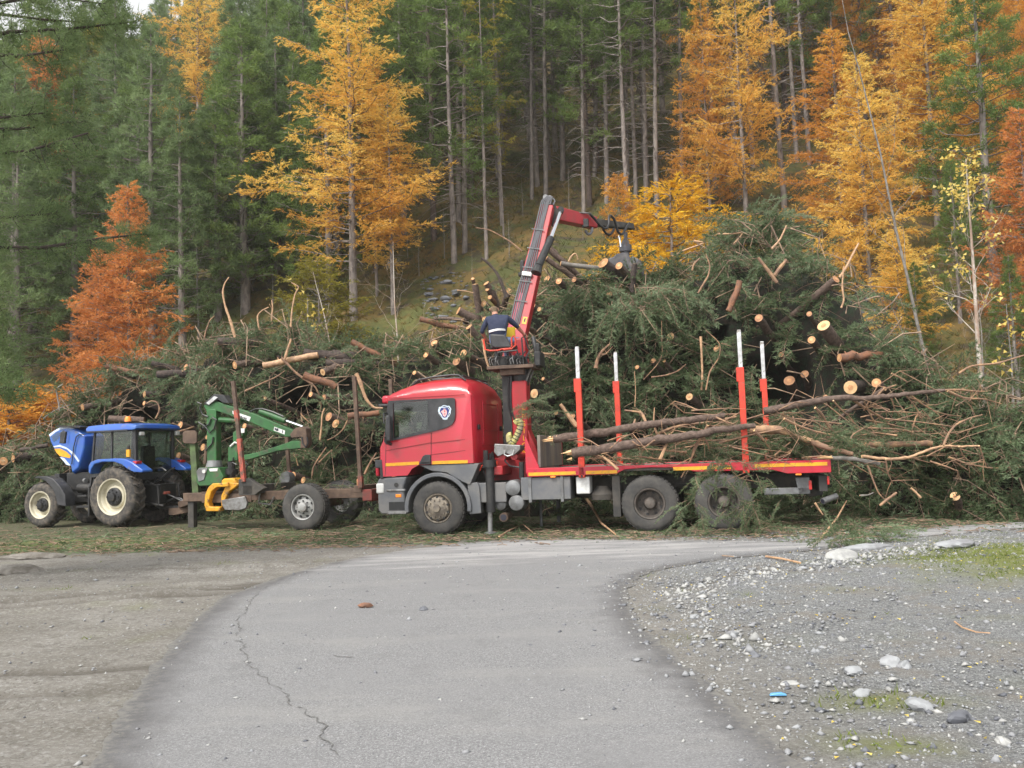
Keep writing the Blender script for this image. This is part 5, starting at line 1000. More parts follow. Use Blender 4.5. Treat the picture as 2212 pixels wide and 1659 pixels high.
# branches and sticks on the ground
def gstick(pts, w0, w1, label, m='peeled', z=.03, hs=None):
    P = [np.array([*gnd(u, v)[:2], z]) for u, v in pts]
    if hs: 
        for p_, h_ in zip(P, hs): p_[2] += h_
    s = P[0][1] / FPX; mb = MB(); mb.tube(P, np.linspace(w0, w1, len(P)) * s / 2, 7, 0, 1); return tag(mb.build('stick', [M[m], M['cutpale']], smooth=50), label, 'stick')
gstick([(1775, 1165), (1810, 1148), (1832, 1135)], 5, 3, 'bent brown branch lifted off the lane beside the fallen bough', hs=(0, .2, .42), m='peeled')
gstick([(1655, 1207), (1690, 1212), (1729, 1221)], 5, 4, 'peeled stick lying on the gravel by the lane edge')
gstick([(2063, 1351), (2080, 1364), (2110, 1374), (2140, 1376)], 4, 2, 'curved pale twig on dark gravel at the right')
gstick([(1078, 1163), (1100, 1155), (1130, 1149), (1150, 1155)], 4, 2, 'thin orange twig arching on the ground under the truck', 'peeledbrown', hs=(0, .05, .12, .02))
gstick([(1256, 1105), (1280, 1128), (1300, 1145), (1330, 1158)], 7, 2, 'splintered pale stick leaning off the road beside the rear wheel', hs=(.5, .3, .1, 0))
gstick([(1560, 1205), (1585, 1207)], 3, 2, 'tiny dark stick near the asphalt tongue', 'twig')
fb = patch('fallen_bough', [g4(1850, 1170, .22, .1), g4(1890, 1160, .22, .12), g4(1810, 1180, .12, .08)], 34, (.25, .5), kind=None); tag(fb, 'green pine bough fallen across the lane edge beside the long pale rock', 'branch')
# ---------------- the red timber truck ----------------
TO = gnd(947, 1156); TF = Frame(0, 0, 13); TF.o = TO - TF.l * 1.25
truck = empty('timber_truck', TF.o, math.pi - rad(13)); tag(truck, 'red timber truck with loading crane and white tipped stakes parked before the brush heap', 'truck')
S = TF.side
def wheel(par, x, y, r_, w, rim, style, name='wheel', tyre='tyre', lugs=0, n=40, z=None, sgn=1):
    """wheel with its axle along local y; y = outer face; sgn=+1 faces +y"""
    e = empty(name, (x, y, r_ if z is None else z), 0, par)
    if sgn < 0: e.rotation_euler = (0, 0, math.pi)
    mb = MB(); ri = r_ * (.56 if style != 'tractor' else .60); hw = w
    prof = [(ri, -.03), (ri + .01, -.005), (r_ * .72, .008), (r_ * .86, 0), (r_ * .955, -.02), (r_ * .985, -.045), (r_, -.07), (r_, -hw + .07), (r_ * .96, -hw + .02), (r_ * .75, -hw), (ri, -hw + .03)]
    if style == 'tractor': prof = [(ri, -.04), (ri + .01, -.01), (r_ * .74, .012), (r_ * .86, .0), (r_ * .93, -.03), (r_ * .945, -.06), (r_ * .945, -hw + .06), (r_ * .92, -hw + .03), (r_ * .75, -hw), (ri, -hw + .04)]
    mb.lathe(prof, n=n, closed=True)
    if style != 'tractor':
        for i in range(n):
            a = 2 * math.pi * i / n + .03; c, s = math.cos(a), math.sin(a)
            for yy in (-.09, -.19, -.29):
                if yy < -hw + .03: continue
                R_ = [[c, 0, -s], [0, 1, 0], [s, 0, c]]
                mb.box((c * (r_ + .002), yy, s * (r_ + .002)), (.016, .075, r_ * .11), 0, np.array([[c, 0, -s], [0, 1, 0], [s, 0, c]]))
    for i in range(lugs):
        for sd in (0, 1):
            a = 2 * math.pi * (i + sd * .5) / lugs; pts = []
            for q in np.linspace(0, 1, 5):
                yy = (-.035 - q * (hw / 2 - .02)) if sd == 0 else (-hw + .035 + q * (hw / 2 - .02)); aa = a + q * .20; rr = r_ * (.90 if q == 0 else .965); pts.append((math.cos(aa) * rr, yy, math.sin(aa) * rr))
            mb.tube(pts, [r_ * .035] + [r_ * .04] * 4, 4)
    mb.build('tyre', M[tyre], e, smooth=40)
    mb = MB()
    if style == 'front':
        mb.lathe([(ri + .008, -.028), (ri - .01, -.005), (ri - .03, -.012), (ri - .045, -.05), (ri - .05, -.07), (r_ * .46, -.02), (r_ * .42, .02), (r_ * .30, .035), (r_ * .24, .05), (r_ * .15, .055), (r_ * .13, .09), (.0, .095)], n=36)
        for i in range(10): a = i * .6283; mb.tube([(math.cos(a) * r_ * .33, .03, math.sin(a) * r_ * .33), (math.cos(a) * r_ * .33, .07, math.sin(a) * r_ * .33)], .018, 6)
        for i in range(10): a = i * .6283 + .31; mb.tube([(math.cos(a) * r_ * .43, .0, math.sin(a) * r_ * .43), (math.cos(a) * r_ * .43, .024, math.sin(a) * r_ * .43)], [.026, .024], 8, 1)
    elif style == 'dual':
        mb.lathe([(ri + .008, -.028), (ri - .008, -.004), (ri - .028, -.012), (ri - .04, -.08), (ri - .055, -.15), (r_ * .44, -.20), (r_ * .24, -.21), (r_ * .22, -.12), (r_ * .17, -.075), (r_ * .09, -.065), (.0, -.06)], n=36)
        for i in range(10): a = i * .6283; mb.tube([(math.cos(a) * r_ * .32, -.21, math.sin(a) * r_ * .32), (math.cos(a) * r_ * .32, -.165, math.sin(a) * r_ * .32)], .017, 6)
        for i in range(8): a = i * .785 + .31; mb.tube([(math.cos(a) * r_ * .42, -.205, math.sin(a) * r_ * .42), (math.cos(a) * r_ * .42, -.188, math.sin(a) * r_ * .42)], [.034, .03], 8, 1)
    elif style == 'trailer':
        mb.lathe([(ri + .008, -.03), (ri - .008, -.004), (ri - .03, -.012), (ri - .04, -.07), (ri - .05, -.10), (r_ * .45, -.085), (r_ * .28, -.055), (r_ * .22, -.05), (r_ * .20, .03), (r_ * .13, .045), (.0, .045)], n=36)
        for i in range(8): a = i * .785; mb.tube([(math.cos(a) * r_ * .27, -.055, math.sin(a) * r_ * .27), (math.cos(a) * r_ * .27, -.02, math.sin(a) * r_ * .27)], .017, 6, 1)
        for i in range(8): a = i * .785 + .39; mb.tube([(math.cos(a) * r_ * .42, -.08, math.sin(a) * r_ * .42), (math.cos(a) * r_ * .42, -.062, math.sin(a) * r_ * .42)], [.034, .03], 8, 1)
    else:
        mb.lathe([(ri + .012, -.04), (ri + .0, -.0), (ri - .03, -.01), (ri - .045, -.08), (ri - .07, -.10), (ri - .10, -.17), (r_ * .40, -.18), (r_ * .36, -.12), (r_ * .30, -.12)], n=40)
        mb.lathe([(r_ * .30, -.13), (r_ * .30, -.08), (r_ * .26, -.05), (r_ * .15, -.04), (r_ * .13, .02), (r_ * .06, .03), (.0, .03)], n=24, mi=1)
        for i in range(8): a = i * .785; mb.tube([(math.cos(a) * r_ * .22, -.06, math.sin(a) * r_ * .22), (math.cos(a) * r_ * .22, -.02, math.sin(a) * r_ * .22)], .02, 6, 1)
    mb.build('rim', [M[rim], M['black']], e, smooth=35)
    return e
wheel(truck, 0, 1.25, .515, .31, 'rimtan', 'front'); wheel(truck, 0, -1.25, .515, .31, 'rimtan', 'front', sgn=-1)
for x in (-4.09, -5.43):
    for s in (1, -1):
        wheel(truck, x, 1.24 * s, .515, .28, 'rimdark', 'dual', sgn=s); wheel(truck, x, .92 * s, .515, .28, 'rimdark', 'dual', sgn=s)
# cab: cross sections from side to side
def cab_mesh():
    P0 = [(1.23, 1.16), (1.25, 1.42), (1.235, 1.74), (1.17, 1.86), (1.03, 2.55), (1.08, 2.62), (1.06, 2.76), (.95, 2.83), (.78, 2.92), (.46, 3.02), (.1, 3.07), (-.3, 3.09), (-.5, 3.07), (-.66, 2.95), (-.78, 2.70), (-.80, 1.37), (-.4, 1.37), (.36, 1.37), (.50, 1.30), (.60, 1.17)]
    st = [(-1.25, 1.0), (-1.235, .8), (-1.17, .45), (-1.05, .2), (-.85, .06), (-.4, 0), (0, 0), (.4, 0), (.85, .06), (1.05, .2), (1.17, .45), (1.235, .8), (1.25, 1.0)]
    V = []; n = len(P0)
    for y, k in st:
        for x, z in P0:
            zz = z; xx = x
            if z > 2.72: zz = 2.72 + (z - 2.72) * (1 - k * .92); 
            if x > 1.0: xx = x - .11 * k
            elif x > .7 and z > 2.6: xx = x - .10 * k
            if x < -.45 and z < 2.8: xx = x + .05 * k
            if z > 2.9: yy = y * .97
            else: yy = y
            V.append((xx, yy, zz))
    F = []
    for i in range(len(st) - 1):
        for j in range(n): F.append([i * n + j, i * n + (j + 1) % n, (i + 1) * n + (j + 1) % n, (i + 1) * n + j])
    F += [list(range(n))[::-1], [(len(st) - 1) * n + j for j in range(n)]]
    return V, F
mb = MB(); mb.add(*cab_mesh()); cab = mb.build('cab', [M['red'], M['blackpl']], truck, smooth=32)
WP = [(.86, 2.60), (.17, 2.625), (.14, 2.59), (.14, 2.09), (.18, 2.045), (.87, 1.905)]      # door glass opening
mb = MB(); mb.prism(WP, -1.6, 1.6, 1); cut = mb.build('cutter', [M['red'], M['blackpl']], truck, smooth=0)
mb = MB(); mb.prism([(.9, 1.95), (1.8, 1.95), (1.8, 2.5), (.9, 2.5)], -1.08, 1.08, 1); cut2 = mb.build('cutter', [M['red'], M['blackpl']], truck, smooth=0)
mb = MB(); mb.bx(-.55, .94, -1.17, 1.17, 1.62, 2.66, 1); cut3 = mb.build('cutter', [M['red'], M['blackpl']], truck, smooth=0)
for c_ in (cut3, cut, cut2):
    b_ = cab.modifiers.new('win', 'BOOLEAN'); b_.operation = 'DIFFERENCE'; b_.object = c_; b_.solver = 'EXACT'
bpy.context.view_layer.update(); _me = bpy.data.meshes.new_from_object(cab.evaluated_get(bpy.context.evaluated_depsgraph_get())); cab.modifiers.clear(); cab.data = _me
bpy.data.objects.remove(cut); bpy.data.objects.remove(cut2); bpy.data.objects.remove(cut3)
cab.data.set_sharp_from_angle(angle=rad(32))
def panel(par, poly, y0, y1, m, name, bevel=0, smooth=0):
    mb = MB(); mb.prism(poly, y0, y1); return mb.build(name, M[m] if isinstance(m, str) else m, par, smooth=smooth, bevel=bevel)
# dark glazed band round the door glass, with the rear quarter panel
ring = [S(z3(*q), 1.252) for q in ((292, 432), (300, 405), (860, 381), (876, 392), (879, 520), (872, 575), (850, 612), (800, 640), (700, 668), (330, 752), (262, 765), (262, 742))]
band = MB(); import mathutils
def holed(poly, hole, y0, y1, mb, mi=0):
    # strip between outline and hole by splitting the outline: two halves sharing the hole
    from mathutils.geometry import tessellate_polygon
    pts = poly + hole; tri = tessellate_polygon([[Vector((x, z, 0)) for x, z in poly], [Vector((x, z, 0)) for x, z in hole]])
    n = len(pts); V = [(x, y0, z) for x, z in pts] + [(x, y1, z) for x, z in pts]; F = [list(t) for t in tri] + [[a + n for a in t[::-1]] for t in tri]
    for L, o_ in ((len(poly), 0), (len(hole), len(poly))):
        F += [[o_ + i, o_ + (i + 1) % L, n + o_ + (i + 1) % L, n + o_ + i] for i in range(L)]
    mb.add(V, F, mi)
holed(ring, WP, 1.248, 1.262, band); band.build('window_band', M['blackpl'], cab, smooth=0)
band = MB(); holed(ring, WP, -1.262, -1.248, band); band.build('window_band', M['blackpl'], cab, smooth=0)
panel(cab, WP, 1.228, 1.232, 'glass', 'side_window'); panel(cab, WP, -1.232, -1.228, 'glass', 'side_window')
mb = MB(); mb.box((1.03, 0, 2.22), (.02, 2.1, .66), 0, np.array([[math.cos(-.2), 0, math.sin(-.2)], [0, 1, 0], [-math.sin(-.2), 0, math.cos(-.2)]])); mb.build('windscreen', M['glass'], cab, smooth=0)
mb = MB(); mb.lathe([(.20, -.012), (.225, 0), (.20, .012), (.18, 0)], n=24, closed=True); mb.beam((-.19, 0, 0), (.19, 0, 0), .03, .02); mb.beam((0, 0, 0), (0, .0, -.19), .03, .02); o = mb.build('steering_wheel', M['black'], cab, smooth=40); o.location = (.62, .62, 2.0); o.rotation_euler = (rad(90), 0, rad(0)); o.rotation_euler = (rad(90), rad(0), 0); o.rotation_euler = (rad(75), 0, rad(-90))
for y in (.6, -.6):
    mb = MB(); mb.bx(.10, .24, y - .25, y + .25, 1.9, 2.36); mb.bx(.12, .20, y - .13, y + .13, 2.36, 2.52); mb.build('cab_seat', M['blackpl'], cab, bevel=.04)
# emblem: ringed shield with an animal head
EC = S(z3(785, 507), 1.27); em = MB()
def arc(cx, cz, r0, r1, a0, a1, n, y0, y1, mb, mi=0):
    t = np.linspace(rad(a0), rad(a1), n + 1); pl = [(cx + r1 * math.cos(a), cz + r1 * math.sin(a)) for a in t] + [(cx + r0 * math.cos(a), cz + r0 * math.sin(a)) for a in t[::-1]]
    mb.prism(pl, y0, y1, mi)
k = 1 / 114.5; k *= .6371 * (700 / 1787) # zoomed pixel -> metres
def E(x, y): return (EC[0] - (x - 785) * k * 1.02, EC[1] - (y - 507) * k)
zz = lambda x, y: E(785 + (x - 800) * .1539, 507 + (y - 800) * .1539)
def ep(L): return [zz(*q) for q in L]
em.prism(ep([(400, 700), (470, 470), (600, 450), (700, 385), (800, 370), (900, 390), (970, 430), (1080, 420), (1200, 620), (1165, 700), (1150, 870), (1050, 1040), (970, 1110), (950, 1200), (800, 1230), (680, 1190), (650, 1110), (540, 1010), (450, 870), (430, 740)]), 1.262, 1.268, 0)
em.prism(ep([(500, 720), (590, 520), (800, 515), (980, 490), (1085, 690), (1020, 850), (920, 1080), (800, 1105), (690, 1080), (600, 880)]), 1.262, 1.272, 1)
em.prism(ep([(560, 770), (650, 680), (770, 640), (900, 640), (950, 760), (940, 900), (860, 1020), (790, 1060), (700, 970), (665, 840), (640, 800)]), 1.262, 1.276, 2)
em.prism(ep([(720, 560), (760, 600), (790, 545), (830, 600), (880, 565), (870, 620), (730, 620)]), 1.262, 1.276, 2)
for L in ([(620, 460), (800, 410), (980, 440), (800, 470)], [(1040, 470), (1150, 640), (1120, 660), (1000, 490)], [(500, 880), (620, 1040), (600, 1060), (470, 900)], [(1120, 860), (1010, 1010), (1000, 960), (1080, 830)], [(700, 1160), (800, 1185), (910, 1150), (800, 1170)]): em.prism(ep(L), 1.262, 1.271, 3)
em.prism(ep([(770, 700), (840, 660), (850, 760), (780, 790)]), 1.262, 1.2765, 4); em.prism(ep([(750, 880), (830, 840), (860, 900), (770, 930)]), 1.262, 1.2765, 4)
em.build('emblem', [mat('emblem_silver', (.62, .72, .82), .3), mat('emblem_blue', (.015, .03, .18), .3), mat('emblem_pink', (.72, .42, .42), .4), M['blackpl'], mat('emblem_red', (.6, .07, .08), .4)], cab, smooth=0)
# creases, stripes, trim
for a, b, w_ in (((278, 838), (665, 768), .012), ((670, 771), (962, 740), .012), ((672, 872), (965, 835), .012), ((668, 680), (668, 950), .008), ((310, 392), (960, 352), .014), ((278, 770), (272, 1050), .008)):
    A, B_ = S(z3(*a), 1.25), S(z3(*b), 1.25); mb = MB(); mb.beam((A[0], 1.249, A[1]), (B_[0], 1.249, B_[1]), .006, w_); mb.build('panel_seam', mat('seam', (.22, .008, .015), .5) if w_ > .009 else M['blackpl'], cab, smooth=0)
for a, b in (((275, 946), (562, 931)), ((677, 928), (985, 918))):
    A, B_ = S(z3(*a), 1.25), S(z3(*b), 1.25); mb = MB(); mb.prism([(A[0], A[1]), (B_[0], B_[1]), (B_[0], B_[1] - .062), (A[0], A[1] - .062)], 1.248, 1.256); mb.build('reflective_stripe', M['yellow'], cab, smooth=0)
panel(cab, [S(z3(*q), 1.25) for q in ((565, 955), (600, 885), (622, 872), (664, 872), (668, 955))], 1.245, 1.285, 'blackpl', 'door_handle_recess', .006)
mb = MB(); A = S(z3(620, 935), 1.29); mb.beam((A[0] + .09, 1.295, A[1]), (A[0] - .09, 1.295, A[1]), .03, .028); mb.build('door_handle', M['black'], cab, bevel=.006)
# corner deflector, grille corner, brow
panel(cab, [S(z3(*q), 1.2) for q in ((190, 920), (250, 915), (262, 1075), (238, 1080), (232, 985), (195, 985))], 1.1, 1.262, 'blackpl', 'corner_deflector', .01)
mb = MB(); mb.prism([S(z3(*q), 1.2) for q in ((188, 925), (215, 918), (222, 1060), (192, 1060))], 1.0, 1.24); mb.build('corner_panel', M['red'], cab, bevel=.03)
mb = MB(); mb.bx(.99, 1.20, -1.16, 1.18, 2.545, 2.60); mb.build('sun_visor', M['blackpl'], cab, bevel=.015)
mb = MB(); mb.bx(.96, 1.15, -1.05, 1.13, 2.605, 2.77); mb.build('roof_brow', M['red'], cab, bevel=.05, seg=3)
mb = MB()
for i in range(5): mb.bx(1.235, 1.262, -.95, .95, 1.22 + i * .105, 1.29 + i * .105)
mb.build('grille', M['blackpl'], cab, bevel=.01)
# mirror on its arm
A = S(z3(300, 600), 1.45); mb = MB(); mb.box((A[0] + .02, 1.40, 2.10), (.10, .20, .52), 0, np.array([[math.cos(.25), -math.sin(.25), 0], [math.sin(.25), math.cos(.25), 0], [0, 0, 1]])); mb.build('wing_mirror', M['blackpl'], cab, bevel=.04, seg=3)
mb = MB(); mb.tube([(.98, 1.2, 2.42), (1.02, 1.36, 2.40), (1.0, 1.4, 2.2)], .02, 6); mb.tube([(.93, 1.25, 1.80), (.97, 1.36, 1.82), (.98, 1.4, 1.95)], .035, 6); mb.build('mirror_arm', M['blackpl'], cab)
mb = MB(); mb.box((1.0, -1.40, 2.10), (.10, .20, .52)); mb.build('wing_mirror', M['blackpl'], cab, bevel=.04)
# roof rail, rear wall ribs and vents
RT = lambda x: np.interp(x, [-.6, -.5, -.3, .1, .46, .78], [3.0, 3.07, 3.09, 3.07, 3.02, 2.93])
mb = MB()
for y in (.98, -.98):
    xs_ = np.linspace(.55, -.56, 9); mb.tube([(x, y * .97, RT(x) + (.035 if 0 < i < 8 else -.03)) for i, x in enumerate(xs_)], .022, 6)
mb.tube([(-.5, .95, 3.10), (-.5, -.95, 3.10)], .018, 6); mb.build('roof_rail', M['blackpl'], cab)
mb = MB(); mb.bx(-.35, .35, -.35, .35, 3.07, 3.13); mb.build('roof_hatch', M['blackpl'], cab, bevel=.03)
RB = lambda u, v: TF_back(u, v)
def TF_back(uv, lx):
    d = ray(*uv); t = ((TF.o + TF.f * lx - CP) @ TF.f) / (d @ TF.f); P = CP + d * t - TF.o; return float(P @ TF.l), float(P[2])
for k_, (y0, y1, z0, z1_) in enumerate(((-.55, .55, 2.55, 2.565), (-.6, .5, 2.02, 2.035), (-.7, .7, 1.72, 1.735), (-.7, .7, 1.62, 1.635), (-.7, .7, 1.52, 1.535))):
    mb = MB(); mb.bx(-.815, -.795, y0, y1, z0, z1_); mb.build('rear_rib', M['red'], cab, bevel=.005)
for y in (.95, -.85):
    mb = MB(); mb.bx(-.82, -.79, y - .07, y + .07, 2.02, 2.12); mb.build('rear_vent', M['black'], cab, bevel=.008)
for y in (.62, -.62):
    mb = MB(); mb.bx(-.812, -.795, y - .01, y + .01, 1.75, 2.6); mb.build('rear_rib', M['red'], cab)
# bumper, lamps, step and the arch
mb = MB(); mb.prism([(.63, .42), (1.17, .42), (1.23, .5), (1.24, 1.05), (1.2, 1.13), (.62, 1.15), (.70, .95)], .55, 1.24); mb.prism([(.63, .42), (1.17, .42), (1.23, .5), (1.24, 1.05), (1.2, 1.13), (.62, 1.15), (.70, .95)], -1.24, -.55); mb.bx(.98, 1.24, -.55, .55, .42, 1.13); bump = mb.build('bumper', M['greypl'], truck, bevel=.03)
mb = MB(); mb.bx(1.10, 1.26, .92, 1.262, .83, 1.03); mb.build('headlight', M['clearlens'], bump, bevel=.025); mb = MB(); mb.bx(1.10, 1.26, -1.26, -.92, .83, 1.03); mb.build('headlight', M['clearlens'], bump, bevel=.025)
mb = MB(); mb.bx(.66, 1.04, 1.15, 1.262, .865, .905); mb.build('step', M['ironlight'], bump, bevel=.008); mb = MB(); mb.bx(.64, 1.04, 1.05, 1.27, .42, .47); mb.build('step', M['ironlight'], bump, bevel=.008)
mb = MB(); mb.bx(.68, 1.0, 1.20, 1.25, .50, .66); mb.build('step_recess', M['black'], bump)
mb = MB(); mb.bx(.74, .86, 1.235, 1.25, .745, .81); mb.build('side_marker', M['orange'], bump, bevel=.008)
mb = MB(); mb.tube([(.84, 1.23, .99), (.84, 1.252, .99)], .045, 12); mb.build('filler_cap', M['black'], bump)
def arch(x0, r_in, r_out, z0, a0, a1, y0, y1, n=18):
    t = np.linspace(rad(a0), rad(a1), n); return [(x0 + r_out * math.cos(a), z0 + r_out * math.sin(a)) for a in t] + [(x0 + r_in * math.cos(a), z0 + r_in * math.sin(a)) for a in t[::-1]]
for s in (1, -1): mb = MB(); mb.prism(arch(0, .60, .68, .53, -8, 188, 0, 0), .85 * s, 1.255 * s); mb.build('wheel_arch', M['greypl'], truck, smooth=30, bevel=.012)
panel(truck, [(.36, 1.36), (.1, 1.24), (-.2, 1.20), (-.5, 1.02), (-.66, .95), (-.86, 1.36)], .9, 1.235, 'greypl', 'arch_apron', .015)
panel(truck, [(-.60, .98), (-.80, 1.0), (-.84, .9), (-.86, .40), (-.62, .38)], .95, 1.2, 'greypl', 'mudflap', .015)
# chassis, tanks, boxes, exhaust
mb = MB()
for y in (.38, -.38): mb.bx(-7.0, 1.0, y - .04, y + .04, .72, 1.0)
for x in (0, -4.09, -5.43): mb.tube([(x, -1.0, .515), (x, 1.0, .515)], .09, 8)
for x in (-.9, -2.4, -3.2, -4.8, -6.4): mb.bx(x - .06, x + .06, -.4, .4, .72, .98)
mb.bx(-.9, .9, -.45, .45, .6, 1.3); mb.tube([(-3.9, 0, .6), (-1, 0, .75)], .07, 8)
for x in (-4.09, -5.43): mb.lathe([(.02, -.2), (.22, -.12), (.26, 0), (.22, .12), (.02, .2)], (x, 0, .53), 14)
for y in (.5, -.5): mb.tube([(-3.7, y, .62), (-4.2, y, .80), (-5.3, y, .80), (-5.8, y, .62)], .045, 6)
mb.build('chassis_frame', M['chassis'], truck)
mb = MB(); mb.bx(-1.36, -.76, .75, 1.15, .60, .98); mb.build('battery_box', M['greypl'], truck, bevel=.015)
for (x, z, r_, l0, l1) in ((-1.50, .87, .155, .75, 1.22), (-1.56, .585, .155, .75, 1.22), (-1.22, .56, .12, .6, 1.1)):
    mb = MB(); mb.lathe([(0, l0), (r_ * .8, l0), (r_, l0 + .04), (r_, l1 - .05), (r_ * .92, l1 - .02), (r_ * .6, l1), (0, l1 + .012)], (x, 0, z), 24); mb.build('air_tank', M['greymet'], truck, smooth=40)
mb = MB(); mb.tube([(-1.28, .7, .33), (-1.28, 1.12, .31)], .085, 14); o = mb.build('silencer_pipe', M['rust'], truck); mb = MB(); mb.tube([(-1.28, 1.115, .31), (-1.28, 1.13, .31)], .06, 12); mb.build('pipe_mouth', M['ink'], o)
mb = MB(); mb.bx(-2.62, -1.66, .75, 1.2, .63, 1.06); tb = mb.build('tool_box', M['greypl'], truck, bevel=.015)
for x in (-1.84, -2.46): mb = MB(); mb.bx(x - .03, x + .03, .74, 1.225, .585, 1.10); mb.build('box_strap', M['greymet'], tb, bevel=.006)
mb = MB(); mb.bx(-2.98, -2.72, .8, 1.15, .72, 1.05); mb.build('white_canister', M['white'], truck, bevel=.02)
mb = MB(); mb.bx(-3.55, -3.40, .9, 1.15, .28, 1.05); mb.build('mudflap', M['chassis'], truck, bevel=.01)
mb = MB(); mb.lathe([(.1, -.1), (.24, -.1), (.26, .0), (.16, .1), (.12, .16)], (-3.2, .9, .70), 16, axis='z'); mb.build('spare_canister', M['chassis'], truck)
# crane frame behind the cab: outrigger, levers, cylinders
mb = MB(); mb.tube([(-1.05, 1.17, 1.38), (-1.05, 1.17, .42)], .085, 14); mb.tube([(-1.05, 1.17, 1.42), (-1.05, 1.17, 1.28)], .13, 14); org = mb.build('outrigger', M['black'], truck)
mb = MB(); mb.tube([(-1.03, 1.17, .44), (-1.02, 1.17, .03)], .048, 12); mb.build('outrigger_rod', M['ironlight'], org); mb = MB(); mb.lathe([(0, .0), (.14, .0), (.13, .025), (.05, .05), (0, .05)], (-1.02, 1.17, .0), 16, axis='z'); mb.build('outrigger_foot', M['greymet'], org)
mb = MB(); mb.tube([(-1.95, -1.1, 1.3), (-1.95, -1.1, .03)], .045, 10); mb.build('outrigger', M['greymet'], truck)
mb = MB(); mb.tube([(-1.75, -.2, .62), (-1.75, -.2, .02)], .03, 8); mb.build('support_leg', M['greymet'], truck)
mb = MB(); mb.bx(-1.3, -.95, -1.15, 1.15, 1.12, 1.3); mb.bx(-1.65, -.93, -.4, .4, .95, 1.45); mb.build('crane_base', M['redcrane'], truck, bevel=.02)
for x in (-1.28, -1.52): mb = MB(); mb.tube([(x, -.2, 1.47), (x, 1.08, 1.47)], .07, 14); mb.build('crane_slew_cylinder', M['redcrane'], truck)
panel(truck, [S(z3(*q), 1.15) for q in ((1215, 778), (1440, 790), (1438, 830), (1380, 880), (1310, 860), (1245, 888), (1212, 850))], .75, 1.15, 'ironlight', 'valve_bank', .012)
mb = MB(); mb.tube([S(z3(x, y), 1.2)[0:1] + (1.2,) + S(z3(x, y), 1.2)[1:] for x, y in ((1310, 830), (1300, 870), (1330, 885), (1375, 872), (1385, 830))], .014, 6); mb.build('valve_guard', M['alu'], truck)
def TP(pts, ly, z=z3): return [TF.pt(z(*q), ly) for q in pts]
mb = MB()
for pts in ([(1300, 880), (1310, 930), (1350, 970), (1450, 985)], [(1120, 1010), (1160, 1100), (1110, 1180), (1070, 1200)], [(1200, 850), (1180, 900), (1150, 1000)], [(1240, 1020), (1200, 1090), (1110, 1150)]): mb.tube(TP(pts, 1.05), .018, 6)
mb.build('hydraulic_hose', M['hose'], truck)
mb = MB(); mb.tube(TP([(1140, 835), (1142, 940), (1130, 990)], 1.1), .05, 6); mb.tube(TP([(1190, 860), (1195, 950)], .9), .06, 6); mb.build('lever_post', M['black'], truck)
mb = MB(); mb.tube(TP([(1090, 1010), (1105, 970), (1138, 955)], 1.1), .014, 6); mb.tube(TP([(1240, 930), (1238, 1020)], 1.0), .02, 6); mb.build('red_lever', M['redstake'], truck)
mb = MB(); mb.tube(TP([(1450, 935), (1452, 1075)], 1.1), .05, 8); mb.build('ram', M['black'], truck)
# spiral wrapped hose bundle
hp = TP([(1395, 600), (1420, 580), (1445, 590), (1440, 640), (1420, 690), (1400, 730), (1375, 775), (1345, 760), (1340, 705), (1365, 700)], .95); hp = np.array(hp); t = np.linspace(0, 1, len(hp)); tt = np.linspace(0, 1, 60); hp = np.stack([np.interp(tt, t, hp[:, i]) for i in range(3)], -1)
for _ in range(6): hp[1:-1] = (hp[:-2] + 2 * hp[1:-1] + hp[2:]) / 4
mb = MB(); mb.tube(hp, .062, 10); cl = mb.build('wrapped_hose', mat('hose_sleeve', (.46, .42, .12), .5, col2=(.32, .28, .2), ns=5), truck)
mb = MB()
for i in range(13, 46, 4): mb.tube([hp[i], hp[i] + (hp[i + 1] - hp[i]) * .9], .068, 10)
mb.build('black_wrap', M['black'], cl)
# headboard
panel(truck, [S(z3(*q), 1.2) for q in ((1482, 722), (1492, 722), (1605, 980), (1605, 1035), (1492, 1035))], 1.17, 1.235, 'red', 'headboard_gusset', .006)
mb = MB(); mb.bx(-2.06, -2.0, -1.18, 1.165, 1.24, 1.86); mb.build('headboard', M['plywood'], truck, bevel=.01)
panel(truck, [(-2.06, 1.24), (-1.8, 1.24), (-2.0, 1.86), (-2.06, 1.86)], -1.24, -1.18, 'red', 'headboard_gusset')
# deck with stripes
xA = -1.80; xB = -7.31
mb = MB(); mb.prism([(xA, 1.07), (xA, 1.235), (xB, 1.225), (xB, 1.0), (xB + .75, 1.0), (xB + 1.0, 1.075), (-5.0, 1.08), (-4.9, 1.09), (-4.75, 1.16), (-4.1, 1.185), (-3.65, 1.16), (-3.5, 1.08)], 1.16, 1.25); mb.prism([(xA, 1.07), (xA, 1.235), (xB, 1.225), (xB, 1.0), (-3.5, 1.08)], -1.25, -1.16); deck = mb.build('deck_rail', M['red'], truck, bevel=.008)
mb = MB(); mb.bx(xB + .02, xA - .02, -1.155, 1.155, 1.13, 1.215); mb.build('deck', M['plywood'], truck)
for a, b in ((xA - .03, -2.74), (-2.93, -3.52), (-4.55, -5.6), (-6.0, xB + .06)):
    z0 = 1.092 if a > -4 else 1.115 if a > -5.9 else 1.125
    mb = MB(); mb.prism([(a, z0), (b, z0), (b, z0 + .062), (a, z0 + .062)], 1.248, 1.257); mb.build('reflective_stripe', M['yellow'], deck, smooth=0)
for x in (-1.95, -2.55, -3.3, -6.6, -7.0): mb = MB(); mb.tube([(x, 1.25, 1.195), (x, 1.262, 1.195)], .018, 8); mb.build('bolt', M['red'], deck)
for x in (-2.3, -6.75): mb = MB(); mb.bx(x - .05, x + .05, 1.2, 1.262, 1.045 if x > -4 else .965, 1.075 if x > -4 else .995); mb.build('side_marker', M['orange'], deck, bevel=.006)
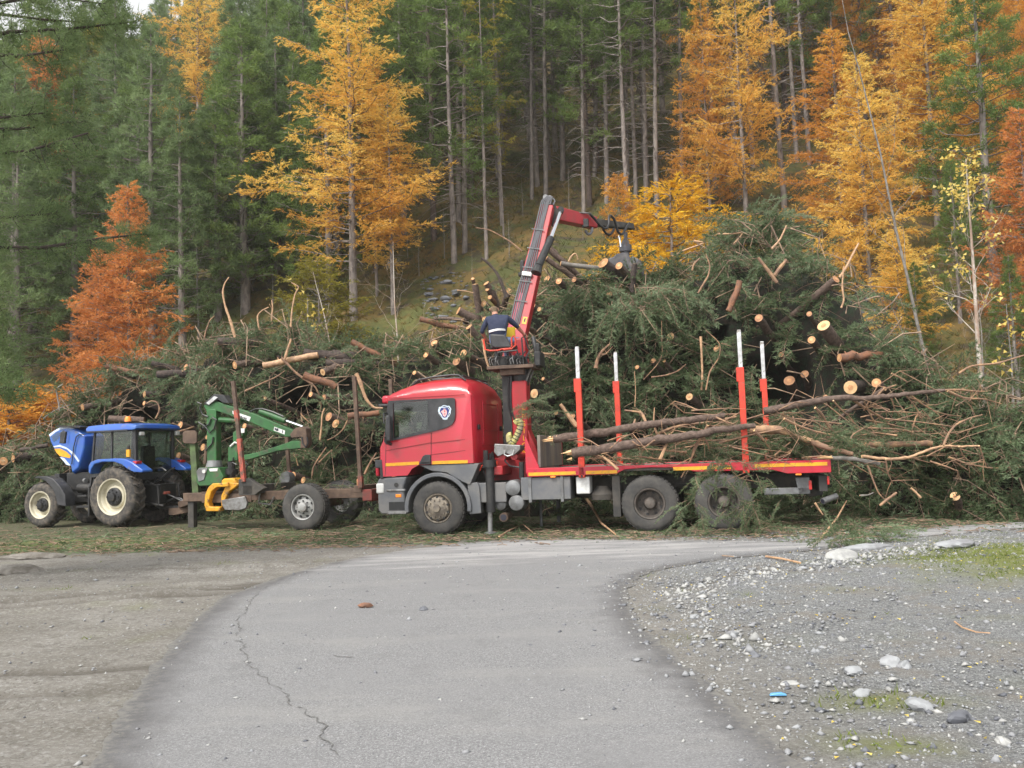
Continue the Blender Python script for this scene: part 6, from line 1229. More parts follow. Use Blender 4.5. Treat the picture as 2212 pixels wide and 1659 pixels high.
# stakes
for (x, s, zt, zr) in ((-2.85, 1, 3.51, 2.90), (-3.30, -1, 3.62, 2.99), (-5.85, 1, 3.64, 2.95), (-6.34, -1, 3.66, 2.88)):
    y = 1.20 * s; e = empty('stake', (x, y, 0), 0, truck); e.rotation_euler = (0, .0, 0)
    mb = MB(); mb.bx(-.06, .06, -.05, .05, 1.03 if s > 0 else 1.15, 1.4); mb.bx(-.055, .055, -.05, .05, 1.4, zr); mb.bx(-.055, .085, -.052, .052, zr - .26, zr - .0); mb.build('stake_sleeve', M['redstake'], e, bevel=.01)
    mb = MB(); mb.bx(-.038, .038, -.035, .035, zr, zt - .03); mb.bx(-.038, .032, -.033, .033, zt - .03, zt); mb.build('stake_tip', M['alu'], e, bevel=.006)
    if s > 0: mb = MB(); mb.tube([(0, .05, 1.06), (0, .062, 1.06)], .022, 8); mb.build('stake_pin', M['black'], e)
# tail: lamps, tow beam, exhaust
mb = MB(); mb.bx(-7.25, -7.1, -1.1, 1.1, .66, .95); mb.prism([(-6.5, .95), (-7.3, .95), (-7.25, .55), (-7.0, .5)], -.1, .1); mb.build('tail_beam', M['chassis'], truck, bevel=.01)
mb = MB(); mb.bx(-6.95, -6.15, 1.0, 1.06, .62, .74); mb.prism([(-6.95, .62), (-6.75, .62), (-6.7, .92), (-6.95, .92)], 1.0, 1.06); mb.build('side_guard', M['greymet'], truck, bevel=.01)
for y in (.95, -.95): mb = MB(); mb.bx(-7.28, -7.24, y - .2, y + .2, .78, .93); mb.build('tail_light', M['redlens'], truck, bevel=.01)
mb = MB(); mb.bx(-6.98, -6.93, 1.06, 1.075, .70, .86); mb.build('tail_light', M['redlens'], truck)
A = TF.pt(z5(1015, 1348), 1.1); B_ = TF.pt(z5(1110, 1310), .9); mb = MB(); mb.tube([A, B_], .055, 14); o = mb.build('exhaust_pipe', M['greymet'], truck); A = np.array(A); d_ = unit(A - np.array(B_)); mb = MB(); mb.tube([A + d_ * .0, A + d_ * .003], .042, 12); mb.build('pipe_mouth', M['ink'], o)

# ---- loading crane (parts of the truck) ----
L_ = lambda u, v, y: np.array(TF.loc(at(u, v, y)))
mb = MB(); mb.bx(-1.62, -1.30, -.20, .20, 1.25, 3.0); mb.prism([(-1.62, 1.2), (-1.85, 1.2), (-1.85, 1.45), (-1.62, 2.0)], -.2, .2); col = mb.build('crane_column', M['redcrane'], truck, bevel=.03)
mb = MB(); mb.tube([(-1.46, 0, 2.9), (-1.46, 0, 3.24)], [.17, .22], 16); mb.bx(-1.28, -1.10, -.1, .12, 1.7, 3.2); mb.build('slewing_ring', M['black'], col)
cvt = []
for i, ch in enumerate('EPSILON'):
    cu = bpy.data.curves.new('crane_letter', 'FONT'); cu.body = ch; cu.size = .15; cu.align_x = 'CENTER'; cu.extrude = .002; cu.materials.append(M['yellow'])
    _t = bpy.data.objects.new('t', cu); COL.objects.link(_t); bpy.context.view_layer.update(); _lm = bpy.data.meshes.new_from_object(_t.evaluated_get(bpy.context.evaluated_depsgraph_get())); bpy.data.objects.remove(_t)
    o = link('crane_letter', _lm, col); o.location = (-1.545, .203, 2.36 - i * .145); o.rotation_euler = (rad(90), 0, math.pi)
# operator platform
mb = MB(); mb.bx(-1.83, -.86, -.42, .42, 3.24, 3.31); mb.bx(-1.6, -1.1, -.3, .3, 3.12, 3.24); plat = mb.build('operator_platform', M['rust'], truck, bevel=.008)
mb = MB(); R3 = np.random.default_rng(3)
mb.bx(-1.55, -.95, -.22, .2, 3.31, 3.52); mb.tube([(-1.02, .15, 3.5), (-1.02, .1, 3.78)], .06, 8)
for i in range(16):
    x = R3.uniform(-1.7, -.92); y = R3.uniform(.1, .36); mb.tube([(x, y, 3.32), (x + R3.normal() * .04, y + .03, 3.45), (x + R3.normal() * .08, y - .05, R3.uniform(3.45, 3.6))], .016, 5)
mb.build('valve_block', M['black'], plat)
for i in range(8): mb = MB(); x = [-.93, -.98, -1.06, -1.1, -1.36, -1.42, -1.5, -1.56][i]; zt_ = [.16, .11, .18, .09, .12, .17, .1, .05][i]; mb.tube([(x, .38, 3.33), (x + .02, .40, 3.36 + zt_ * .5), (x - .015 * (-1) ** i, .36, 3.34 + zt_)], .009, 6); mb.build('pipe_fitting', M['ironlight'], plat)
mb = MB(); mb.tube([(-1.05, .38, 3.32), (-1.1, .4, 3.58), (-1.5, .4, 3.60), (-1.55, .38, 3.4)], .02, 6); mb.tube([(-1.62, .38, 3.32), (-1.6, .38, 3.85), (-1.66, .38, 3.88), (-1.72, .34, 3.62)], .016, 6); mb.build('guard_rail', M['black'], plat)
mb = MB(); mb.bx(-1.93, -1.80, -.30, .20, 3.28, 3.58); mb.tube([(-1.82, .0, 3.55), (-1.74, -.1, 3.92)], .05, 8); mb.bx(-1.90, -1.82, -.1, .1, 3.58, 3.76); mb.build('control_console', M['black'], plat, bevel=.02)
SP = S(z6(325, 1250), .25)
mb = MB(); mb.prism([S(z6(*q), .3) for q in ((262, 1195), (275, 1190), (380, 1195), (395, 1210), (425, 1270), (440, 1300), (300, 1305), (272, 1290))], .24, .32); seat = mb.build('operator_seat', M['blackpl'], plat, bevel=.03, seg=3)
mb = MB(); a_ = S(z6(350, 1300), .1); mb.bx(a_[0] - .28, a_[0] + .2, -.28, .22, 3.68, 3.78); mb.build('seat_cushion', M['blackpl'], seat, bevel=.03)
mb = MB(); mb.tube(TP([(265, 1325), (225, 1315), (212, 1240)], .3, z6) + [TF.pt(z6(222, 1235), -.1)], .018, 6); mb.tube(TP([(265, 1325), (330, 1322), (360, 1312), (420, 1308), (440, 1290), (437, 1225), (452, 1205), (468, 1225), (470, 1280), (440, 1310), (370, 1318)], .3, z6), .018, 6); mb.build('armrest', M['redstake'], seat)
mb = MB(); mb.tube(TP([(1535, 115), (1490, 230), (1455, 330), (1437, 480)], .1), .025, 6); mb.tube(TP([(1560, 115), (1515, 240), (1495, 330), (1480, 470)], -.2), .025, 6)
for q in ((1506, 1502, 255), (1470, 1490, 375), (1445, 1480, 470)): mb.tube([TF.pt(z3(q[0] - 18, q[2]), .1), TF.pt(z3(q[1] + 6, q[2]), -.2)], .014, 5)
mb.build('ladder', M['ironlight'], truck)
mb = MB()
for i, (x0, y0) in enumerate(((1345, .15), (1352, .05), (1362, .2), (1372, .0))): mb.tube(TP([(x0, 190), (x0 - 6, 330), (x0 - 4, 450), (x0 + 12, 520), (x0 + 30, 575), (x0 + 48, 600)], y0), .022, 6)
mb.build('column_hose', M['hose'], truck)
mb = MB(); mb.bx(-1.5, -1.2, -.75, -.40, 3.3, 3.95); mb.build('slew_housing', M['redcrane'], truck, bevel=.03)
mb = MB(); A = L_(1101, 722, 19.72); mb.box(A, (.24, .05, .3)); mb.build('warning_plate', mat('plate_yellow', (.55, .38, .02), .5), truck, bevel=.005)
# booms
b0 = L_(1114, 760, 19.55); b1 = L_(1130, 705, 19.6); sdv = np.array([0, 1.0, 0])
base_ = L_(1112, 745, 20.15); tip_ = L_(1183, 447, 21.0); boom = MB(); boom.beam(base_, tip_, .30, .44, .24, .30, side=(0, 1, 0)); bo = boom.build('main_boom', M['redcrane'], truck, bevel=.015)
d_ = unit(tip_ - base_); sd = np.array([0, 1.0, 0]); sd = unit(sd - d_ * (sd @ d_)); up = np.cross(d_, sd)
BL = np.linalg.norm(tip_ - base_)
fwd = up if up[0] > 0 else -up     # towards the cab side (left in the picture)
def bp_(q, a, b): return base_ + d_ * q * BL + fwd * a + sd * b
mb = MB()
for i in range(6):
    a0 = -.05 + i * .043; mb.tube([bp_(q, a0 * (1 - .25 * q) + (.02 if q < .5 else 0) + .012 * math.sin(q * 9 + i), .165 - .028 * q) for q in np.linspace(.12, 1.02, 12)] + [bp_(1.06, a0 * .6 - .06, .12)], .015, 5)
mb.build('boom_hose', M['hosegrey'], bo)
mb = MB(); mb.beam(bp_(.10, .10, .156), bp_(.34, .09, .15), .012, .12); mb.build('hose_channel', mat('channel_red', (.42, .02, .07), .5), bo)
for q in (.28, .42, .52, .66, .8): mb = MB(); mb.beam(bp_(q, .2, .185 - .02 * q), bp_(q, -.09, .185 - .02 * q), .01, .025); mb.build('hose_clamp', M['greymet'], bo)
mb = MB(); mb.beam(bp_(.47, .17, .2), bp_(.47, -.06, .2), .04, .10); mb.build('white_cover', M['white'], bo, bevel=.015)
mb = MB(); mb.box(bp_(.52, .22, .03), (.10, .12, .42), 0); mb.box(bp_(.48, .24, .05), (.09, .1, .1)); mb.build('hose_reel', M['black'], bo, bevel=.03)
mb = MB(); mb.beam(bp_(.13, -.13, .150), bp_(.18, -.13, .149), .012, .10); mb.build('warning_label', M['yellow'], bo, smooth=0); mb = MB(); mb.beam(bp_(.145, -.13, .157), bp_(.17, -.13, .156), .004, .03); mb.build('label_mark', M['ink'], bo, smooth=0)
mb = MB(); mb.beam(bp_(.02, .02, .152), bp_(.12, .05, .15), .012, .2); mb.build('boom_plate', M['yellow'], bo, smooth=0)
for i in range(3): mb = MB(); A = bp_(1.0, .10 - i * .09, .12); mb.tube([A, A + d_ * .12 + fwd * .01, A + d_ * .17 - fwd * .04, A + d_ * .10 - fwd * .09, A - fwd * .07], .016, 6); mb.build('hose_loop', M['hosegrey'], bo)
# boom foot cylinder housing and pivot
mb = MB(); mb.tube([base_ - sd * .2 + d_ * .1, base_ + sd * .2 + d_ * .1], .2, 16); mb.beam(base_ - d_ * .4, base_ + d_ * .2, .3, .36); mb.build('boom_foot', M['redcrane'], truck, bevel=.015)
# knuckle and jib
k0 = L_(1176, 440, 21.1); j0 = L_(1196, 462, 21.3); j1 = L_(1283, 482, 22.4); j2 = L_(1366, 490, 23.5)
mb = MB(); kp = [L_(*q, 21.15) for q in ((1183, 425), (1200, 448), (1212, 468), (1195, 490), (1180, 470), (1172, 440))]
kc = np.mean(kp, 0); n_ = len(kp); off = unit(np.cross(kp[1] - kp[0], kp[3] - kp[0])) * .11
mb.add([p_ + off for p_ in kp] + [p_ - off for p_ in kp], [[i, (i + 1) % n_, n_ + (i + 1) % n_, n_ + i] for i in range(n_)] + [list(range(n_))[::-1], [n_ + i for i in range(n_)]]); mb.build('knuckle_plate', M['chassis'], truck, bevel=.01)
for a, b in ((1178, 428), (1187, 430)): mb = MB(); A = L_(a, b, 21.05); mb.tube([A - off, A + off], .06, 12); mb.build('knuckle_pin', M['ironlight'], truck)
mb = MB(); mb.beam(j0, j1, .24, .33, .22, .28); jb = mb.build('jib', M['redcrane'], truck, bevel=.015)
mb = MB(); mb.beam(j1 - (j1 - j0) * .1, j2, .14, .17, .13, .15); ex_ = mb.build('jib_extension', M['chassis'], jb, bevel=.008)
c0 = L_(1163, 575, 19.95); c1 = L_(1190, 515, 20.45); c2 = L_(1211, 455, 21.15)
mb = MB(); mb.tube([c0, c1], .085, 14); mb.tube([L_(1158, 590, 19.9), c0], [.12, .09], 10); mb.build('jib_cylinder', M['black'], truck); mb = MB(); mb.tube([c1, c2], .05, 12); mb.build('cylinder_rod', M['chrome'], truck); mb = MB(); mb.tube([c2 - off * .9, c2 + off * .9], .075, 12); mb.build('rod_eye', M['black'], truck)
def tubep(pts, D0, D1, r_, m, name, par, n=8):
    P = [L_(*z6(*q), D0 + (D1 - D0) * i / (len(pts) - 1)) for i, q in enumerate(pts)]; P = np.array(P); t = np.linspace(0, 1, len(P)); tt = np.linspace(0, 1, len(P) * 4); A = np.stack([np.interp(tt, t, P[:, i]) for i in range(3)], -1)
    for _ in range(5): A[1:-1] = (A[:-2] + 2 * A[1:-1] + A[2:]) / 4
    mb = MB(); mb.tube(A, r_, n); return mb.build(name, M[m], par)
tubep([(1065, 225), (1100, 260), (1140, 310), (1190, 355), (1225, 320), (1215, 240), (1240, 238), (1270, 280), (1290, 380), (1330, 400), (1355, 340), (1385, 300)], 22.0, 23.2, .032, 'hose', 'jib_hose', jb)
tubep([(1170, 345), (1205, 395), (1240, 390), (1260, 345)], 22.4, 22.7, .03, 'hose', 'jib_hose', jb); tubep([(1030, 360), (1050, 395), (1080, 380), (1085, 340)], 22.0, 22.2, .035, 'hosegrey', 'jib_hose', jb)
tubep([(880, 218), (960, 215), (1060, 220)], 21.6, 22.0, .018, 'ironlight', 'jib_pipe', jb); tubep([(1300, 400), (1310, 450), (1315, 490)], 23.3, 23.3, .02, 'chrome', 'jib_hose', jb)
mb = MB(); A = L_(*z6(1030, 300), 21.95); mb.box(A, (.16, .1, .2)); mb.build('jib_box', M['black'], jb, bevel=.01)
# rotator and grapple
gD = 23.4; rc = L_(*z6(1352, 500), gD)
mb = MB(); mb.tube([L_(*z6(1355, 375), gD), L_(*z6(1352, 440), gD)], .05, 8); mb.tube([L_(*z6(1352, 440), gD), L_(*z6(1352, 475), gD)], [.08, .12], 12); mb.tube([L_(*z6(1352, 475), gD), L_(*z6(1352, 530), gD)], .16, 16); mb.tube([L_(*z6(1352, 530), gD), L_(*z6(1352, 560), gD)], .11, 14); mb.build('rotator', M['grapgrey'], truck)
gp = [(1265, 590), (1290, 562), (1340, 552), (1385, 562), (1395, 590), (1440, 610), (1475, 640), (1490, 690), (1440, 720), (1400, 720), (1280, 690), (1230, 650), (1225, 595)]
P_ = [L_(*z6(*q), gD) for q in gp]; n_ = len(P_); o1 = np.array([0, .28, 0]); mb = MB(); mb.add([p_ + o1 for p_ in P_] + [p_ - o1 for p_ in P_], [[i, (i + 1) % n_, n_ + (i + 1) % n_, n_ + i] for i in range(n_)] + [list(range(n_))[::-1], [n_ + i for i in range(n_)]]); gr = mb.build('grapple', M['grapgrey'], truck, bevel=.03)
for s in (1, -1):
    mb = MB(); g0 = L_(*z6(1352, 590), gD) + np.array([.0, .3 * 0, 0]); mb.tube([g0 + np.array([s * .15, 0, .0]), g0 + np.array([s * .34, 0, -.12]), g0 + np.array([s * .40, 0, -.42]), g0 + np.array([s * .25, 0, -.7])], [.08, .09, .08, .03], 8); mb.build('claw', M['grapgrey'], gr)

# ---- load on the deck ----
def trunk(pts, Ds, w0, w1, label, m='bark', splinter=True, name='felled_pine', branches=()):
    W_ = np.array([at(u, v, D) for (u, v), D in zip(pts, Ds)]); t = np.linspace(0, 1, len(W_)); tt = np.linspace(0, 1, len(W_) * 5); A = np.stack([np.interp(tt, t, W_[:, i]) for i in range(3)], -1)
    for _ in range(4): A[1:-1] = (A[:-2] + 2 * A[1:-1] + A[2:]) / 4
    R = np.random.default_rng(int(pts[0][0])); r_ = np.linspace(w0, w1, len(A)) / 2 * Ds[0] / FPX * (1 + R.normal(size=len(A)) * .04); A += R.normal(size=A.shape) * .006
    o = empty(name, A[0]); mb = MB(); mb.tube(A - A[0], r_, 12, 0, 1); mb.build('stem', [M[m], M['cutpale']], o, smooth=50)
    if splinter:
        mb = MB(); d = unit(A[0] - A[3])
        for i in range(7): q = R.normal(size=3) * r_[0] * .45; mb.tube([q, q + d * R.uniform(.06, .24)], [r_[0] * .35, .004], 4)
        mb.build('splinters', M['cutpale'], o, smooth=0)
    for b in branches:
        mb = MB(); B_ = np.array([at(u, v, Ds[0] - .35 + .1 * i) for i, (u, v) in enumerate(b[0])]) - A[0]; t = np.linspace(0, 1, len(B_)); tt = np.linspace(0, 1, len(B_) * 3); B2 = np.stack([np.interp(tt, t, B_[:, i]) for i in range(3)], -1); B2[1:-1] = (B2[:-2] + 2 * B2[1:-1] + B2[2:]) / 4
        k = len(B2); mb.tube(B2, np.linspace(b[1], b[2], k) / 2 * Ds[0] / FPX, 6, 0, 1)
        for j in range(b[3] if len(b) > 3 else 0):
            i = R.integers(k // 4, k); dd = unit(B2[min(i, k - 1)] - B2[max(i - 2, 0)] + R.normal(size=3) * .8 * [1, .4, 1]) * R.uniform(.15, .5); mb.tube([B2[i - 1], B2[i - 1] + dd * .5 + R.normal(size=3) * .03, B2[i - 1] + dd], [.009, .006, .003], 4)
        mb.build('branch', [M['peeledbrown'], M['cutpale']], o, smooth=50)
    return tag(o, label, 'trunk')
trunk([z4(560, 440), z4(900, 390), z4(1300, 330), z4(1700, 265), z4(2212, 215)] + [z5(330, 745)], [17.9, 17.8, 17.6, 17.4, 17.2, 17.1], 19, 13, 'upper of two thick splintered pine trunks lying on the truck deck',
      branches=[(Zp(z4, [(1555, 275), (1520, 190), (1500, 150), (1320, 130)]), 7, 4, 3), (Zp(z4, [(1420, 300), (1425, 250), (1435, 225)]), 7, 3), (Zp(z4, [(1700, 440), (1660, 370), (1630, 260), (1640, 100)]), 7, 2, 4), (Zp(z4, [(1690, 375), (1850, 310), (2000, 280), (2212, 262)]) + Zp(z5, [(240, 785), (430, 750)]), 7, 6, 4)])
trunk([z4(760, 590), z4(1100, 545), z4(1450, 480), z4(1800, 430), z4(2212, 370)] + [z5(250, 845), z5(420, 830), z5(540, 815)], [17.2, 17.1, 17.0, 16.9, 16.8, 16.7, 16.7, 16.7], 23, 11, 'lower thick trunk on the truck deck with a pale splintered tip', splinter=True,
      branches=[(Zp(z4, [(1700, 660), (1750, 540), (1790, 450), (1800, 385)]), 8, 4, 2), (Zp(z4, [(1640, 450), (1520, 540), (1480, 500), (1540, 410), (1620, 390)]), 4, 2, 3), (Zp(z4, [(2212, 290), (2150, 400), (2060, 540), (2030, 680), (1990, 800)]), 6, 3, 5), (Zp(z4, [(1250, 765), (1180, 700), (1080, 620)]), 7, 5), (Zp(z5, [(200, 840), (140, 930), (90, 1050), (20, 1180)]), 6, 3, 5), (Zp(z5, [(180, 900), (210, 950), (220, 1000)]), 5, 3)])
trunk(Zp(z10, [(200, 440), (450, 395), (620, 365), (820, 330), (950, 350), (1150, 325), (1400, 300), (1600, 280)]), [17.5, 17.4, 17.3, 17.2, 17.1, 17.0, 16.9, 16.8], 17, 7, 'long bare limb rising to the right over the truck tail', splinter=False,
      branches=[(Zp(z10, [(1600, 280), (1700, 275), (1850, 290), (1930, 290)]), 6, 3, 8), (Zp(z10, [(1620, 285), (1750, 345), (1900, 345), (2035, 385)]), 6, 2.5, 10), (Zp(z10, [(1075, 330), (1120, 275), (1225, 240)]), 5, 3), (Zp(z10, [(870, 340), (960, 400), (1040, 450), (1130, 500), (1200, 570), (1300, 600), (1420, 600)]), 6, 3, 6), (Zp(z10, [(980, 370), (1030, 480), (1090, 570), (1150, 600)]), 4, 2, 4), (Zp(z10, [(740, 360), (800, 430), (860, 480), (900, 520)]), 4, 2, 4), (Zp(z10, [(600, 415), (660, 470), (700, 560), (760, 620), (880, 700)]), 6, 3, 5), (Zp(z10, [(1340, 320), (1430, 390), (1530, 445), (1620, 470), (1730, 480)]), 4, 2, 6), (Zp(z10, [(1290, 310), (1370, 400), (1430, 500)]), 3, 2, 5), (Zp(z10, [(1190, 330), (1210, 420), (1250, 480)]), 3, 2, 4)])
trunk(Zp(z10, [(100, 590), (320, 580), (460, 630), (600, 690), (720, 730), (890, 775)]), [16.9, 16.8, 16.7, 16.6, 16.5, 16.4], 20, 9, 'drooping brown limb sagging over the deck behind the last stake', 'peeledbrown', False,
      branches=[(Zp(z10, [(360, 500), (480, 560), (620, 605), (745, 628)]), 6, 4, 5), (Zp(z10, [(130, 590), (200, 660), (250, 730), (300, 810)]), 6, 4), (Zp(z10, [(560, 670), (600, 730), (650, 790), (700, 825)]), 4, 3, 3), (Zp(z10, [(290, 780), (350, 730), (410, 680)]), 4, 3)])
trunk(Zp(z10, [(960, 790), (1080, 805), (1250, 815), (1380, 780), (1500, 730), (1590, 705), (1710, 715), (1865, 708)]), [16.3] * 8, 7, 4, 'long thin pale bough stretching far right of the truck tail', 'peeled', False, branches=[(Zp(z10, [(1590, 705), (1630, 610), (1690, 540), (1800, 490), (1890, 470)]), 5, 2.5, 3), (Zp(z10, [(1710, 715), (1740, 780), (1760, 820)]), 3, 2, 3), (Zp(z10, [(1865, 708), (1895, 790), (1920, 870)]), 4, 2, 3), (Zp(z10, [(1145, 810), (1160, 920), (1200, 1000)]), 4, 2, 4), (Zp(z10, [(870, 670), (890, 620), (970, 575)]), 3, 2)])
trunk(Zp(z10, [(720, 800), (850, 805), (980, 825), (1100, 848)]), [16.4] * 4, 9, 8, 'short grey broken pole jutting past the end of the deck', 'bareGrey', True)
trunk(Zp(z10, [(880, 700), (1100, 700), (1300, 692), (1500, 690)]), [17.3] * 4, 14, 12, 'level reddish log poking right out of the brush behind the truck', 'peeledbrown', False)
# brush lying on the deck, spilling down over the second rear wheel
def dk(u, v, D, r_): a = at(u, v, D); return (a[0], a[1], a[2], r_)
_c = NP(); _R = np.random.default_rng(61)
for i in range(120):
    u0 = _R.choice([_R.uniform(1240, 1480), _R.uniform(1480, 2050), _R.uniform(1480, 2050)]); v0 = _R.uniform(885, 1000) if u0 > 1480 else _R.uniform(950, 1000); D = _R.uniform(16.6, 18.2); p0 = at(u0, v0, D); L = _R.uniform(.4, 1.7) * (1 if u0 > 1480 else .5); d = unit(np.array([_R.choice([1, 1, -1]), _R.normal() * .25, _R.normal() * .28 - .05])); b_ = _R.normal(size=3) * .10 * L
    P_ = np.array([p0, p0 + d * L * .3 + b_, p0 + d * L * .6 + b_ * 1.5, p0 + d * L + [0, 0, -.08 * L]]); _c.tube(P_, np.array([1.4, 1.1, .8, .3]) * _R.uniform(.006, .016), 4, 0)
    for j in range(3):
        a_ = P_[_R.integers(1, 3)]; dd = unit(d + _R.normal(size=3) * [.7, .3, .9]) * L * _R.uniform(.15, .4); _c.tube([a_, a_ + dd * .5 + _R.normal(size=3) * .02, a_ + dd], [.007, .005, .002], 3, 0)
tag(link('load_twigs', _c.mesh('load_twigs', [M['peeledbrown']])), kind='stuff')
patch('brush_load', [dk(1450, 975, 17.7, .25), dk(1370, 985, 17.9, .2), dk(1540, 965, 17.6, .3), dk(1650, 965, 17.5, .25), dk(1720, 960, 17.4, .25), dk(1620, 935, 17.6, .3), dk(1780, 950, 17.3, .25), dk(1690, 935, 17.4, .25), dk(1900, 930, 17.4, .35), dk(1820, 925, 17.4, .3), dk(1700, 950, 16.9, .25), dk(1850, 950, 16.8, .3), dk(1560, 960, 17, .25)], 240, (.22, .5), flat=False, tint=.55)
patch('brush_load', [dk(1550, 1000, 16.0, .2), dk(1510, 1030, 15.95, .14), dk(1500, 1080, 15.9, .14), dk(1515, 1115, 15.9, .16), dk(1600, 1040, 15.9, .22), dk(1640, 1080, 15.9, .2), dk(1620, 1110, 15.9, .2), dk(1640, 1040, 15.95, .2), dk(1560, 1020, 15.9, .15), dk(1480, 1130, 15.9, .12), dk(1600, 1090, 15.9, .2), dk(1640, 1130, 15.9, .15)], 88, (.16, .36), flat=False, tint=.5, drop=.6)
patch('brush_load', [dk(1160, 890, 18.2, .15), dk(1170, 920, 18.2, .14), dk(1150, 870, 18.2, .1)], 26, (.2, .35), flat=False, tint=.62)
for u, v, D, n_, lb in ((1390, 660, 20.9, 26, 0), (1430, 620, 21.6, 26, 0), (1270, 620, 21.8, 24, 0), (1340, 650, 21.2, 16, 0), (1640, 500, 23.3, 34, 0), (1600, 470, 23.5, 14, 0), (1665, 480, 23.4, 14, 0), (440, 830, 25.4, 34, 0), (460, 800, 25.7, 20, 0), (640, 700, 27, 20, 0)):
    patch('drooping_boughs', [dk(u, v, D, .28)], n_, (.5, .9), flat=False, tint=.72, drop=.7 if v > 550 else 0)
# ---------------- forestry trailer with the green loader ----------------
VF = Frame(0, 0, 20); _t1 = at(242, 1140, 23.6); VF.o = _t1 - VF.l * .95; VF.o[2] = 0
RF = Frame(0, 0, 15); _t0 = gnd(654, 1146.5); RF.o = _t0 - RF.l * 1.05
trl = empty('log_trailer', RF.o, math.pi - rad(15)); tag(trl, 'rusty brown log trailer with four stakes and a folded green loader behind the tractor', 'trailer')
RS = RF.side
def RP(pts, ly, z=z2): return [RF.pt(z(*q), ly) for q in pts]
wheel(trl, 0, 1.05, .51, .34, 'rimgrey', 'trailer'); wheel(trl, 0, -1.05, .51, .34, 'rimgrey', 'trailer', sgn=-1)
mb = MB()
for y in (.32, -.32): mb.bx(-1.5, 3.45, y - .07, y + .07, .66, .86)
for x in (-1.3, -.3, .8, 1.8, 2.6): mb.bx(x - .05, x + .05, -.3, .3, .68, .84)
mb.tube([(0, -.9, .51), (0, .9, .51)], .07, 8); mb.bx(-.25, .25, -.4, .4, .5, .68); mb.beam((3.3, 0, .72), RF.loc(VF.wld(-1.35, 0, .5)), .14, .16)
mb.build('trailer_frame', M['rust'], trl, bevel=.01)
mb = MB(); mb.bx(-1.56, 1.6, .40, .46, .66, .86); mb.bx(1.6, 2.9, .4, .46, .62, .82); mb.build('side_beam', M['rust'], trl, bevel=.01)
mb = MB(); mb.bx(-1.60, -1.50, -.9, .95, .60, .86); mb.bx(-1.62, -1.4, .70, .98, .62, .86); mb.build('tail_plate', M['rustred'], trl, bevel=.01)
mb = MB(); mb.bx(-1.38, -1.2, -.98, .98, .80, .95); mb.build('rear_bunk', M['rust'], trl, bevel=.01)
mb = MB(); mb.bx(1.25, 1.5, -1.0, 1.0, .82, 1.02); mb.prism([(1.6, .8), (1.2, .8), (.95, .95), (1.15, 1.05), (1.35, 1.18), (1.6, 1.16)], .85, 1.0); mb.build('front_bunk', M['chassis'], trl, bevel=.01)
for (x0, z0, x1, z1_, y, zr) in ((1.46, 1.12, 1.70, 3.38, 1.0, .5), (-1.38, .92, -1.28, 3.32, 1.0, 0), (1.42, 1.15, 1.50, 2.55, -1.0, 0), (-1.34, .95, -1.30, 3.4, -1.0, 0)):
    e = empty('stake', (0, 0, 0), 0, trl); mb = MB(); mb.beam((x0, y, z0), (x1, y, z1_), .08, .085); mb.build('stake_tube', M['rust'], e, bevel=.008)
    dx = (x1 - x0) / (z1_ - z0); 
    mb = MB(); a = .42 if zr else .10; mb.beam((x0, y, z0 - .02), (x0 + dx * (z1_ - z0) * a, y, z0 + (z1_ - z0) * a), .092, .10); mb.build('stake_sleeve', M['fadedred'], e, bevel=.008)
    if zr: mb = MB(); mb.beam((x0 + dx * 1.35, y, z0 + 1.35), (x0 + dx * 1.6, y, z0 + 1.6), .088, .094); mb.build('stake_band', M['fadedred'], e)
mb = MB(); mb.lathe([(0, -.14), (.14, -.14), (.16, 0), (.14, .14), (0, .14)], (1.45, -.95, 1.12), 18); mb.build('spare_drum', M['greymet'], trl)
for pts in ([(780, 1170), (765, 1260), (880, 1275)], [(880, 1270), (910, 1200)]): mb = MB(); mb.tube(RP(pts, .5), .02, 6); mb.build('frame_step', M['ironlight'], trl)
mb = MB(); mb.box((-1.32, .9, 1.0), (.14, .12, .2)); mb.build('wood_block', M['cutdull'], trl, bevel=.03)
# old green headboard post with the square plate
mb = MB(); mb.prism([RS(z2(*q), 0) for q in ((155, 1165), (215, 1165), (182, 690), (130, 690))], -.06, .06); mb.build('headboard_post', M['greenold'], trl, bevel=.01)
mb = MB(); mb.prism([RS(z2(*q), 0) for q in ((80, 600), (100, 582), (190, 580), (212, 600), (212, 690), (190, 705), (95, 700), (80, 685))], .07, .12); mb.build('square_plate', M['rust'], trl, bevel=.01)
# loader
mb = MB(); mb.prism([RS(z2(*q), .1) for q in ((215, 960), (240, 925), (425, 925), (470, 1010), (440, 1090), (240, 1100), (215, 1060))], -.25, .25); ped = mb.build('loader_base', M['green'], trl, bevel=.02)
mb = MB(); mb.prism([RS(z2(*q), .1) for q in ((220, 965), (240, 930), (325, 928), (290, 1040), (240, 1058))], .255, .27); mb.build('cover_plate', M['greymet'], ped, bevel=.006)
A = RF.pt(z2(257, 963), .27); mb = MB(); mb.tube([A, (A[0], .30, A[2])], .045, 14); mb.build('white_cap', M['white'], ped); mb = MB(); mb.prism([RS(z2(*q), .1) for q in ((335, 935), (418, 930), (415, 960), (345, 962))], .255, .262); mb.build('rating_plate', M['white'], ped)
mb = MB(); mb.beam(RF.pt(z2(350, 925), 0), RF.pt(z2(345, 380), 0), .22, .26); mast = mb.build('loader_mast', M['green'], trl, bevel=.02)
mb = MB(); mb.tube([RF.pt(z2(350, 920), 0), RF.pt(z2(350, 860), 0)], [.2, .16], 14); mb.build('mast_collar', M['greymet'], trl)
mb = MB(); mb.tube([RF.pt(z2(400, 480), 0), RF.pt(z2(610, 490), 0)], .07, 10); mb.build('lift_cylinder', M['green'], trl)
tipE = RF.pt(z2(1150, 590), 0); bm0 = RF.pt(z2(340, 330), 0)
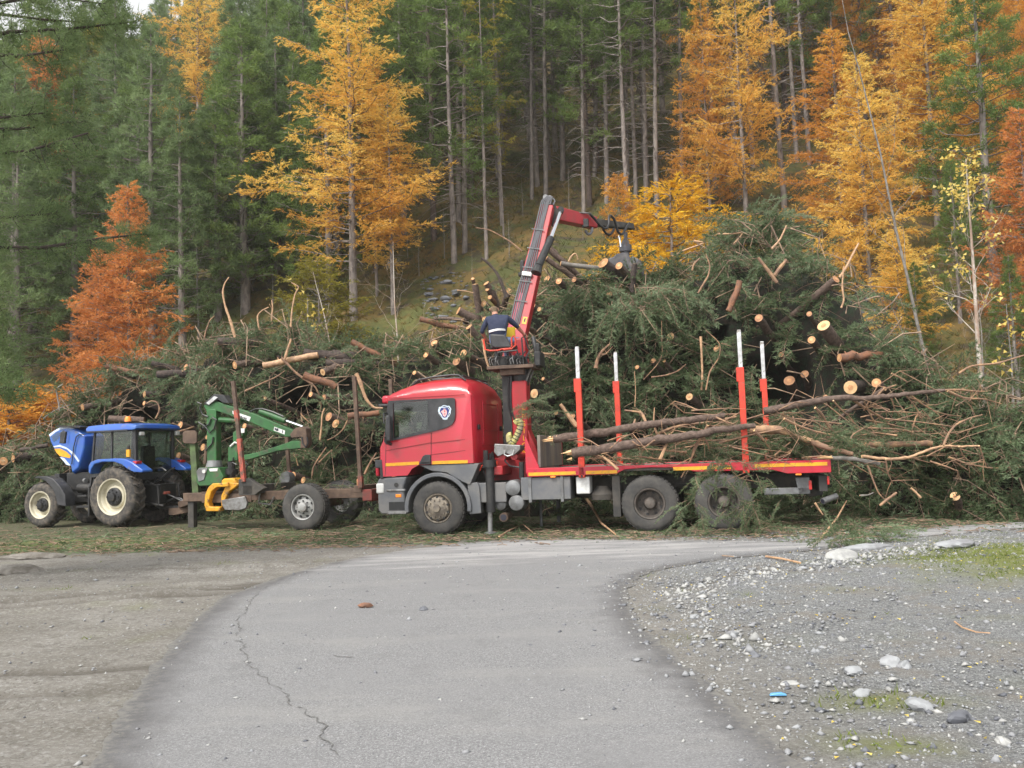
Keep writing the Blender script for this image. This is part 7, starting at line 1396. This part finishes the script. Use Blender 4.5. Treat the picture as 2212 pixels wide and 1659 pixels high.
mb = MB(); mb.prism([RS(z2(*q), 0) for q in ((300, 400), (270, 350), (330, 310), (400, 310), (560, 365), (760, 430), (1090, 570), (1130, 600), (1090, 640), (1040, 640), (870, 575), (700, 500), (560, 460), (480, 425), (400, 400))], -.10, .10); lb_ = mb.build('loader_boom', M['green'], trl, bevel=.012)
mb = MB(); mb.prism([RS(z2(*q), 0) for q in ((540, 395), (715, 455), (700, 495), (545, 425))], .103, .108); w1_ = mb.build('maker_plate', M['white'], lb_, smooth=0)
mb = MB()
for i in range(6): x_ = 600 + i * 14; a = RS(z2(x_, 445 + i * 5), 0); mb.box((a[0], .110, a[1]), (.028, .003, .03 + .01 * (i % 3)))
mb.build('plate_lettering', M['ink'], w1_, smooth=0)
mb = MB(); mb.prism([RS(z2(*q), 0) for q in ((935, 545), (1035, 582), (1030, 618), (928, 580))], .103, .108); w2_ = mb.build('model_plate', M['white'], lb_, smooth=0)
mb = MB()
for x_, w_ in ((944, .03), (962, .06), (1012, .02)): a = RS(z2(x_, 566 + (x_ - 944) * .36), 0); mb.box((a[0], .110, a[1]), (w_, .003, .06))
mb.build('plate_lettering', M['ink'], w2_, smooth=0)
mb = MB(); mb.tube([RF.pt(z2(780, 400), .0), RF.pt(z2(1020, 488), 0)], .075, 14); mb.build('boom_cylinder', M['green'], trl); mb = MB(); mb.tube([RF.pt(z2(1015, 486), 0), RF.pt(z2(1180, 545), 0)], .032, 10); mb.build('cylinder_rod', M['chrome'], trl)
mb = MB(); mb.tube(RP([(680, 405), (740, 378), (800, 376), (900, 405), (1000, 450)], .05), .02, 6); mb.build('loader_hose', M['hose'], trl)
mb = MB(); mb.prism([RS(z2(*q), .1) for q in ((260, 325), (355, 240), (440, 245), (500, 325), (440, 320), (390, 290), (300, 345))], -.13, .14); mb.build('lamp_guard', M['blackpl'], trl, bevel=.01)
mb = MB(); mb.prism([RS(z2(*q), .15) for q in ((275, 322), (350, 258), (385, 268), (300, 338))], .145, .155); mb.build('guard_plate', M['alu'], trl)
mb = MB(); mb.prism([RS(z2(*q), .05) for q in ((1120, 560), (1190, 540), (1225, 560), (1235, 700), (1215, 745), (1170, 745), (1180, 640), (1090, 650), (1070, 620))], -.13, .13); mb.build('loader_knuckle', M['rust'], trl, bevel=.012)
mb = MB(); mb.prism([RS(z2(*q), .0) for q in ((625, 812), (740, 790), (900, 745), (1110, 672), (1180, 680), (1175, 745), (1090, 755), (960, 770), (700, 850), (628, 858))], -.08, .08); mb.build('loader_jib', M['green'], trl, bevel=.012)
mb = MB(); mb.prism([RS(z2(*q), .0) for q in ((500, 740), (545, 690), (545, 600), (600, 560), (640, 560), (640, 620), (590, 700), (590, 860), (500, 870))], -.10, .10); mb.build('jib_head', M['green'], trl, bevel=.012)
mb = MB(); mb.tube(RP([(500, 730), (545, 690), (560, 700)], .12), .025, 6); mb.prism([RS(z2(*q), .12) for q in ((595, 560), (635, 560), (632, 600), (598, 605))], .11, .125); mb.build('white_cover', M['white'], trl)
for pts in ([(190, 315), (230, 330), (215, 370), (240, 430), (290, 450)], [(200, 500), (260, 540), (310, 600), (350, 560), (370, 480), (330, 455)], [(240, 560), (300, 520), (320, 470)], [(270, 770), (330, 700), (340, 640)], [(640, 870), (665, 900), (640, 950), (600, 960)], [(1170, 640), (1180, 700), (1210, 740), (1230, 700), (1220, 640)], [(530, 830), (520, 880), (560, 900)], [(500, 1010), (520, 960), (495, 910)]): mb = MB(); mb.tube(RP(pts, .14), .018, 6); mb.build('loader_hose', M['hose'], trl)
mb = MB(); mb.tube(RP([(265, 890), (280, 720)], -.1), .05, 8); mb.build('stand_ram', M['rust'], trl)
mb = MB(); mb.tube(RP([(510, 870), (515, 1030)], 0), .09, 10); mb.tube(RP([(515, 940), (512, 990)], 0), .15, 14); rt_ = mb.build('rotator', M['black'], trl)
# yellow timber grab
mb = MB(); mb.prism([RS(z2(*q), .3) for q in ((445, 1050), (470, 1028), (560, 1022), (590, 1060), (580, 1110), (450, 1100))], .1, .45); gb = mb.build('timber_grab', M['yellowgr'], trl, bevel=.03)
for (pts, y0, y1) in (([(360, 1075), (500, 1065), (510, 1105), (400, 1110), (350, 1150), (320, 1250), (330, 1290), (430, 1295), (430, 1335), (300, 1335), (282, 1280), (290, 1180), (320, 1110)], .42, .62), ([(500, 1065), (600, 1075), (560, 1110), (500, 1150), (465, 1220), (460, 1290), (425, 1290), (425, 1190), (460, 1110)], .40, .55)):
    mb = MB(); mb.prism([RS(z2(*q), .5) for q in pts], y0, y1); mb.build('claw', M['yellowgr'], gb, bevel=.02)
mb = MB(); mb.prism([RS(z2(*q), .6) for q in ((420, 1230), (640, 1195), (665, 1260), (650, 1310), (580, 1330), (450, 1325), (425, 1280))], .56, .62); mb.build('claw_plate', M['ironlight'], gb, bevel=.015)
mb = MB(); mb.bx(3.2, 3.35, .2, .35, .05, .7); mb.build('jack_stand', M['chassis'], trl)
patch('brush_scraps', [(*RF.wld(x, 0, .9), .22) for x in (1.0, .5, -.2, -.8)], 16, (.2, .4), flat=False)

# ---------------- blue tractor ----------------
tr = empty('tractor', VF.o, math.pi - rad(20)); tag(tr, 'blue tractor with bonnet tipped up, cream wheel rims and orange beacon', 'tractor')
VS = VF.side
def VP(pts, ly): return [VF.pt(z1(*q), ly) for q in pts]
wheel(tr, 0, .97, .775, .44, 'rimcream', 'tractor', tyre='tyremud', lugs=21); wheel(tr, 0, -.97, .775, .44, 'rimcream', 'tractor', tyre='tyremud', lugs=21, sgn=-1)
wheel(tr, 2.42, .93, .60, .34, 'rimcream', 'tractor', tyre='tyremud', lugs=18); wheel(tr, 2.42, -.93, .60, .34, 'rimcream', 'tractor', tyre='tyremud', lugs=18, sgn=-1)
mb = MB(); mb.bx(-.45, .8, -.28, .28, .5, 1.1); mb.bx(.8, 2.75, -.22, .22, .62, 1.0); mb.bx(1.0, 2.2, -.26, .26, .95, 1.42); mb.tube([(0, -.9, .775), (0, .9, .775)], .14, 10); mb.tube([(2.42, -.8, .6), (2.42, .8, .6)], .09, 8); mb.bx(2.75, 3.0, -.25, .25, .6, 1.15); mb.build('chassis_body', M['black'], tr, bevel=.02)
mb = MB(); mb.bx(2.45, 2.62, -.26, .26, .85, 1.40); mb.build('radiator', M['blackpl'], tr, bevel=.01)
mb = MB(); mb.tube([(1.25, .3, 1.0), (1.7, .3, 1.0)], .13, 14); mb.build('fuel_filter', M['black'], tr); mb = MB(); mb.tube([(1.5, .34, 1.2), (1.42, .36, 1.2)], .06, 10); mb.build('air_intake', M['ironlight'], tr)
mb = MB(); mb.bx(.95, 1.35, .45, .78, .50, .56); mb.bx(1.0, 1.3, .5, .78, .78, .83); mb.bx(.9, .96, .45, .78, .3, 1.0); mb.build('cab_step', M['black'], tr, bevel=.01)
# bonnet, hinged at the cab and standing open
hood = [(450, 485), (500, 440), (560, 405), (650, 400), (735, 440), (800, 490), (795, 600), (765, 720), (740, 800), (680, 850), (663, 775), (622, 770), (560, 690), (500, 612), (462, 540)]
HP = [VS(z1(*q), .36) for q in hood]
mb = MB(); n_ = len(HP); V = []; cx_ = sum(p_[0] for p_ in HP) / n_; cz_ = sum(p_[1] for p_ in HP) / n_
for y, k_ in ((-.36, .93), (-.30, 1), (0, 1.02), (.30, 1), (.36, .93)): V += [(cx_ + (x - cx_) * k_, y, cz_ + (z - cz_) * k_) for x, z in HP]
F = [[i * n_ + j, i * n_ + (j + 1) % n_, (i + 1) * n_ + (j + 1) % n_, (i + 1) * n_ + j] for i in range(4) for j in range(n_)] + [list(range(n_))[::-1], [4 * n_ + j for j in range(n_)]]
mb.add(V, F); hd_ = mb.build('bonnet', M['blue'], tr, smooth=45, bevel=.02)
def vplate(pts, y0, y1, m, name, par, bevel=0): mb = MB(); mb.prism([VS(z1(*q), .37) for q in pts], y0, y1); return mb.build(name, M[m], par, smooth=0, bevel=bevel)
vplate([(510, 612), (560, 610), (620, 640), (665, 680), (655, 700), (600, 690), (560, 680), (530, 650)], .355, .372, 'yellow', 'swoosh_decal', hd_)
vplate([(505, 600), (560, 595), (630, 620), (690, 680), (735, 740), (745, 725), (690, 650), (620, 600), (560, 575), (500, 590)], .355, .37, 'bluewhite', 'pale_decal', hd_)
vplate([(560, 690), (600, 700), (660, 770), (625, 765)], .355, .368, 'bluewhite', 'pale_decal', hd_)
vplate([(480, 500), (545, 452), (560, 470), (550, 520), (500, 550)], .34, .366, 'glassdark', 'head_lamp', hd_)
vplate([(455, 480), (510, 440), (560, 412), (640, 405), (700, 430), (640, 420), (570, 430), (520, 455), (465, 500)], .33, .362, 'bluewhite', 'bonnet_edge', hd_)
mb = MB(); mb.tube(VP([(560, 560), (575, 460), (600, 445), (620, 460), (615, 560)], .42), .012, 5); mb.build('mirror_arm', M['black'], tr)
mb = MB(); mb.prism([VS(z1(*q), .9) for q in ((568, 455), (620, 450), (608, 565), (560, 560))], .85, .92); mb.build('wing_mirror', M['blackpl'], tr, bevel=.02)
mb = MB(); mb.tube(VP([(672, 760), (690, 600), (715, 500), (745, 478), (800, 478)], .40), .014, 6); mb.build('bonnet_gasket', M['black'], tr)
mb = MB(); mb.beam(VF.pt(z1(600, 402), .2), VF.pt(z1(820, 412), .2), .5, .04); mb.build('bonnet_stay', M['black'], tr)
# cab: posts, glass, roof
xf, xr, zb, zt_ = .80, -.52, 1.30, 2.50
posts = []
for y in (.68, -.68):
    for (x0, z0, x1, z1_, w_) in ((.95, 1.05, .80, zt_, .05), (.26, 1.2, .24, zt_, .05), (xr, 1.35, xr + .02, zt_, .09)):
        mb = MB(); mb.beam((x0, y, z0), (x1, y, z1_), w_, w_); mb.build('cab_post', M['blackpl'], tr, bevel=.008)
for y in (.68, -.68): mb = MB(); mb.bx(xr, .9, y - .02, y + .02, 1.28, 1.36) if True else 0; mb.build('window_rail', M['blackpl'], tr)
mb = MB(); mb.bx(xr - .03, xr + .03, -.68, .68, 1.18, 1.34); mb.bx(.86, .92, -.66, .66, 1.05, 1.3); mb.build('cross_rail', M['blackpl'], tr)
for y in (.68, -.68):
    mb = MB(); mb.bx(.28, .86, y - .004, y + .004, 1.34, 2.48); mb.build('cab_window', M['glass'], tr, smooth=0); mb = MB(); mb.bx(xr + .04, .22, y - .004, y + .004, 1.36, 2.48); mb.build('cab_window', M['glass'], tr, smooth=0)
mb = MB(); mb.bx(xr - .012, xr - .004, -.64, .64, 1.36, 2.46); mb.build('rear_window', M['glassdark'], tr, smooth=0); mb = MB(); mb.bx(.86, .868, -.64, .64, 1.3, 2.48); mb.build('windscreen', M['glass'], tr, smooth=0)
mb = MB(); mb.bx(-.35, .8, -.6, .6, 1.0, 1.12); mb.bx(-.3, .12, -.22, .22, 1.12, 1.55); mb.bx(-.36, -.24, -.22, .22, 1.5, 2.05); mb.build('driver_seat', M['black'], tr, bevel=.03)
mb = MB(); mb.tube([(.72, 0, 1.2), (.55, 0, 1.72)], .04, 8); mb.lathe([(.17, -.01), (.19, 0), (.17, .01)], (.53, 0, 1.74), 20, axis='z', closed=True); mb.build('steering_column', M['black'], tr)
rf_ = [(.98, 2.50), (.98, 2.57), (.90, 2.63), (.3, 2.66), (-.45, 2.64), (-.66, 2.59), (-.68, 2.50), (-.60, 2.46), (.9, 2.46)]
mb = MB(); V = []; n_ = len(rf_)
for y, k_ in ((-.84, .0), (-.80, .7), (-.5, 1), (.5, 1), (.80, .7), (.84, .0)): V += [(x * (1 if k_ else .97), y, 2.46 + (z - 2.46) * (.55 + .45 * k_)) for x, z in rf_]
mb.add(V, [[i * n_ + j, i * n_ + (j + 1) % n_, (i + 1) * n_ + (j + 1) % n_, (i + 1) * n_ + j] for i in range(5) for j in range(n_)] + [list(range(n_))[::-1], [5 * n_ + j for j in range(n_)]]); rfo = mb.build('cab_roof', M['blue'], tr, smooth=40, bevel=.01)
mb = MB(); mb.bx(-.40, .93, -.845, .845, 2.44, 2.475); mb.build('roof_gutter', M['blackpl'], rfo)
A = VF.pt(z1(1200, 345), .45); mb = MB(); mb.tube([(A[0], .45, 2.62), (A[0], .45, 2.70)], .06, 12); mb.build('beacon_base', M['black'], tr); mb = MB(); mb.lathe([(0, .14), (.05, .135), (.075, .1), (.085, .0), (0, 0)], (A[0], .45, 2.695), 16, axis='z'); mb.build('beacon', M['orange'], tr)
mb = MB(); mb.box((-.62, .58, 2.36), (.08, .14, .1)); mb.box((-.62, -.75, 2.38), (.08, .14, .12)); mb.build('work_lamp', M['clearlens'], tr, bevel=.02)
# rear mudguards with lamps
for s in (1, -1):
    a_ = [VS(z1(*q), .8) for q in ((878, 830), (880, 770), (900, 735), (960, 712), (1130, 702), (1210, 705), (1270, 730), (1330, 770), (1385, 810), (1385, 832), (1300, 830), (1240, 800), (1190, 760), (1120, 735), (1010, 735), (935, 755), (905, 800), (895, 850))]
    mb = MB(); mb.prism(a_, .62 * s, .98 * s); fd = mb.build('rear_mudguard', M['blue'], tr, bevel=.018); b_ = VS(z1(1260, 742), .9)
    mb = MB(); mb.box((b_[0] - .02, .82 * s, b_[1] + .0), (.12, .2, .07)); mb.build('tail_light', M['redlens'], fd, bevel=.01)
mb = MB(); A = VF.pt(z1(1205, 655), .80); mb.box(A, (.11, .06, .19)); mb.tube([(A[0], A[1], A[2] + .1), (A[0], A[1], A[2] + .2)], .04, 8, 1); mb.build('indicator_lamp', [M['yellow'], M['black']], tr, bevel=.01)
for s in (1, -1):
    a_ = [VS(z1(*q), .85) for q in ((340, 885), (360, 872), (450, 868), (520, 895), (580, 960), (630, 1040), (640, 1150), (560, 1140), (545, 1060), (510, 980), (450, 915), (400, 893))]; mb = MB(); mb.prism(a_, .60 * s, .93 * s); mb.build('front_mudguard', M['blackpl'], tr, bevel=.015, smooth=35)
mb = MB()
for pts in ([(1390, 870), (1450, 800), (1520, 790), (1560, 820)], [(1400, 960), (1500, 900), (1600, 810), (1640, 790)], [(1420, 1060), (1500, 1010), (1620, 1060), (1740, 1120), (1830, 1150)], [(1480, 870), (1440, 940), (1480, 1000), (1560, 1080)], [(1560, 1110), (1640, 1070), (1700, 1080), (1760, 1140), (1830, 1140)]): mb.tube(VP(pts, .1), .022, 6)
mb.build('hydraulic_hose', M['hose'], tr)
mb = MB(); mb.bx(-.95, -.4, -.3, .3, .55, 1.05); mb.tube([(-.45, .35, .6), (-1.15, .4, .5)], .035, 6); mb.tube([(-.45, -.35, .6), (-1.15, -.4, .5)], .035, 6); mb.tube([(-.5, .3, 1.15), (-.95, .38, 1.0), (-1.0, .4, .52)], .03, 6); mb.tube([(-.5, -.3, 1.15), (-.95, -.38, 1.0), (-1.0, -.4, .52)], .03, 6); mb.bx(-1.5, -.6, -.05, .05, .40, .48); mb.tube([(-.7, 0, .75), (-.95, 0, .75)], .12, 12); mb.build('rear_linkage', M['black'], tr, bevel=.01)
mb = MB(); mb.box((-.98, .1, .82), (.08, .2, .07)); mb.build('coupling', M['fadedred'], tr, bevel=.01)
mb = MB(); mb.prism([VS(z1(*q), .0) for q in ((1600, 1170), (1830, 1155), (1830, 1200), (1640, 1235), (1600, 1230))], -.08, .08); mb.build('drawbar', M['rust'], trl if False else tr, bevel=.01)
# ---------------- the operator ----------------
def person():
    J = dict(pel=(1075, 738, 19.30), sp=(1075, 716, 19.34), ch=(1073.5, 697, 19.38), nb=(1070, 682, 19.40), nk=(1068.5, 675, 19.41), hd=(1067, 667, 19.42), ht=(1067, 662.5, 19.43),
             sl=(1053, 690, 19.38), el=(1041, 716, 19.42), wl=(1050, 733, 19.62), sr=(1096, 687, 19.36), er=(1116, 704, 19.50), wr=(1129, 719, 19.72), hr=(1134, 723.5, 19.78), hl=(1055, 737, 19.68),
             pr=(1086, 737, 19.34), kr=(1125, 735, 19.62), ar=(1133, 783, 19.60), tr_=(1146, 789, 19.78), pl=(1066, 737, 19.34), kl=(1092, 738, 19.86), al=(1096, 783, 19.84), tl=(1106, 789, 20.02))
    Rr = dict(pel=.155, sp=.165, ch=.175, nb=.075, nk=.062, hd=.088, ht=.080, sl=.072, el=.052, wl=.032, sr=.072, er=.052, wr=.032, hr=.036, hl=.036, pr=.105, kr=.072, ar=.045, tr_=.038, pl=.105, kl=.072, al=.045, tl=.038)
    E_ = [('pel', 'sp'), ('sp', 'ch'), ('ch', 'nb'), ('nb', 'nk'), ('nk', 'hd'), ('hd', 'ht'), ('ch', 'sl'), ('sl', 'el'), ('el', 'wl'), ('wl', 'hl'), ('ch', 'sr'), ('sr', 'er'), ('er', 'wr'), ('wr', 'hr'), ('pel', 'pr'), ('pr', 'kr'), ('kr', 'ar'), ('ar', 'tr_'), ('pel', 'pl'), ('pl', 'kl'), ('kl', 'al'), ('al', 'tl')]
    ks = list(J); W_ = np.array([at(*J[k]) for k in ks]); org = W_[0].copy(); me = bpy.data.meshes.new('person'); me.from_pydata([tuple(a) for a in W_ - org], [(ks.index(a), ks.index(b)) for a, b in E_], [])
    o = link('person', me); o.location = org; sk = o.modifiers.new('skin', 'SKIN'); sk.use_smooth_shade = True
    for i, k in enumerate(ks):
        sv = me.skin_vertices[0].data[i]; r_ = Rr[k]; sv.radius = (r_ * (1.18 if k in ('sp', 'ch', 'pel') else 1), r_ * (.8 if k in ('sp', 'ch', 'pel') else 1)); sv.use_root = (k == 'pel')
    ss = o.modifiers.new('sub', 'SUBSURF'); ss.levels = ss.render_levels = 2; bpy.context.view_layer.update(); m2 = bpy.data.meshes.new_from_object(o.evaluated_get(bpy.context.evaluated_depsgraph_get())); o.modifiers.clear(); o.data = m2
    m2.materials.clear()
    for k in ('navy', 'denim', 'skin', 'hair', 'boot'): m2.materials.append(M[k])
    W0 = W_ - org; seg = [(ks.index(a), ks.index(b), a + b) for a, b in E_]
    for p_ in m2.polygons:
        c = np.array(p_.center); best = None
        for a, b, nm in seg:
            e = W0[b] - W0[a]; t = np.clip((c - W0[a]) @ e / (e @ e), 0, 1); d = np.linalg.norm(c - W0[a] - t * e)
            if best is None or d < best[0]: best = (d, nm, t)
        nm, t = best[1], best[2]
        if nm in ('elwl', 'erwr', 'wlhl', 'wrhr'): mi = 2 if not (nm in ('elwl', 'erwr') and t < .12) else 0
        elif nm in ('hdht', 'nkhd'): mi = 3 if c[2] > W0[ks.index('hd')][2] - .075 else 2
        elif nm == 'nbnk': mi = 2 if t > .35 else 0
        elif nm in ('pelpr', 'prkr', 'pelpl', 'plkl'): mi = 1
        elif nm in ('krar', 'klal'): mi = 1 if t < .82 else 4
        elif nm in ('artr_', 'altl'): mi = 4
        elif nm == 'pelsp': mi = 1 if t < .1 else 0
        else: mi = 0
        p_.material_index = mi
    m2.shade_smooth()
    # fingers closed round the lever, ears, the white band of the shirt
    for hk, wk in (('hr', 'wr'), ('hl', 'wl')):
        h_ = W0[ks.index(hk)]; d = unit(h_ - W0[ks.index(wk)]); s_ = unit(np.cross(d, [0, 0, 1])); dn = np.cross(s_, d); dn = dn if dn[2] < 0 else -dn; mb = MB()
        for i in range(4):
            b0_ = h_ + s_ * (i - 1.5) * .021 + d * .012; mb.tube([b0_, b0_ + d * .032, b0_ + d * .044 + dn * .024, b0_ + d * .02 + dn * (.044 + .004 * (i % 2)), b0_ + d * .002 + dn * .036], [.0115, .011, .010, .009, .007], 6)
        mb.tube([h_ - s_ * .035, h_ - s_ * .045 + d * .02 + dn * .015, h_ - s_ * .028 + d * .034 + dn * .035], [.013, .012, .009], 6); mb.build('fingers', M['skin'], o)
        mb = MB(); L0 = h_ + d * .02 + dn * .02; mb.tube([L0 + np.array([0, 0, .05]), L0 + np.array([0, .02, -.22])], .012, 6); mb.tube([L0 + np.array([0, 0, .06]), L0 + np.array([0, 0, .02])], .02, 8); lv = mb.build('control_lever', M['black'], truck); lv.matrix_parent_inverse = (Matrix.Translation(Vector(TF.o)) @ Matrix.Rotation(math.pi - rad(13), 4, 'Z')).inverted(); lv.location = org
    hd_ = W0[ks.index('hd')]
    for s_ in (-1, 1):
        mb = MB(); c = hd_ + np.array([s_ * .083, .03, -.01]); q, F = rockV(1, 2, 1, 1); q = unit(q) * np.array([.014, .02, .034]); mb.add(q + c, F); mb.build('ear', M['skin'], o)
    fd_ = unit(np.array([.35, 1, 0])); rt__ = np.array([fd_[1], -fd_[0], 0])
    mb = MB(); fc = hd_ + fd_ * .088; mb.tube([fc + [0, 0, .02], fc + fd_ * .022 - [0, 0, .018], fc - [0, 0, .026]], [.007, .013, .010], 6); mb.build('nose', M['skin'], o)
    for s_ in (-1, 1): mb = MB(); c = hd_ + fd_ * .078 + rt__ * .032 * s_ + np.array([0, 0, .015]); mb.tube([c, c + fd_ * .006], .012, 8); mb.build('eye', M['white'], o)
    mb = MB(); mb.beam(fc - [0, 0, .045] - rt__ * .022 - fd_ * .004, fc - [0, 0, .045] + rt__ * .022 - fd_ * .004, .012, .01); mb.build('mouth', M['barkred'], o)
    # white shirt band above the seat back
    A = np.array([at(1056 + (1092 - 1056) * t, 716.5 - 3.5 * math.sin(t * 2.6) - 2 * t, 19.34 - .205 * math.sin(math.pi * (.12 + .76 * t))) for t in np.linspace(0, 1, 9)]) - org
    mb = MB(); n_ = len(A); V = [tuple(a + [0, -.012, .022]) for a in A] + [tuple(a + [0, -.012, -.022]) for a in A] + [tuple(a + [0, .012, .022]) for a in A] + [tuple(a + [0, .012, -.022]) for a in A]
    mb.add(V, [[i, i + 1, n_ + i + 1, n_ + i] for i in range(n_ - 1)] + [[2 * n_ + i, 3 * n_ + i, 3 * n_ + i + 1, 2 * n_ + i + 1] for i in range(n_ - 1)] + [[i, 2 * n_ + i, 2 * n_ + i + 1, i + 1] for i in range(n_ - 1)] + [[n_ + i, n_ + i + 1, 3 * n_ + i + 1, 3 * n_ + i] for i in range(n_ - 1)] + [[0, n_, 3 * n_, 2 * n_], [n_ - 1, 3 * n_ - 1, 4 * n_ - 1, 2 * n_ - 1]]); mb.build('shirt_band', M['whitecloth'], o)
    tag(o, 'short haired man seen from behind in navy sweater and jeans, sitting on the crane seat', 'person')
person()

# ---------------- damp valley air ----------------
mb = MB(); mb.bx(-200, 200, -25, 330, -1.6, 150); hz = mb.build('haze', [], smooth=0); tag(hz, kind='stuff')
m = bpy.data.materials.new('haze_air'); m.use_nodes = True; n = m.node_tree; n.nodes.clear(); o = n.nodes.new('ShaderNodeOutputMaterial'); v = n.nodes.new('ShaderNodeVolumePrincipled'); v.inputs['Color'].default_value = (1, .98, .93, 1); v.inputs['Density'].default_value = .0006; v.inputs['Anisotropy'].default_value = .2
n.links.new(v.outputs[0], o.inputs['Volume']); hz.data.materials.append(m); hz.display_type = 'WIRE'
